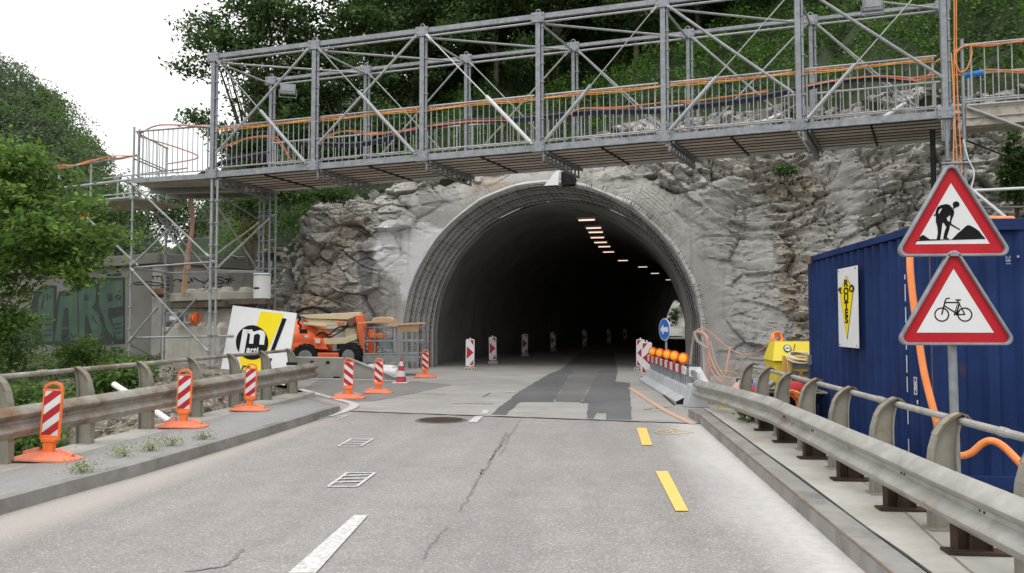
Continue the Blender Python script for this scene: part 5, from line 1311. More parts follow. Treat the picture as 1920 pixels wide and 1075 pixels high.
picto(mb, [(251, 318), (250, 345), (256, 372), (258, 398), (252, 428), (254, 432), (266, 430), (268, 425), (272, 400), (276, 375), (278, 355), (284, 352), (296, 372), (288, 392), (283, 412), (280, 426), (290, 428), (305, 428), (304, 424), (296, 420), (300, 408), (308, 385), (312, 366), (309, 352), (300, 340), (298, 330), (312, 318), (315, 322), (311, 345), (314, 362), (318, 358), (318, 345), (330, 316), (332, 300), (322, 282), (312, 270), (298, 266), (275, 270), (258, 280), (250, 300), (249, 312), (240, 314), (243, 321)], O1, 1785.5, 419.5, .0042)
picto(mb, [(255 + 0, 300), (262, 286), (283, 280), (268, 300), (262, 316), (256, 318)], O1, 1785.5, 419.5, .0040)
picto(mb, [(341 + 15 * math.cos(a), 268 + 14 * math.sin(a)) for a in [2 * PI * k / 16 for k in range(16)]], O1, 1785.5, 419.5, .0038)
picto(mb, [(326, 282), (332, 273), (340, 280), (328, 292)], O1, 1785.5, 419.5, .0036)
picto(mb, [(306, 345), (318, 358), (356, 383), (354, 387), (314, 364), (304, 352)], O1, 1785.5, 419.5, .0036)
mb.build('digger_symbol', 'black_paint', t1, smooth=False)
# light gap between arm and body
mb = MB(); picto(mb, [(262, 303), (268, 290), (279, 286), (270, 300), (264, 312)], O1, 1785.5, 419.5, .0020); mb.build('symbol_gap', 'sign_white', t1, smooth=False)
mb = MB()
def pxs(p): x_, z_ = px_sign([z5(*p)], 1790.5, 584, O2)[0]; return (x_, z_)
def stroke2(mb, pts, w_, O_, yo=.004, closed=False):
    P_ = [Vector((x, 0, z)) for x, z in pts]
    mb.path([O_ + Vector((p.x, yo, p.z)) for p in P_], w_, 6, closed)
for cx_ in (277, 378):
    stroke2(mb, [pxs((cx_ + 30 * math.cos(a), 793 + 30 * math.sin(a))) for a in [2 * PI * k / 28 for k in range(28)]], .0052, O2, closed=True)
for pl in ([(314, 718), (298, 720), (293, 732), (277, 793)], [(293, 738), (350, 738)], [(288, 752), (350, 793), (378, 793)], [(332, 796), (350, 733), (378, 793)], [(338, 726), (362, 726)], [(356, 738), (340, 796), (350, 796)], [(350, 738), (350, 728)]):
    stroke2(mb, [pxs(p) for p in pl], .0056, O2)
mb.v = [(x, min(y, O2.y + .0055), z) for x, y, z in mb.v]; mb.v = [(x, max(y, O2.y + .0035), z) for x, y, z in mb.v]
mb.build('bicycle_symbol', 'black_paint', t2, smooth=False)
mb = MB()
for O_, s_ in ((O1, .905), (O2, .925)): pass
sp = world_thing('sign_post', (cc2.x + .02, SY + .06, .1), 'galvanised pole with clamps carrying the two triangle signs', 'pole')
mb = MB(); mb.tube((cc2.x + .01, SY + .065, .08), (cc2.x - .01, SY + .065, 2.75), .033, 12); mb.build('pole', 'galv', sp)
mb = MB(); mb.tube((2.45, SY + .10, .24), (cc2.x + .1, SY + .10, .24), .022, 8); mb.box((cc2.x, SY + .07, .24), (.12, .12, .07)); mb.tube((cc2.x + .05, SY - .02, .22), (cc2.x + .13, SY - .02, .22), .012, 6); mb.build('clamp', 'galv', sp)
for z in (2.45, 1.9): mb = MB(); mb.box((cc2.x, SY + .055, z), (.12, .09, .03)); mb.build('bracket', 'galv', sp)

# thick orange hose
hp = [at(1898, 411, 8.4), at(1840, 410, 8.0), at(1765, 406, 7.7), at(1730, 412, 7.6), at(1711, 440, 7.55), at(1706, 490, 7.5), at(1712, 560, 7.45), at(1722, 630, 7.4), at(1733, 700, 7.3), at(1752, 775, 7.15), at(1762, 808, 7.1), at(1778, 838, 7.05), at(1798, 854, 7.0), at(1820, 850, 6.95), at(1842, 832, 6.9), at(1860, 827, 6.85), at(1882, 838, 6.8), at(1912, 868, 6.7), at(1945, 905, 6.6)]
mb = MB(); mb.path(catmull(hp, 6), .030, 10); tag(mb.build('hose', 'orange_hose'), 'thick orange hose hanging down the corner of the blue container', 'hose')

# ================================================================== BEACONS
def beacon_base_mb():
    mb = MB(); b = [(-.33, -.13), (-.24, -.19), (.24, -.19), (.33, -.13), (.33, .13), (.24, .19), (-.24, .19), (-.33, .13)]
    t_ = [(x * .93, y * .90) for x, y in b]; t2 = [(x * .42, y * .42) for x, y in b]
    V_ = [(x, y, 0) for x, y in b] + [(x, y, .022) for x, y in b] + [(x, y, .03) for x, y in t_] + [(x, y, .085) for x, y in t2]
    f = [tuple(range(7, -1, -1)), tuple(range(24, 32))]
    for r_ in range(3): f += [(r_ * 8 + i, r_ * 8 + (i + 1) % 8, (r_ + 1) * 8 + (i + 1) % 8, (r_ + 1) * 8 + i) for i in range(8)]
    mb.add(V_, f); mb.tube((-.26, 0, .045), (-.10, 0, .095), .035, 8); mb.tube((.26, 0, .045), (.10, 0, .095), .035, 8)
    mb.box((-.2, .0, .055), (.02, .12, .03)); mb.box((.2, 0, .055), (.02, .12, .03)); return mb
def outline(w_, z0, z1, n=9):      # rectangle with round top
    r_ = w_ / 2; return [(-r_, z0), (r_, z0)] + [(r_ * math.cos(PI * k / n), z1 - r_ * .8 + r_ * .8 * math.sin(PI * k / n)) for k in range(n + 1)]
def red_white(mb, w_, z0, z1, sgn, nb, y0, front=True):
    H_ = z1 - z0; st = H_ / nb; mb.mat(0); mb.box((0, y0, (z0 + z1) / 2), (w_, .012, H_)); mb.mat(1)
    sl = w_ * .80
    for i in range(-2, nb + 3):
        if i % 2: continue
        a = z0 + i * st
        pl = [(-w_ / 2, a - sgn * sl / 2), (w_ / 2, a + sgn * sl / 2), (w_ / 2, a + st + sgn * sl / 2), (-w_ / 2, a + st - sgn * sl / 2)]
        pl = clip(pl, -w_ / 2 + .001, z0 + .001, w_ / 2 - .001, z1 - .001)
        if len(pl) > 2: mb.prism(pl, (0, y0 - .0062, 0), (1, 0, 0), (0, 0, 1), (0, -.0015, 0))
def make_beacon(sgn, label, mat='orange_plastic', bm='orange_faded'):
    t_ = thing('beacon', (0, 0, 0), label, 'beacon', 'orange-footed beacons along the left side')
    beacon_base_mb().build('base', bm, t_, bev=.004)
    mb = MB(); mb.box((0, 0, .13), (.11, .07, .15)); mb.box((0, 0, .20), (.15, .09, .04)); mb.box((0, 0, .225), (.19, .05, .05)); mb.build('socket', mat, t_, bev=.006)
    mb = MB(); O_ = outline(.205, .21, .80); I_ = outline(.176, .25, .775)
    # frame ring with a handle hole above the board
    n_ = len(O_); V_ = []
    for pl in (O_, I_):
        for yy in (-.018, .018): V_ += [(x, yy, z) for x, z in pl]
    f = []
    for i in range(n_):
        j = (i + 1) % n_; f += [(i, j, 2 * n_ + j, 2 * n_ + i), (j, i, n_ + i, n_ + j), (2 * n_ + i, 2 * n_ + j, 3 * n_ + j, 3 * n_ + i), (n_ + i, 3 * n_ + i, 3 * n_ + j, n_ + j)]
    mb.add(V_, f); mb.box((0, 0, .715), (.178, .03, .018)); mb.build('frame', mat, t_)
    mb = MB(); red_white(mb, .174, .25, .705, sgn, 5, -.004); red = mb; mb.build('striped_board', ['board_white', 'board_red'], t_, smooth=False)
    return t_
bL = make_beacon(1, 'nearest red and white striped beacon, at the far left of the pavement')
bR = make_beacon(-1, 'striped beacon on a dusty orange foot standing on the white curved line')
PB = [((90, 862, .118), 0, (.05, 0), .06, bL, None), ((343, 801, .118), 0, (.02, 0), .05, None, 'second striped beacon from the front on the left pavement, in front of the rubble bank'),
      ((468, 770, .118), 0, (.02, 0), .04, None, 'third striped beacon on the left pavement, below the yellow company board')]
for (q, rz, tl_, _t, o, lb) in PB:
    o = o or copy_tree(bL)
    if lb: o['label'] = lb
    o.location = gz(*q); o.rotation_euler = (-.02, tl_[0], rz + .10); 
    hgt_ = {90: 1.0, 343: .98, 468: .94}[q[0]]; o.scale = (hgt_ * .94, hgt_ * .94, hgt_ * .98)
for (u, v, sc, lb, tilt) in ((653, 747, 1.0, None, .01), (709, 737, .93, 'striped beacon standing between the dusty-footed beacon and the traffic cone', .02), (797, 708, .95, 'small striped beacon at the left foot of the tunnel arch', .015)):
    o = bR if lb is None else copy_tree(bR)
    if lb: o['label'] = lb
    o.location = gz(u, v, 0.006); o.rotation_euler = (0, tilt, .12); o.scale = (sc, sc, sc)
# traffic cone
cn = world_thing('traffic_cone', gz(752, 719), 'faded pink and white traffic cone beside the white cloth rolls', 'cone'); c = gz(752, 719)
mb = MB(); mb.box(c + UZ * .02, (.38, .38, .03)); mb.build('foot', 'board_white', cn, bev=.01)
mb = MB(); mb.lathe([(.135, .035), (.02, .63), (.018, .64)], c, 20); mb.build('body', 'red_plastic', cn)
for a, b in ((.17, .31), (.43, .54)):
    f_ = lambda z: .135 - (z - .035) * .115 / .595 + .003
    mb = MB(); mb.lathe([(f_(a), a), (f_(b), b)], c, 20); mb.build('band', 'board_white', cn)

# tunnel guide boards with chevrons
def make_guide(sgn, label):
    t_ = thing('guide_board', (0, 0, 0), label, 'guide board', 'red and white guide boards lining the lane into the tunnel')
    w_, z0, z1 = .27, .14, .98
    mb = MB(); mb.prism([(-w_ / 2, z0 + .02), (-w_ / 2 + .02, z0), (w_ / 2 - .02, z0), (w_ / 2, z0 + .02), (w_ / 2, z1 - .03), (w_ / 2 - .03, z1), (-w_ / 2 + .03, z1), (-w_ / 2, z1 - .03)], (0, .015, 0), (1, 0, 0), (0, 0, 1), (0, -.03, 0)); mb.build('board', 'board_white', t_, bev=.004)
    mb = MB(); m_ = (z0 + z1) / 2; W = w_ / 2 - .028
    for pl in ([(-W, m_ - .20), (W, m_), (-W, m_ + .20)], [(W, z1 - .03), (-W * .2, z1 - .03), (W, z1 - .20)], [(W, z0 + .03), (-W * .2, z0 + .03), (W, z0 + .20)]):
        mb.prism([(sgn * x, z) for x, z in pl], (0, -.0152, 0), (1, 0, 0), (0, 0, 1), (0, -.0015, 0))
    mb.build('chevron', 'board_red', t_, smooth=False)
    mb = MB(); mb.tube((0, 0, .03), (0, 0, 1.02), .014); mb.box((0, 0, 1.01), (.04, .03, .03)); mb.build('stem', 'white_plastic', t_)
    mb = MB(); mb.box((0, 0, .055), (.34, .26, .11)); 
    for x in (-.11, 0, .11): mb.mat(1); mb.box((x, -.131, .05), (.03, .006, .05))
    mb.build('foot', ['concrete', 'black_rubber'], t_, bev=.01)
    return t_
gA = make_guide(1, 'nearest guide board on the left side of the tunnel mouth'); gB = make_guide(-1, 'guide board nearest the camera at the end of the lamp barrier')
GL = [(881, 695), (924, 682.5), (984, 668), (1037, 658.5), (1096, 650.5), (1142, 646), (1172, 641), (1193, 637.5)]
names = ['', 'second guide board on the left inside the tunnel mouth', 'third guide board on the left, half in the tunnel dark', 'fourth guide board on the left in the tunnel dark', 'fifth guide board deep in the tunnel', 'sixth guide board deep in the tunnel', 'seventh guide board deep in the tunnel', 'farthest guide board deep in the tunnel']
for i, (u, v) in enumerate(GL):
    o = gA if i == 0 else copy_tree(gA)
    if i: o['label'] = names[i]
    p = gz(u, v); o.location = p; o.rotation_euler = (0, .01 * (-1) ** i, .15 - (.0 if i < 4 else .25)); s_ = 1.0 if i < 4 else 1.05; o.scale = (s_, s_, s_)
gB.location = gz(1212, 711); gB.rotation_euler = (0, .02, -.15)
o = copy_tree(gB); o['label'] = 'guide board behind the lamp barrier end, second on the right'; o.location = gz(1201, 696); o.rotation_euler = (0, .01, -.35)

# ================================================================== LAMP BARRIER
br = world_thing('safety_barrier', (1.7, 17, 0), 'low concrete barrier topped with a red and white rail and five amber lamps', 'barrier')
Q0, Q1 = Vector((1.92, 14.9, 0)), Vector((1.62, 20.9, 0)); bd = (Q1 - Q0).normalized(); bnr = Vector((bd.y, -bd.x, 0))
NJ = [(-.28, 0), (-.28, .05), (-.13, .13), (-.095, .31), (.095, .31), (.13, .13), (.28, .05), (.28, 0)]
for i in range(3):
    a = Q0 + bd * (i * 2.0 + .01)
    mb = MB(); mb.prism(NJ, a, bnr, UZ, bd * 1.975); mb.build('concrete_element', 'concrete_blue', br, bev=.012)
mb = MB(); mb.prism([(x * 1.02 + math.copysign(.006, x), z) for x, z in NJ[:3] + NJ[5:]], Q0 - bd * .02, bnr, UZ, bd * .02); mb.build('rubber_edge', 'black_rubber', br)
mb = MB()
for i in range(24):
    p = Q0 + bd * (.2 + i * .245); mb = MB(); mb.box(p + UZ * .42, (.09, .09, .24) if i % 4 == 0 else (.03, .04, .24), -.05); mb.build('stanchion', 'galv', br)
mb = MB(); mb.bar(Q0 + UZ * .585 - bd * .1, Q1 + UZ * .585, .07, .09); mb.build('top_rail', 'galv', br)
nb_ = 15
mb = MB()
for i in range(nb_):
    mb.mat(i % 2); a = Q0 + bd * (.35 + i * .37); mb.bar(a + UZ * .595 - bnr * .055, a + bd * .365 + UZ * .595 - bnr * .055, .03, .15)
mb.build('striped_rail', ['board_white', 'board_red'], br, smooth=False)
mb = MB(); p = Q0 - bd * .15
mb.prism([(-.2, 0), (.2, 0), (.12, .40), (-.12, .40)], p - bd * .42, bnr, UZ, bd * .42); mb.build('end_block', 'concrete_blue', br, bev=.015)
mb = MB(); p = Q0 - bd * .05
mb.hexa([p - bnr * .06 + UZ * .52, p + bnr * .24 - bd * .25 + UZ * .42, p + bnr * .26 - bd * .22 + UZ * .42, p - bnr * .03 + bd * .04 + UZ * .52], [p - bnr * .06 + UZ * .69, p + bnr * .13 - bd * .08 + UZ * .69, p + bnr * .14 - bd * .04 + UZ * .69, p - bnr * .04 + bd * .04 + UZ * .69]); mb.build('end_plate', 'tube_bright', br)
mb = MB()
for dy in (.05, .2, .33): mb.box(p - bd * dy * .6 + bnr * .02 + UZ * .47, (.05, .04, .28))
mb.build('end_support', 'galv', br)
for i, (u, v) in enumerate(((1281, 672), (1264.5, 667.5), (1251, 664.5), (1237, 662), (1224, 659.5))):
    Y = 15.6 + i * 1.05; c = at(u, v, Y); ax = Vector((-.35 - .05 * i, -1, 0)).normalized(); r_ = .102
    mb = MB(); mb.lathe([(r_ * .9, .0), (r_, .03), (r_ * .94, .07), (r_ * .8, .09)], c - ax * .05, 20, ax)
    for q in range(16):
        a = 2 * PI * q / 16; s1 = ax.orthogonal().normalized(); s2 = ax.cross(s1); mb.tube(c + (s1 * math.cos(a) + s2 * math.sin(a)) * r_ * .97 - ax * .04, c + (s1 * math.cos(a) + s2 * math.sin(a)) * r_ * .97 + ax * .03, .012, 5)
    mb.tube(c - UZ * .1, c - UZ * .24, .018); L_ = mb.build('warning_lamp', 'amber_red', br)
    mb = MB(); mb.lathe([(r_ * .82, .03), (r_ * .80, .055), (r_ * .5, .075), (.01, .082)], c - ax * .02, 20, ax); l2 = mb.build('lens', 'amber_glow', br)
    l2.parent = L_
mb = MB(); mb.path(catmull([Q0 + Vector((-.35, -.3, .02)), Q0 + Vector((-.36, 1.5, .015)), Q0 + Vector((-.34, 3.6, .015))], 4), .012, 5); tag(mb.build('cable', 'black_rubber'), 'black cable lying along the foot of the lamp barrier', 'cable')
# blue arrow sign
ac = at(1247, 618, 20.4); ar = thing('arrow_sign', (ac.x, ac.y, 0), 'round blue sign with a white left arrow beside the tunnel mouth', 'road sign', None, -1.16)
mb = MB(); mb.tube((0, .03, 0), (0, .03, ac.z + .2), .03, 10); mb.build('pole', 'galv', ar)
oct_ = [(.28 * math.cos(2 * PI * k / 28), .28 * math.sin(2 * PI * k / 28)) for k in range(28)]
mb = MB(); mb.prism(oct_, (0, 0, ac.z), (1, 0, 0), (0, 0, 1), (0, -.02, 0)); mb.build('plate', 'sign_white', ar)
mb = MB(); mb.prism([(x * .93, z * .93) for x, z in oct_], (0, -.0205, ac.z), (1, 0, 0), (0, 0, 1), (0, -.002, 0)); mb.build('blue_face', 'blue_sign', ar, smooth=False)
mb = MB(); mb.prism([(-.21, 0), (-.04, -.135), (-.04, -.05), (.20, -.068), (.20, .068), (-.04, .05), (-.04, .135)], (0, -.0230, ac.z), (1, 0, 0), (0, 0, 1), (0, -.002, 0)); mb.build('arrow', 'sign_white', ar, smooth=False)

# ================================================================== THINGS AT THE RIGHT FOOT OF THE ARCH
def hose(pts, r_, mat, label, cat='hose', grp='hoses hanging at the right foot of the arch'):
    mb = MB(); mb.path(catmull([at(*p) for p in pts], 6), r_, 7); return tag(mb.build('hose', mat), label, cat, grp)
hose([(1309, 640, 20.6), (1302, 625, 20.6), (1312, 617, 20.5), (1322, 617, 20.5), (1345, 635, 20.4), (1362, 650, 20.3), (1385, 663, 20.2), (1412, 664, 20.0), (1435, 650, 18), (1450, 635, 15.5), (1456, 629, 14.2)], .019, 'hose_pink', 'pinkish hose sagging across the smooth rock from the arch to the yellow box')
hose([(1306, 622, 20.4), (1318, 626, 20.4), (1326, 636, 20.3), (1328, 670, 20.2), (1328, 712, 20.1)], .048, 'hose_pink', 'thick pink hose hanging straight down at the right foot of the arch')
hose([(1303, 622, 20.5), (1307, 638, 20.4), (1318, 648, 20.3), (1327, 655, 20.2)], .04, 'hose_grey', 'grey bent hose at the right foot of the arch')
hose([(1328, 655, 20), (1336, 680, 19.8), (1350, 705, 19.5), (1368, 716, 19)], .022, 'hose_pink', 'pink hose curving down onto the ground right of the barrier end')
hose([(1327, 660, 20), (1332, 690, 19.8), (1345, 710, 19.5), (1355, 718, 19)], .018, 'hose_pink', 'thin pink hose beside the thick hanging hose')
hose([(1332, 640, 20), (1342, 680, 19.8), (1358, 706, 19.5), (1372, 712, 19)], .025, 'hose_grey', 'pale grey hose among the pink hoses')
hose([(1326, 682, 20), (1345, 692, 19.8), (1362, 697, 19.5), (1380, 699, 19)], .018, 'cable_yellow', 'thin yellow-brown cable stretched low beside the hoses')
hose([(1369, 651, 20.2), (1364, 680, 20), (1360, 703, 19.8)], .024, 'hose_pink', 'thin hose hanging from the middle of the sagging pink hose')
hose([(1302, 622, 20.7), (1298, 650, 20.8), (1294, 684, 20.8)], .03, 'hose_grey', 'grey rod leaning at the inner edge of the arch')
p = at(1303, 705, 20.0)
# yellow box
yb = world_thing('yellow_cabinet', (3.35, 13.35, .15), 'bright yellow cabinet with a sloping lid beside the blue container', 'cabinet')
a = at(1441, 690, 13.35); xl = a.x; xr = xl + .72; zt = at(1450, 641, 13.35).z; zm = at(1440, 676, 13.35).z; zb = at(1446, 740, 13.35).z
mb = MB(); mb.hexa([(xl + .06, 13.1, zb), (xr, 13.1, zb), (xr, 13.75, zb), (xl + .06, 13.75, zb)], [(xl + .04, 13.1, zm), (xr, 13.1, zm), (xr, 13.75, zm), (xl + .04, 13.75, zm)]); mb.build('body', 'yellow_paint', yb, bev=.01)
mb = MB(); mb.hexa([(xl, 13.06, zm + .002), (xr, 13.06, zm + .002), (xr, 13.77, zm + .002), (xl, 13.77, zm + .002)], [(xl + .10, 13.32, zt), (xr, 13.32, zt), (xr, 13.7, zt), (xl + .10, 13.7, zt)]); mb.build('lid', 'yellow_paint', yb, bev=.01)
c = Vector((xl + .27, 13.06 + .26 * .62 - .012, zm + (zt - zm) * .62 + .01)); sl = Vector((0, .26, zt - zm)).normalized(); nn = Vector((0, -sl.z, sl.y))
mb = MB(); mb.mat(1); mb.prism([(.062 * math.cos(2 * PI * k / 18), .075 * math.sin(2 * PI * k / 18)) for k in range(18)], c, (1, 0, 0), sl, nn * .004); mb.mat(0); mb.prism([(.046 * math.cos(2 * PI * k / 18), .058 * math.sin(2 * PI * k / 18)) for k in range(18)], c + nn * .004, (1, 0, 0), sl, nn * .003)
mb.mat(1); text_mb(mb, 'm', c + nn * .0075 - sl * .022, (1, 0, 0), sl, .085, nn * .001, .003, 0, 'CENTER')
mb.prism([(.07, -.09), (.08, -.09), (.14, .10), (.13, .10)], c, (1, 0, 0), sl, nn * .003); mb.build('emblem', ['sign_white', 'black_paint'], yb, smooth=False)
mb = MB(); mb.tube((xl + .02, 13.1, .55), (xl - .22, 13.05, .38), .05, 10); mb.build('spout', 'galv', yb)
om = world_thing('orange_machine', (xl + .45, 12.85, .15), 'orange framed machine half hidden by the container corner', 'machine')
x0 = at(1473, 700, 12.8).x; zt2 = at(1480, 668, 12.8).z; zb2 = at(1480, 732, 12.8).z
mb = MB(); mb.box((x0 + .03, 12.7, (zt2 + zb2) / 2), (.06, .05, zt2 - zb2)); mb.box((x0 + .35, 12.7, zt2 - .02), (.66, .05, .045)); mb.box((x0 + .35, 12.7, zb2 + .02), (.66, .05, .04)); mb.box((x0 + .03, 13.0, (zt2 + zb2) / 2), (.06, .05, zt2 - zb2)); mb.build('frame', 'cable_yellow', om, bev=.006)
mb = MB(); mb.box((x0 + .38, 12.92, (zt2 + zb2) / 2), (.6, .34, zt2 - zb2 - .1)); mb.build('engine', 'machine_grey', om, bev=.02)
mb = MB(); mb.box((x0 + .2, 12.735, zt2 - .22), (.24, .02, .03)); mb.box((x0 + .2, 12.73, zt2 - .33), (.24, .02, .03)); text_mb(mb, 'X', Vector((x0 + .17, 12.72, zt2 - .31)), (1, 0, 0), (0, 0, 1), .12, (0, -.004, 0), .004); mb.build('trim', 'cable_yellow', om)
def coil(c, ax, R_, r_, n_, mat, label, name='hose_coil', cat='hose coil', jit_=.02, spread=.05):
    mb = MB(); ax = Vector(ax).normalized(); s1 = ax.orthogonal().normalized(); s2 = ax.cross(s1); c = Vector(c); pts = []
    for k in range(n_ * 16):
        a = 2 * PI * k / 16; q = k // 16; rr_ = R_ * (1 - .05 * (q % 4)) ; w_ = (q - n_ / 2) * spread / n_
        pts.append(c + (s1 * math.cos(a) + s2 * math.sin(a) * .95) * rr_ + ax * (w_ + jit_ * math.sin(a * 1.3 + q * 2)))
    mb.path(pts, r_, 6); return tag(mb.build(name, mat), label, cat)
coil((x0 + .22, 12.72, zt2 + .0), (0, -.25, 1), .22, .014, 4, 'cream_paint', 'pale hose coiled on top of the orange machine')
coil(at(1457, 634, 13.6) , (.3, -1, .5), .095, .014, 6, 'orange_hose', 'small orange cable coil on the yellow cabinet', jit_=.03)
coil(at(1484, 756, 10.9), (.35, -1, .3), .16, .018, 7, 'orange_hose', 'orange cable coil lying behind the right guardrail', jit_=.05, spread=.16)
wb = world_thing('wheelbarrow', at(1482, 745, 11.6), 'dark wheelbarrow tub with a red cloth in it', 'wheelbarrow'); c = at(1484, 750, 11.6)
mb = MB(); mb.hexa([c + Vector(q) for q in ((-.2, -.15, -.12), (.25, -.15, -.12), (.25, .2, -.12), (-.2, .2, -.12))], [c + Vector(q) for q in ((-.34, -.28, .12), (.4, -.28, .12), (.4, .3, .12), (-.34, .3, .12))]); mb.build('tub', 'black_rubber', wb, bev=.01)
mb = MB(); mb.path([c + Vector(q) for q in ((-.34, -.29, .125), (.4, -.29, .125), (.4, .3, .125), (-.34, .3, .125))], .016, 6, True); mb.build('rim', 'post_metal', wb)
mb = MB(); mb.tube(c + Vector((.0, .02, -.22)), c + Vector((0, .08, -.22)), .16, 16); mb.tube(c + Vector((-.2, -.15, -.12)), c + Vector((-.2, -.15, -.4)), .014); mb.tube(c + Vector((.25, -.15, -.12)), c + Vector((.25, -.15, -.4)), .014); mb.build('wheel', 'black_rubber', wb)
def lump(name, c, d, mat, label, cat, seed):
    mb = MB(); mb.ball((0, 0, 0), 1, 16); mb.v = [tuple(Vector(c) + Vector((x * d[0], y * d[1], z * d[2])) * (1 + .28 * noise.noise(Vector((x * 2, y * 2, z * 2 + seed))))) for x, y, z in mb.v]; return tag(mb.build(name, mat), label, cat)
lump('cloth', c + Vector((.02, 0, .14)), (.22, .18, .12), 'red_plastic', 'crumpled red cloth lying in the wheelbarrow', 'cloth', 1)
lump('cloth', at(1385, 736, 13.2), (.14, .14, .17), 'hose_pink', 'faded red bundle behind the far guardrail posts, left one', 'cloth', 2)
lump('cloth', at(1412, 742, 12.6), (.18, .14, .16), 'red_plastic', 'crumpled red cloth bundle behind the far guardrail posts, right one', 'cloth', 3)
lump('cloth', at(1420, 729, 12.8), (.12, .1, .10), 'blue_plastic', 'small dark blue cloth on the red bundle', 'cloth', 4)
lump('cloth', at(1394, 771, 11.5), (.09, .08, .07), 'red_plastic', 'small red rag lying in the green weed', 'cloth', 7)
for i, (u, v, Y, s_, lb) in enumerate(((1453, 742, 12.1, .10, 'white plastic bag behind the guardrail, upper one'), (1455, 757, 11.8, .085, 'white plastic bag behind the guardrail, lower one'))):
    lump('plastic_bag', at(u, v, Y), (s_, s_, s_), 'white_plastic', lb, 'bag', 10 + i)
bk = world_thing('bucket', gz(1357, 768, .02), 'small yellow bucket under the far end of the right guardrail', 'bucket'); c = gz(1357, 767, .02)
mb = MB(); mb.lathe([(.09, 0), (.12, .25), (.112, .25), (.085, .02)], c, 18); mb.build('pail', 'yellow_paint', bk)
mb = MB(); mb.path([c + Vector((.12 * math.cos(a), 0, .25 - .1 * math.sin(a))) for a in [PI * k / 8 for k in range(9)]], .005, 5); mb.build('handle', 'galv', bk)
c = at(1396, 717, 13.6); mb = MB(); mb.box(c, (.26, .04, .12)); mb.mat(1); mb.box(c + Vector((0, -.022, 0)), (.22, .004, .085)); tag(mb.build('label_board', ['black_rubber', 'sign_white']), 'small black framed white plate behind the far guardrail posts', 'plate')
rr = random.Random(12)
mb = MB()
for _ in range(150):
    u = rr.uniform(1.75, 3.2); y = rr.uniform(13.4, 19.5)
    if u < 2.3 and y < 21: u += .5
    s_ = rr.uniform(.02, .06); mb.box((u, y, s_ * .3), (s_ * rr.uniform(.8, 1.8), s_, s_ * .7), rr.uniform(0, 3))
mb.v = [tuple(Vector(v) + noise.noise_vector(Vector(v) * 9) * .012) for v in mb.v]
tag(mb.build('rock_debris', 'rock'), kind='stuff', label='scattered stone chips on the ground right of the barrier', cat='debris')
mb = MB()
for _ in range(260):
    x = rr.uniform(-8.2, -6.05); y = rr.uniform(10.5, 16.5); s_ = rr.uniform(.03, .12); mb.box((x, y, gh(x, y) + s_ * .2), (s_ * rr.uniform(.8, 1.8), s_, s_ * .8), rr.uniform(0, 3))
mb.v = [tuple(Vector(v) + noise.noise_vector(Vector(v) * 9) * .02) for v in mb.v]
tag(mb.build('rubble_stones', 'rubble'), kind='stuff', label='loose stones on the rubble bank behind the left guardrail', cat='rubble')
mb = MB()
for _ in range(120):
    f_ = rr.random(); p = PP(-4.6 - rr.random() * .9 + 0, 0, -.4 - rr.random() * .8) if f_ < .45 else PP(-9.5 + rr.random() * 4, 0, -.2 - rr.random()); s_ = rr.uniform(.02, .09)
    mb.box((p.x, p.y, s_ * .3), (s_ * 1.5, s_, s_ * .8), rr.uniform(0, 3))
mb.v = [tuple(Vector(v) + noise.noise_vector(Vector(v) * 9) * .02) for v in mb.v]
tag(mb.build('rock_debris', 'rock'), kind='stuff', label='broken rock bits at the left foot of the tunnel arch', cat='debris')

mb = MB()
def nw(s_, t_): return at(1518 + 110 * s_ + 10 * t_, 272 + 75 * t_ * (1 - .35 * s_) + 12 * s_, 18.6) + Vector((0, .25 * math.sin(s_ * 5 + t_ * 3), 0))
for j in range(-12, 26):
    for sg in (1, -1):
        P_ = [(j / 26 + (t_ if sg > 0 else 1 - t_) * .45, t_) for t_ in [q / 8 for q in range(9)]]; P_ = [nw(a, b) for a, b in P_ if 0 <= a <= 1]
        if len(P_) > 1: mb.path(P_, .0035, 3)
tag(mb.build('wire_netting', 'galv_dark'), 'torn wire netting hanging on the rock under the right end of the footbridge', 'netting')
# ================================================================== LEFT WORK AREA
# graffiti wall
GW0, GW1 = Vector((-12.75, 22.8, 0)), Vector((-21.5, 27.6, 0)); GW2 = Vector((-11.15, 26.6, 0)); wz = 3.28; g0 = .2
w1 = world_thing('retaining_wall', tuple(GW0), 'grey concrete wall sprayed with large green and black graffiti letters', 'wall')
d1 = (GW1 - GW0).normalized(); n1_ = Vector((d1.y, -d1.x, 0));
if n1_.y > 0: n1_ = -n1_
mb = MB(); mb.hexa([GW0 + UZ * -.3, GW1 + UZ * -.3, GW1 - n1_ * .4 + UZ * -.3, GW0 - n1_ * .4 + UZ * -.3], [GW0 + UZ * wz, GW1 + UZ * wz, GW1 - n1_ * .4 + UZ * wz, GW0 - n1_ * .4 + UZ * wz]); mb.build('wall', 'concrete_wall', w1)
def gw(u, v, P_, n_, off=.01): return onplane(u, v, P_, n_) + n_ * off
zg = lambda x, y: (x / 2.986, 360 + y / 2.986)
def gpoly(mb, pl, P_, n_, off): mb.prism([(0, 0)] * 0 + [], P_, (1, 0, 0), UZ, n_) if not pl else mb.add([gw(*zg(*p), P_, n_, off) for p in pl] + [gw(*zg(*p), P_, n_, off + .003) for p in pl], [tuple(range(len(pl))), tuple(range(len(pl), 2 * len(pl)))] + [(i, (i + 1) % len(pl), len(pl) + (i + 1) % len(pl), len(pl) + i) for i in range(len(pl))])
sheet('paint_black', (.02, .025, .022), (.035, .04, .036), 3, .8, bump=0); sheet('paint_green', (.034, .066, .046), (.052, .09, .065), 1.6, .8, 0, (.09, .12, .09), 1.2, .5, .75, bump=0)
mb = MB(); mb.mat(0)
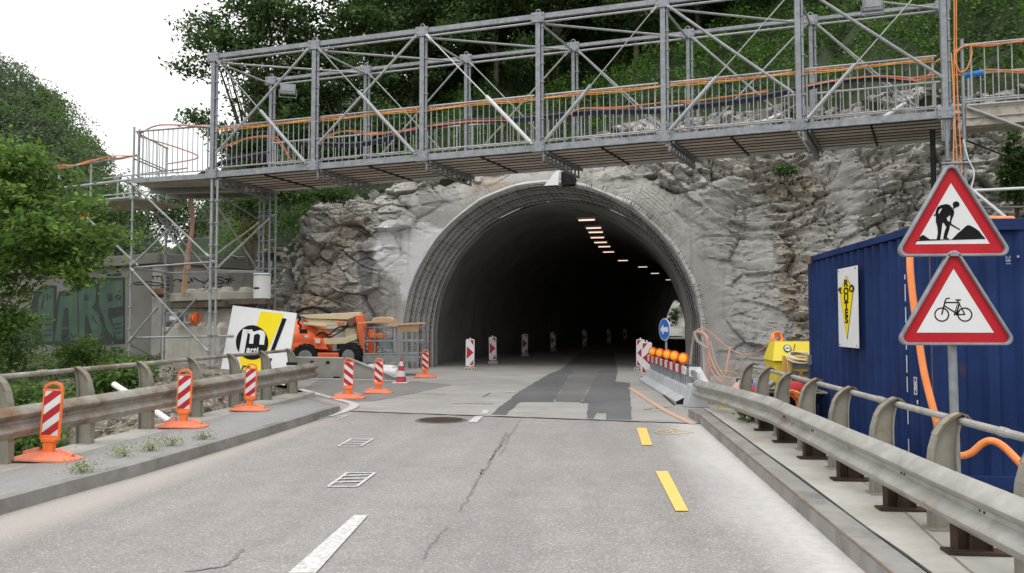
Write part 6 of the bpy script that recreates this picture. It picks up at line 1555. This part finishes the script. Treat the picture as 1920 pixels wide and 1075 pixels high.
for pl in ([(80, 880), (75, 830), (100, 790), (105, 660), (180, 620), (195, 560), (240, 520), (318, 525), (315, 640), (330, 560), (430, 540), (440, 495), (520, 478), (545, 520), (548, 485), (700, 478), (700, 850), (460, 865), (300, 862), (240, 850), (190, 870)],
           [(25, 800), (35, 780), (30, 690), (95, 655), (100, 700), (85, 740), (105, 760), (75, 800), (50, 815)], [(600, 460), (680, 455), (678, 470), (600, 472)], [(655, 415), (668, 412), (668, 450), (655, 452)], [(620, 870), (675, 868), (675, 873), (620, 876)], [(625, 886), (680, 885), (680, 891), (625, 893)]): gpoly(mb, pl, GW0, n1_, .008)
mb.mat(1)
for pl in ([(112, 850), (108, 805), (125, 675), (180, 668), (182, 690), (212, 688), (225, 565), (240, 540), (305, 540), (300, 840), (240, 838), (230, 740), (196, 742), (180, 850)],
           [(308, 835), (340, 590), (360, 565), (435, 558), (440, 828), (395, 832), (388, 770), (350, 772), (345, 838)],
           [(446, 825), (442, 520), (480, 495), (530, 502), (542, 560), (538, 620), (520, 650), (560, 690), (590, 770), (575, 825), (530, 828), (505, 790), (478, 700), (476, 824)],
           [(556, 640), (560, 500), (690, 496), (694, 640), (640, 650), (610, 650), (608, 700), (640, 770), (640, 815), (600, 770), (585, 700)], [(630, 710), (694, 690), (694, 826), (655, 826), (640, 770)],
           [(35, 775), (42, 700), (88, 672), (85, 735), (60, 790)]): gpoly(mb, pl, GW0, n1_, .014)
mb.mat(0)
for pl in ([(348, 755), (365, 650), (385, 648), (386, 752)], [(475, 610), (475, 575), (497, 574), (497, 608)], [(605, 615), (605, 570), (632, 568), (632, 612)], [(478, 690), (492, 690), (520, 790), (500, 795), (480, 700)], [(232, 655), (250, 575), (254, 575), (240, 655)]): gpoly(mb, pl, GW0, n1_, .020)
def gline(pl, w_=3.0):
    for p, q in zip(pl, pl[1:]):
        dx, dy = q[0] - p[0], q[1] - p[1]; L_ = math.hypot(dx, dy); ox, oy = -dy / L_ * w_, dx / L_ * w_
        gpoly(mb, [(p[0] - ox, p[1] - oy), (q[0] - ox, q[1] - oy), (q[0] + ox, q[1] + oy), (p[0] + ox, p[1] + oy)], GW0, n1_, .020)
for pl in ([(140, 690), (150, 720), (135, 745), (130, 760)], [(130, 790), (160, 800), (155, 830)], [(250, 715), (290, 712)], [(250, 745), (292, 742)], [(250, 775), (290, 772)], [(250, 805), (292, 800)], [(345, 800), (355, 815), (370, 800)], [(400, 790), (410, 815), (430, 800)], [(350, 580), (420, 575)], [(470, 520), (500, 515), (520, 535)], [(560, 700), (580, 760), (570, 810)], [(650, 590), (665, 575), (680, 590), (668, 605), (650, 590)], [(665, 560), (680, 555)], [(640, 740), (685, 735)], [(645, 765), (685, 760)], [(650, 790), (688, 785)], [(520, 690), (545, 740)], [(270, 570), (268, 610)], [(285, 580), (283, 600)]): gline(pl)
mb.build('graffiti', ['paint_black', 'paint_green'], w1, smooth=False)
mb = MB(); mb.hexa([GW0 + n1_ * .12 + UZ * wz, GW1 + n1_ * .12 + UZ * wz, GW1 - n1_ * .5 + UZ * wz, GW0 - n1_ * .5 + UZ * wz], [GW0 + n1_ * .12 + UZ * (wz + .32), GW1 + n1_ * .12 + UZ * (wz + .32), GW1 - n1_ * .5 + UZ * (wz + .32), GW0 - n1_ * .5 + UZ * (wz + .32)]); mb.build('coping', 'concrete_wall', w1, bev=.02)
sheet('concrete_wall2', (.24, .235, .215), (.33, .32, .30), 1.6, .9, 0, (.15, .145, .13), .9, .5, .75, .3, 20)
w2 = world_thing('retaining_wall', tuple(GW0 + Vector((.3, .2, 0))), 'pale concrete wall with black scribbled writing behind the scaffold tower', 'wall')
d2 = (GW2 - GW0).normalized(); n2_ = Vector((d2.y, -d2.x, 0))
mb = MB(); mb.hexa([GW0 + n2_ * .02 + UZ * -.3, GW0 - n2_ * .4 + UZ * -.3, GW2 - n2_ * .4 + UZ * -.3, GW2 + n2_ * .02 + UZ * -.3], [GW0 + n2_ * .02 + UZ * (wz - .01), GW0 - n2_ * .4 + UZ * (wz - .01), GW2 - n2_ * .4 + UZ * (wz - .01), GW2 + n2_ * .02 + UZ * (wz - .01)]); mb.build('wall', 'concrete_wall2', w2)
mb = MB(); mb.hexa([GW0 + n2_ * .16 + UZ * wz, GW0 - n2_ * .5 + UZ * wz, GW2 - n2_ * .5 + UZ * wz, GW2 + n2_ * .16 + UZ * wz], [GW0 + n2_ * .16 + UZ * (wz + .3), GW0 - n2_ * .5 + UZ * (wz + .3), GW2 - n2_ * .5 + UZ * (wz + .3), GW2 + n2_ * .16 + UZ * (wz + .3)]); mb.build('coping', 'concrete_wall', w2, bev=.02)
mb = MB(); Pw = GW0 + n2_ * .02
zs2 = lambda x, y: (240 + x * 300 / 1466, 480 + y * 220 / 1075)
def scrib(pl, w_=5.0):
    for p, q in zip(pl, pl[1:]):
        dx, dy = q[0] - p[0], q[1] - p[1]; L_ = math.hypot(dx, dy) or 1; ox, oy = -dy / L_ * w_, dx / L_ * w_; ex, ey = dx / L_ * w_, dy / L_ * w_
        V_ = [gw(*zs2(*r_), Pw, n2_, .008) for r_ in ((p[0] - ox - ex, p[1] - oy - ey), (q[0] - ox + ex, q[1] - oy + ey), (q[0] + ox + ex, q[1] + oy + ey), (p[0] + ox - ex, p[1] + oy - ey))]
        mb.add(V_, [(0, 1, 2, 3)])
for pl in ([(220, 185), (232, 215)], [(225, 190), (268, 185), (262, 210)], [(268, 185), (305, 190), (312, 230)], [(400, 200), (350, 200), (335, 225), (360, 235), (400, 215), (405, 195), (415, 232), (440, 215)], [(455, 215), (500, 225), (470, 235)], [(520, 240), (560, 242), (590, 220), (570, 205), (590, 235)], [(600, 200), (650, 230), (690, 240)], [(690, 255), (740, 215)], [(870, 200), (820, 195), (800, 215), (850, 225), (880, 245), (850, 255), (780, 248)], [(930, 190), (915, 265)], [(880, 215), (970, 225)], [(895, 250), (955, 200)], [(900, 205), (945, 245)], [(0, 262), (80, 245), (180, 238), (280, 250), (330, 265)], [(60, 265), (160, 262), (260, 275), (400, 262)], [(230, 340), (260, 300), (320, 290), (360, 310), (420, 275)], [(530, 330), (560, 310), (640, 315)], [(690, 285), (730, 300), (690, 310), (760, 305), (860, 278)], [(820, 290), (830, 315)], [(895, 330), (925, 338)]): scrib(pl)
mb.build('graffiti', 'paint_black', w2, smooth=False)

# big concrete blocks
def block(name, poly, z0, z1, studs, label, grp, mat='concrete'):
    c = Vector((sum(p[0] for p in poly) / len(poly), sum(p[1] for p in poly) / len(poly), z0)); t_ = world_thing(name, tuple(c), label, 'concrete block', grp)
    mb = MB(); mb.prism(poly, (0, 0, z0), (1, 0, 0), (0, 1, 0), (0, 0, z1 - z0)); mb.build('body', mat, t_, bev=.02)
    for (x, y) in studs: mb = MB(); mb.lathe([(.17, 0), (.16, .05), (.12, .10), (.05, .115)], (x, y, z1), 16); mb.build('stud', mat, t_)
    return t_
K = Vector((-8.75, 18.3, 0)); kl = Vector((-.80, .60, 0)).normalized(); kr = Vector((.80, .60, 0)).normalized()
def blk(o_, a0, a1, b0, b1): return [((o_ + kl * a + kr * b).x, (o_ + kl * a + kr * b).y) for a, b in ((a0, b0), (a1, b0), (a1, b1), (a0, b1))]
def std(o_, lst): return [((o_ + kl * a + kr * b).x, (o_ + kl * a + kr * b).y) for a, b in lst]
GB = 'large concrete blocks stacked in the left tower'
block('concrete_block', blk(K, 0, 1.55, 0, 1.2), .3, 1.40, std(K, [(.3, .25), (.85, .25), (1.3, .25)]), 'front right large pale concrete block at the foot of the stack', GB)
block('concrete_block', blk(K, 1.57, 3.1, 0, 1.2), .3, 1.38, std(K, [(1.9, .25), (2.6, .25)]), 'front left large pale concrete block at the foot of the stack', GB)
block('concrete_block', blk(K, .25, 1.6, .35, 1.45), 1.41, 1.86, [], 'middle layer concrete block under the right half of the slab', GB)
block('concrete_block', blk(K, 1.62, 3.0, .35, 1.45), 1.41, 1.84, [], 'middle layer concrete block under the left half of the slab', GB)
block('timber_bearer', blk(K, -.05, 2.7, .05, 1.5), 1.865, 2.04, [], 'dark timber bearers between the stacked blocks and the top slab', None, 'timber_dark')
block('concrete_slab', blk(K, -.02, 2.9, 0, 1.2), 2.045, 2.26, std(K, [(.3, .3), (.9, .3), (1.5, .3), (2.1, .3), (.2, .7), (.15, 1.0)]), 'long pale concrete slab with round studs on top of the stack', GB)
c = at(491, 560, 18.32); dr = world_thing('white_drum', tuple(c), 'white drum standing at the right end of the concrete slab', 'drum')
mb = MB(); mb.lathe([(.195, 0), (.2, .02), (.2, .53), (.207, .55), (.21, .58), (.195, .60)], c, 28); mb.build('body', 'white_plastic', dr)
mb = MB(); mb.lathe([(.212, .545), (.216, .56), (.212, .575)], c, 28); mb.build('rim', 'galv', dr)
mb = MB(); mb.box(c + Vector((-.05, -.192, .24)), (.13, .014, .045)); mb.build('label_strip', 'black_rubber', dr)
mb = MB(); mb.bar(Vector((c.x - .75, c.y + .12, c.z - .07)), Vector((c.x + .2, c.y + .02, c.z - .07)), .42, .13); tag(mb.build('timber_beam', 'timber_dark'), 'dark timber beam carrying the white drum', 'timber')
sb = world_thing('switch_box', at(328, 600, 19.1), 'grey electrical box with a white label plate on the concrete blocks', 'electrical box'); c = at(328, 595, 19.3)
mb = MB(); mb.box(c, (.38, .22, .25), -.36); mb.build('casing', 'grey_plastic', sb, bev=.015)
mb = MB(); q = c + Vector((.02, -.12, -.02)); mb.box(q, (.27, .01, .09), -.36 + .0); mb.build('label_plate', 'sign_white', sb)
mb = MB(); mb.box(c + Vector((.24, .05, .04)), (.12, .12, .08)); mb.mat(0); mb.box(c + Vector((.34, .08, -.02)), (.13, .12, .18)); mb.build('junction', 'grey_plastic', sb)
rl = world_thing('cable_reel', at(367, 600, 18.7), 'orange cable reel standing on the concrete blocks', 'cable reel'); c = at(367, 597, 18.75)
mb = MB(); ax = Vector((.9, -.42, 0)).normalized(); mb.lathe([(.13, -.07), (.14, -.06), (.14, -.05), (.09, -.045), (.09, .045), (.14, .05), (.14, .06), (.13, .07)], c, 20, ax); mb.build('drum', 'orange_plastic', rl)
mb = MB(); mb.tube(c + ax * .07 - UZ * .15, c + ax * .07 + UZ * .14, .015); mb.tube(c - ax * .07 - UZ * .15, c - ax * .07 + UZ * .14, .015); mb.tube(c - ax * .09, c + ax * .09, .02); mb.build('stand', 'red_plastic', rl)
mb = MB(); mb.path(catmull([at(399, 612, 18.6), at(410, 622, 18.6), at(422, 630, 18.6)], 4), .012, 5); tag(mb.build('cable', 'cable_yellow'), 'thin yellow cable crossing beside the company board', 'cable')
lump('bag', at(298, 549, 19.8), (.22, .18, .13), 'rusty', 'dark red bag lying on the top slab at its left end', 'bag', 5)

# company board
MBY = 17.4
bTL, bTR, bBL = at(436.5, 573, MBY), at(556.5, 587.5, MBY - .1), at(411.5, 703.5, MBY - .35)
bs = world_thing('company_board', ((bBL.x + bTR.x) / 2, MBY, .35), 'tilted white board with a yellow stripe and a black round emblem leaning by the scaffold', 'sign')
bu, bv = bTR - bTL, bBL - bTL; bn = bu.cross(bv).normalized()
if bn.y > 0: bn = -bn
A2 = ((120.0, 14.5), (-25.0, 130.5)); det = A2[0][0] * A2[1][1] - A2[0][1] * A2[1][0]
def bl_(x, y):       # zoom-picture point -> board parameters
    u, v = 400 + x / 4.555 - 436.5, 540 + y / 4.555 - 573
    return ((u * A2[1][1] - v * A2[1][0]) / det, (v * A2[0][0] - u * A2[0][1]) / det)
def bpt(s_, t_, o_): return bTL + bu * s_ + bv * t_ + bn * o_
def bpoly(mb, pl, o_): 
    P_ = [bpt(*p, o_) for p in pl]; n_ = len(P_); mb.add(P_ + [p + bn * .002 for p in P_], [tuple(range(n_)), tuple(range(n_, 2 * n_))] + [(i, (i + 1) % n_, n_ + (i + 1) % n_, n_ + i) for i in range(n_)])
mb = MB(); mb.hexa([bpt(0, 0, -.03), bpt(1, 0, -.03), bpt(1, 1.02, -.03), bpt(0, 1, -.03)], [bpt(0, 0, 0), bpt(1, 0, 0), bpt(1, 1.02, 0), bpt(0, 1, 0)]); mb.build('panel', 'sign_white', bs)
mb = MB(); bpoly(mb, [bl_(*p) for p in ((403, 200), (607, 222), (470, 520), (430, 740), (240, 735), (225, 600), (330, 480))], .001); mb.build('yellow_stripe', 'yellow_sign', bs, smooth=False)
mb = MB(); bpoly(mb, [bl_(*p) for p in ((592, 258), (627, 266), (512, 555), (480, 552))], .004); bpoly(mb, [bl_(*p) for p in ((470, 600), (500, 600), (440, 745), (405, 745))], .004)
cs, ct_ = bl_(331, 468); 
bpoly(mb, [bl_(331 + 138 * math.cos(a), 468 + 147 * math.sin(a)) for a in [2 * PI * k / 40 for k in range(40)]], .005)
eu, ev = bu.normalized(), -bv.normalized(); 
q = bpt(*bl_(232, 700), .009); text_mb(mb, 'rc', q, eu, ev, .23, bn * .002, .004, .3, 'LEFT'); q = bpt(*bl_(245, 738), .009); mb.box(q + eu * .12, (.2, .012, .03)) if False else None
mb.build('emblem', 'black_paint', bs, smooth=False)
mb = MB()
q = bpt(*bl_(222, 560), .010); text_mb(mb, 'l', q - eu * .0, eu, ev, .0001, bn * .002)
mb.v = []; mb.f = []; mb.m = []
for pl in ([(255, 355), (300, 360), (262, 568), (218, 562)],):
    bpoly(mb, [bl_(*p) for p in pl], .009)
def arch_leg(x0, x1, y0, y1): return None
bpoly(mb, [bl_(*p) for p in ((288, 362), (330, 358), (352, 385), (340, 480), (306, 478), (316, 400), (300, 388), (280, 400))], .009)
bpoly(mb, [bl_(*p) for p in ((348, 378), (400, 362), (432, 372), (445, 400), (432, 488), (392, 486), (402, 408), (380, 392), (350, 405))], .0095)
q = bpt(*bl_(280, 553), .0095); text_mb(mb, 'arti', q, eu, ev, .215, bn * .002, .006, 0, 'LEFT', .95)
mb.build('lettering', 'sign_white', bs, smooth=False)
mb = MB(); mb.tube(bpt(.5, .1, -.06), bpt(.5, .1, -.06) + Vector((0, .8, -1.35)), .03); mb.build('prop', 'timber_dark', bs)

# boom lift
blf = world_thing('boom_lift', (-7.6, 23.3, 0), 'orange and cream boom lift parked with folded arm and grey work basket', 'boom lift')
BY = 22.6
def bp(x, y, Y=BY): return at(400 + x / 4.555, 540 + y / 4.555, Y)
sx = lambda a, b, Y=BY: (b - a) / 4.555 / F * Y
c = bp(740, 430, 23.0)
mb = MB(); mb.v = []
prof = [(0, 0), (.80, -.42), (.90, -.40), (.95, -.30), (.96, -.12), (.93, -.08), (.93, -.04)] + [(.93 * math.cos(a) + .02, .62 * math.sin(a)) for a in [PI / 2 * k / 12 for k in range(1, 13)]]
mb.lathe(prof[1:], c - UZ * .05, 28); mb.v = [(c.x + (x - c.x) * 1.0, c.y + (y - c.y) * .95, z) for x, y, z in mb.v]; mb.build('turntable', 'orange_machine', blf, ang=50)
mb = MB(); mb.hexa([bp(850, 525, 22.2), bp(985, 530, 22.2), bp(985, 530, 22.9), bp(850, 525, 22.9)], [bp(850, 425, 22.2), bp(930, 430, 22.2), bp(930, 430, 22.9), bp(850, 425, 22.9)]); mb.build('counterweight', 'orange_machine', blf, bev=.03)
mb = MB(); q = bp(770, 372, 22.0); mb.box(q, (.22, .03, .12)); mb.mat(1); mb.box(q + Vector((.10, -.02, -.14)), (.10, .02, .06)); mb.box(bp(892, 455, 22.15), (.14, .02, .12)); mb.build('vent', ['black_rubber', 'sign_white'], blf)
mb = MB(); mb.box(bp(890, 578, 22.9) + UZ * .02, (1.9, 1.1, .20)); mb.build('chassis', 'black_rubber', blf, bev=.03)
mb = MB(); mb.box(bp(985, 580, 22.1), (.62, .12, .17)); mb.box(bp(690, 582, 22.1), (.5, .12, .15)); mb.build('outrigger_box', 'orange_machine', blf, bev=.02)
for i, (x, y, Y, rz) in enumerate(((790, 590, 22.2, .2), (1175, 585, 22.1, -.25), (700, 585, 23.9, 0), (1090, 575, 23.9, 0))):
    q = bp(x, y, Y); ax = Vector((math.sin(rz), -math.cos(rz), 0)); mb = MB()
    mb.lathe([(.22, -.14), (.34, -.13), (.37, -.08), (.37, .08), (.34, .13), (.22, .14)], q, 24, ax)
    s1 = UZ; s2 = ax.cross(s1)
    for k in range(18):
        a = 2 * PI * k / 18; mb.bar(q + (s1 * math.cos(a) + s2 * math.sin(a)) * .375 - ax * .12, q + (s1 * math.cos(a + .12) + s2 * math.sin(a + .12)) * .375 + ax * .12, .04, .03, (s1 * math.cos(a) + s2 * math.sin(a)))
    w_ = mb.build('wheel', 'black_rubber', blf); mb = MB(); mb.lathe([(.20, .10), (.20, .145), (.08, .16)], q, 16, ax); h_ = mb.build('hub', 'machine_grey', blf); h_.parent = w_
def beam4(pl, Y0, Y1, name, mat):
    mb = MB(); a = [bp(*p, Y0) for p in pl]; b = [bp(p[0], p[1], Y0) + Vector((0, Y1 - Y0, 0)) for p in pl]; n_ = len(a)
    mb.add(a + b, [tuple(range(n_)), tuple(range(2 * n_ - 1, n_ - 1, -1))] + [(i, n_ + i, n_ + (i + 1) % n_, (i + 1) % n_) for i in range(n_)]); return mb.build(name, mat, blf, bev=.012)
beam4([(735, 232), (1100, 215), (1248, 205), (1252, 232), (1150, 272), (800, 262)], 22.3, 22.6, 'boom', 'cream_paint')
beam4([(805, 262), (1150, 282), (1150, 322), (960, 326), (812, 300)], 22.35, 22.6, 'boom', 'cream_paint')
beam4([(765, 292), (960, 316), (960, 336), (770, 316)], 22.25, 22.35, 'boom_cylinder', 'cream_paint')
beam4([(905, 352), (1120, 345), (1150, 352), (1150, 378), (880, 380)], 22.5, 22.75, 'lower_boom', 'plywood')
beam4([(938, 430), (1120, 425), (1225, 395), (1228, 440), (1130, 478), (940, 485)], 22.3, 22.6, 'lower_boom', 'cream_paint')
beam4([(1118, 340), (1215, 350), (1225, 440), (1135, 450)], 22.4, 22.65, 'knuckle', 'cream_paint')
beam4([(1210, 235), (1270, 232), (1290, 300), (1290, 560), (1258, 560), (1240, 400)], 22.2, 22.45, 'jib', 'orange_machine')
beam4([(1145, 270), (1215, 240), (1225, 290), (1180, 330), (1150, 320)], 22.25, 22.5, 'pivot', 'rusty')
beam4([(1055, 290), (1110, 292), (1108, 312), (1055, 310)], 22.2, 22.3, 'decal', 'orange_machine')
mb = MB(); mb.path([bp(*p, 22.7) for p in ((700, 225), (715, 205), (770, 180), (850, 165), (930, 180), (1000, 215))], .05, 8); mb.build('hose_track', 'black_rubber', blf)
mb = MB(); mb.path(catmull([bp(*p, 22.2) for p in ((725, 240), (742, 262), (725, 300), (748, 325), (735, 350))], 4), .03, 6); mb.path(catmull([bp(*p, 22.3) for p in ((1150, 290), (1130, 330), (1060, 340), (990, 400), (930, 380), (880, 410))], 4), .022, 6); mb.path(catmull([bp(*p, 22.3) for p in ((1160, 300), (1120, 350), (1000, 420), (960, 400))], 4), .022, 6); mb.build('hydraulic_hose', 'black_rubber', blf)
mb = MB(); mb.hexa([bp(725, 225, 22.55), bp(780, 360, 22.55), bp(880, 400, 22.55), bp(820, 300, 22.55)], [bp(725, 225, 22.8), bp(780, 360, 22.8), bp(880, 400, 22.8), bp(820, 300, 22.8)]); mb.build('mast', 'machine_grey', blf)
# basket
b0 = bp(1285, 600, 22.0); bw_ = sx(1285, 1765, 22.0); zb_ = b0.z; zt_ = bp(1285, 340, 22.0).z; dpt = .85
mb = MB()
for yy in (0, dpt):
    for zz in (zt_, (zt_ + zb_) * .5 + .05, zb_ + .12): mb.tube(b0 + Vector((0, yy, zz - zb_)), b0 + Vector((bw_, yy, zz - zb_)), .020, 8)
    for q in (0, .20, .40, .60, .80, 1.0): mb.tube(b0 + Vector((bw_ * q, yy, 0)), b0 + Vector((bw_ * q, yy, zt_ - zb_)), .020, 8)
for q in (0, 1):
    for zz in (zt_, (zt_ + zb_) * .5): mb.tube(b0 + Vector((bw_ * q, 0, zz - zb_)), b0 + Vector((bw_ * q, dpt, zz - zb_)), .020, 8)
mb.build('basket_rail', 'machine_grey', blf)
mb = MB(); mb.box(b0 + Vector((bw_ / 2, dpt / 2, .0)), (bw_ + .04, dpt, .05)); mb.box(b0 + Vector((bw_ / 2, -.01, -.01)), (bw_ + .04, .04, .16)); mb.build('basket_floor', 'machine_grey', blf)
mb = MB(); mb.box(b0 + Vector((.55, .3, .42)), (.36, .2, .34)); mb.build('control_box', 'grey_plastic', blf, bev=.02)
mb = MB(); mb.box(b0 + Vector((.12, .5, .45)), (.22, .2, .7)); mb.build('arm_bracket', 'orange_machine', blf, bev=.02)
mb = MB(); mb.bar(bp(1242, 302, 21.98), bp(1552, 270, 21.98), .16, .05); tag(mb.build('plank', 'plywood'), 'wooden plank lying across the left half of the work basket', 'plank', 'planks on the work basket')
mb = MB(); mb.bar(bp(1500, 315, 21.9), bp(1812, 300, 21.9), .16, .05); tag(mb.build('plank', 'plywood'), 'wooden plank sticking out over the right end of the work basket', 'plank', 'planks on the work basket')
mb = MB(); q = bp(1663, 347, 21.95); mb.box(q, (.60, .02, .17)); tag(mb.build('plywood_board', 'plywood'), 'small tan plywood board fixed on the front of the basket rail', 'board')
mb = MB(); mb.prism([(-.36, -.08), (.38, -.10), (.34, .02), (.22, .09), (-.05, .11), (-.30, .08)], bp(1450, 280, 22.3), (1, 0, 0), UZ, (0, .3, 0)); tag(mb.build('plywood_stack', 'plywood', bev=.02), 'rounded tan plywood piece behind the left plank on the basket', 'board')
mb = MB(); q = bp(1400, 410, 22.3); mb.box(q, (.40, .25, .12)); tag(mb.build('tool_box', 'orange_hose', bev=.02), 'pale orange box inside the work basket', 'box')

# cream steel barrier with a sloping end
rb = world_thing('barrier_ramp', gz(640, 709), 'long cream barrier wall tapering down to the ground beside the boom lift', 'barrier'); 
q0 = at(560, 709, 21.3); q1 = at(645, 711.5, 20.9); q2 = at(742, 712.5, 20.5)
mb = MB(); hb = .55
for y_off in (0,): 
    a, b, c_ = Vector((q0.x - 1.3, q0.y + .3, 0)), Vector((q1.x, q1.y, 0)), Vector((q2.x, q2.y, 0)); n_ = Vector((.05, .35, 0))
    mb.hexa([a, b, b + n_, a + n_], [a + UZ * hb, b + UZ * hb, b + n_ + UZ * hb, a + n_ + UZ * hb])
mb.build('wall', 'concrete_pale', rb, bev=.015)
mb = MB(); mb.hexa([b, c_, c_ + n_, b + n_], [b + UZ * hb, c_ + UZ * .02, c_ + n_ + UZ * .02, b + n_ + UZ * hb]); mb.build('sloping_end', 'concrete_pale', rb, bev=.008)
mb = MB()
for f_ in (.64, .82): q = a.lerp(b, f_) + UZ * .42 - n_ * .01; mb.box(q, (.10, .02, .07), -.04)
for f_ in (.45, .93): q = a.lerp(b, f_) + UZ * .02 - n_ * .01; mb.box(q, (.22, .02, .05), -.04)
mb.build('slot', 'black_rubber', rb)
mb = MB()
mb.bar(b + UZ * (hb + .01), c_ + UZ * .04, .06, .03); mb.build('top_edge', 'galv', rb)
# cloth rolls and black/white band
for i, (u, v, Y, L_, r_, lb) in enumerate(((733, 696, 21.0, .95, .13, 'front white cloth roll lying beside the traffic cone'), (727, 688, 21.5, 1.0, .13, 'rear white cloth roll lying behind the front roll'))):
    c = at(u, v, Y); ax = Vector((-.85, .5, 0)).normalized(); mb = MB(); mb.lathe([(r_ * .5, -.002), (r_ * .6, 0), (r_, .0), (r_, L_), (r_ * .3, L_)], Vector((c.x + .2, c.y, r_ + .01 + i * .06)), 20, ax)
    tag(mb.build('cloth_roll', 'white_plastic'), lb, 'cloth roll', 'white cloth rolls beside the cone')
mb = MB(); c = Vector((-5.775, 15.2, .62)); mb.mat(0); mb.lathe([(.10, -.10), (.105, .10)], c, 16); mb.mat(1); mb.lathe([(.108, -.03), (.112, .045)], c, 16)
tag(mb.build('band', ['black_rubber', 'sign_white']), 'black and white band wrapped round the last post of the left guardrail', 'band')
mb = MB(); mb.path(catmull([at(214, 721, 11.7), at(262, 752, 11.3), at(318, 790, 11.0)], 5), .045, 10)
tag(mb.build('pipe', 'white_plastic'), 'white plastic pipe lying down the bank under the left guardrail', 'pipe')
mb = MB(); mb.tube(gz(397, 700, .3), gz(425, 712, .2), .03); tag(mb.build('pipe', 'galv'), 'short grey tube on the ground below the company board', 'pipe')
mb = MB(); c = at(155, 404, 24.0); mb.box(c, (.45, .03, .20)); mb.mat(1); mb.box(c + Vector((-.02, -.018, .0)), (.3, .004, .05)); tag(mb.build('red_notice', ['red_plastic', 'sign_white']), 'small red and white notice half hidden by the bright tree', 'notice')
c = at(598, 606, 24.3); mb = MB(); mb.lathe([(.95, 0), (.92, .9), (.80, 1.25), (.5, 1.45), (.1, 1.52)], Vector((c.x, c.y, .0)), 26); mb.v = [tuple(Vector(v) + noise.noise_vector(Vector(v) * 1.5) * .09) for v in mb.v]
tag(mb.build('covered_heap', 'shed_cloth'), 'grey cloth-covered heap behind the folded boom of the lift', 'heap')

shrub((9.9, 90.2, 1.2), 1.0, 2.2, 1500, 201, 'mossy green plant seen through the small opening deep in the tunnel', ('leaf_mid', 'leaf_dark'), .09, None)
# ================================================================== LIGHT
w = bpy.data.worlds.new('World'); scene.world = w; w.use_nodes = True
nt = w.node_tree; bg = nt.nodes['Background']
sky = nt.nodes.new('ShaderNodeTexSky'); sky.sky_type = 'NISHITA'; sky.sun_disc = False
SE, SR = R(58), R(205)
sky.sun_elevation = SE; sky.sun_rotation = SR; sky.air_density = 1.0; sky.dust_density = 4.0
mx = nt.nodes.new('ShaderNodeMix'); mx.data_type = 'RGBA'; mx.inputs[0].default_value = .93; mx.inputs[7].default_value = (13.6, 13.9, 14.3, 1)
tc = nt.nodes.new('ShaderNodeTexCoord'); sx_ = nt.nodes.new('ShaderNodeSeparateXYZ'); nt.links.new(tc.outputs['Generated'], sx_.inputs[0])
mr = nt.nodes.new('ShaderNodeMapRange'); mr.inputs[1].default_value = 0; mr.inputs[2].default_value = 1; mr.inputs[3].default_value = 10.8; mr.inputs[4].default_value = 23.0; nt.links.new(sx_.outputs[2], mr.inputs[0])
cm = nt.nodes.new('ShaderNodeCombineColor'); [nt.links.new(mr.outputs[0], cm.inputs[i]) for i in range(3)]
nt.links.new(cm.outputs[0], mx.inputs[7])
nt.links.new(sky.outputs[0], mx.inputs[6]); nt.links.new(mx.outputs[2], bg.inputs[0]); bg.inputs[1].default_value = .10
sd = bpy.data.lights.new('sun', 'SUN'); sd.energy = .8; sd.angle = R(20); sd.color = (1, .96, .90)
so = bpy.data.objects.new('sun', sd); COL.objects.link(so)
dirv = Vector((math.sin(SR) * math.cos(SE), math.cos(SR) * math.cos(SE), math.sin(SE))); so.rotation_euler = dirv.to_track_quat('Z', 'Y').to_euler(); so.location = dirv * 60
scene.view_settings.view_transform = 'Standard'; scene.view_settings.look = 'None'; scene.view_settings.gamma = 1.0; scene.view_settings.exposure = 0.0
scene.view_settings.use_curve_mapping = False
scene.cycles.max_bounces = 6; scene.cycles.diffuse_bounces = 3; scene.cycles.transmission_bounces = 3; scene.cycles.use_denoising = True
for o in list(bpy.data.objects):
    if '_o' in o: del o['_o']
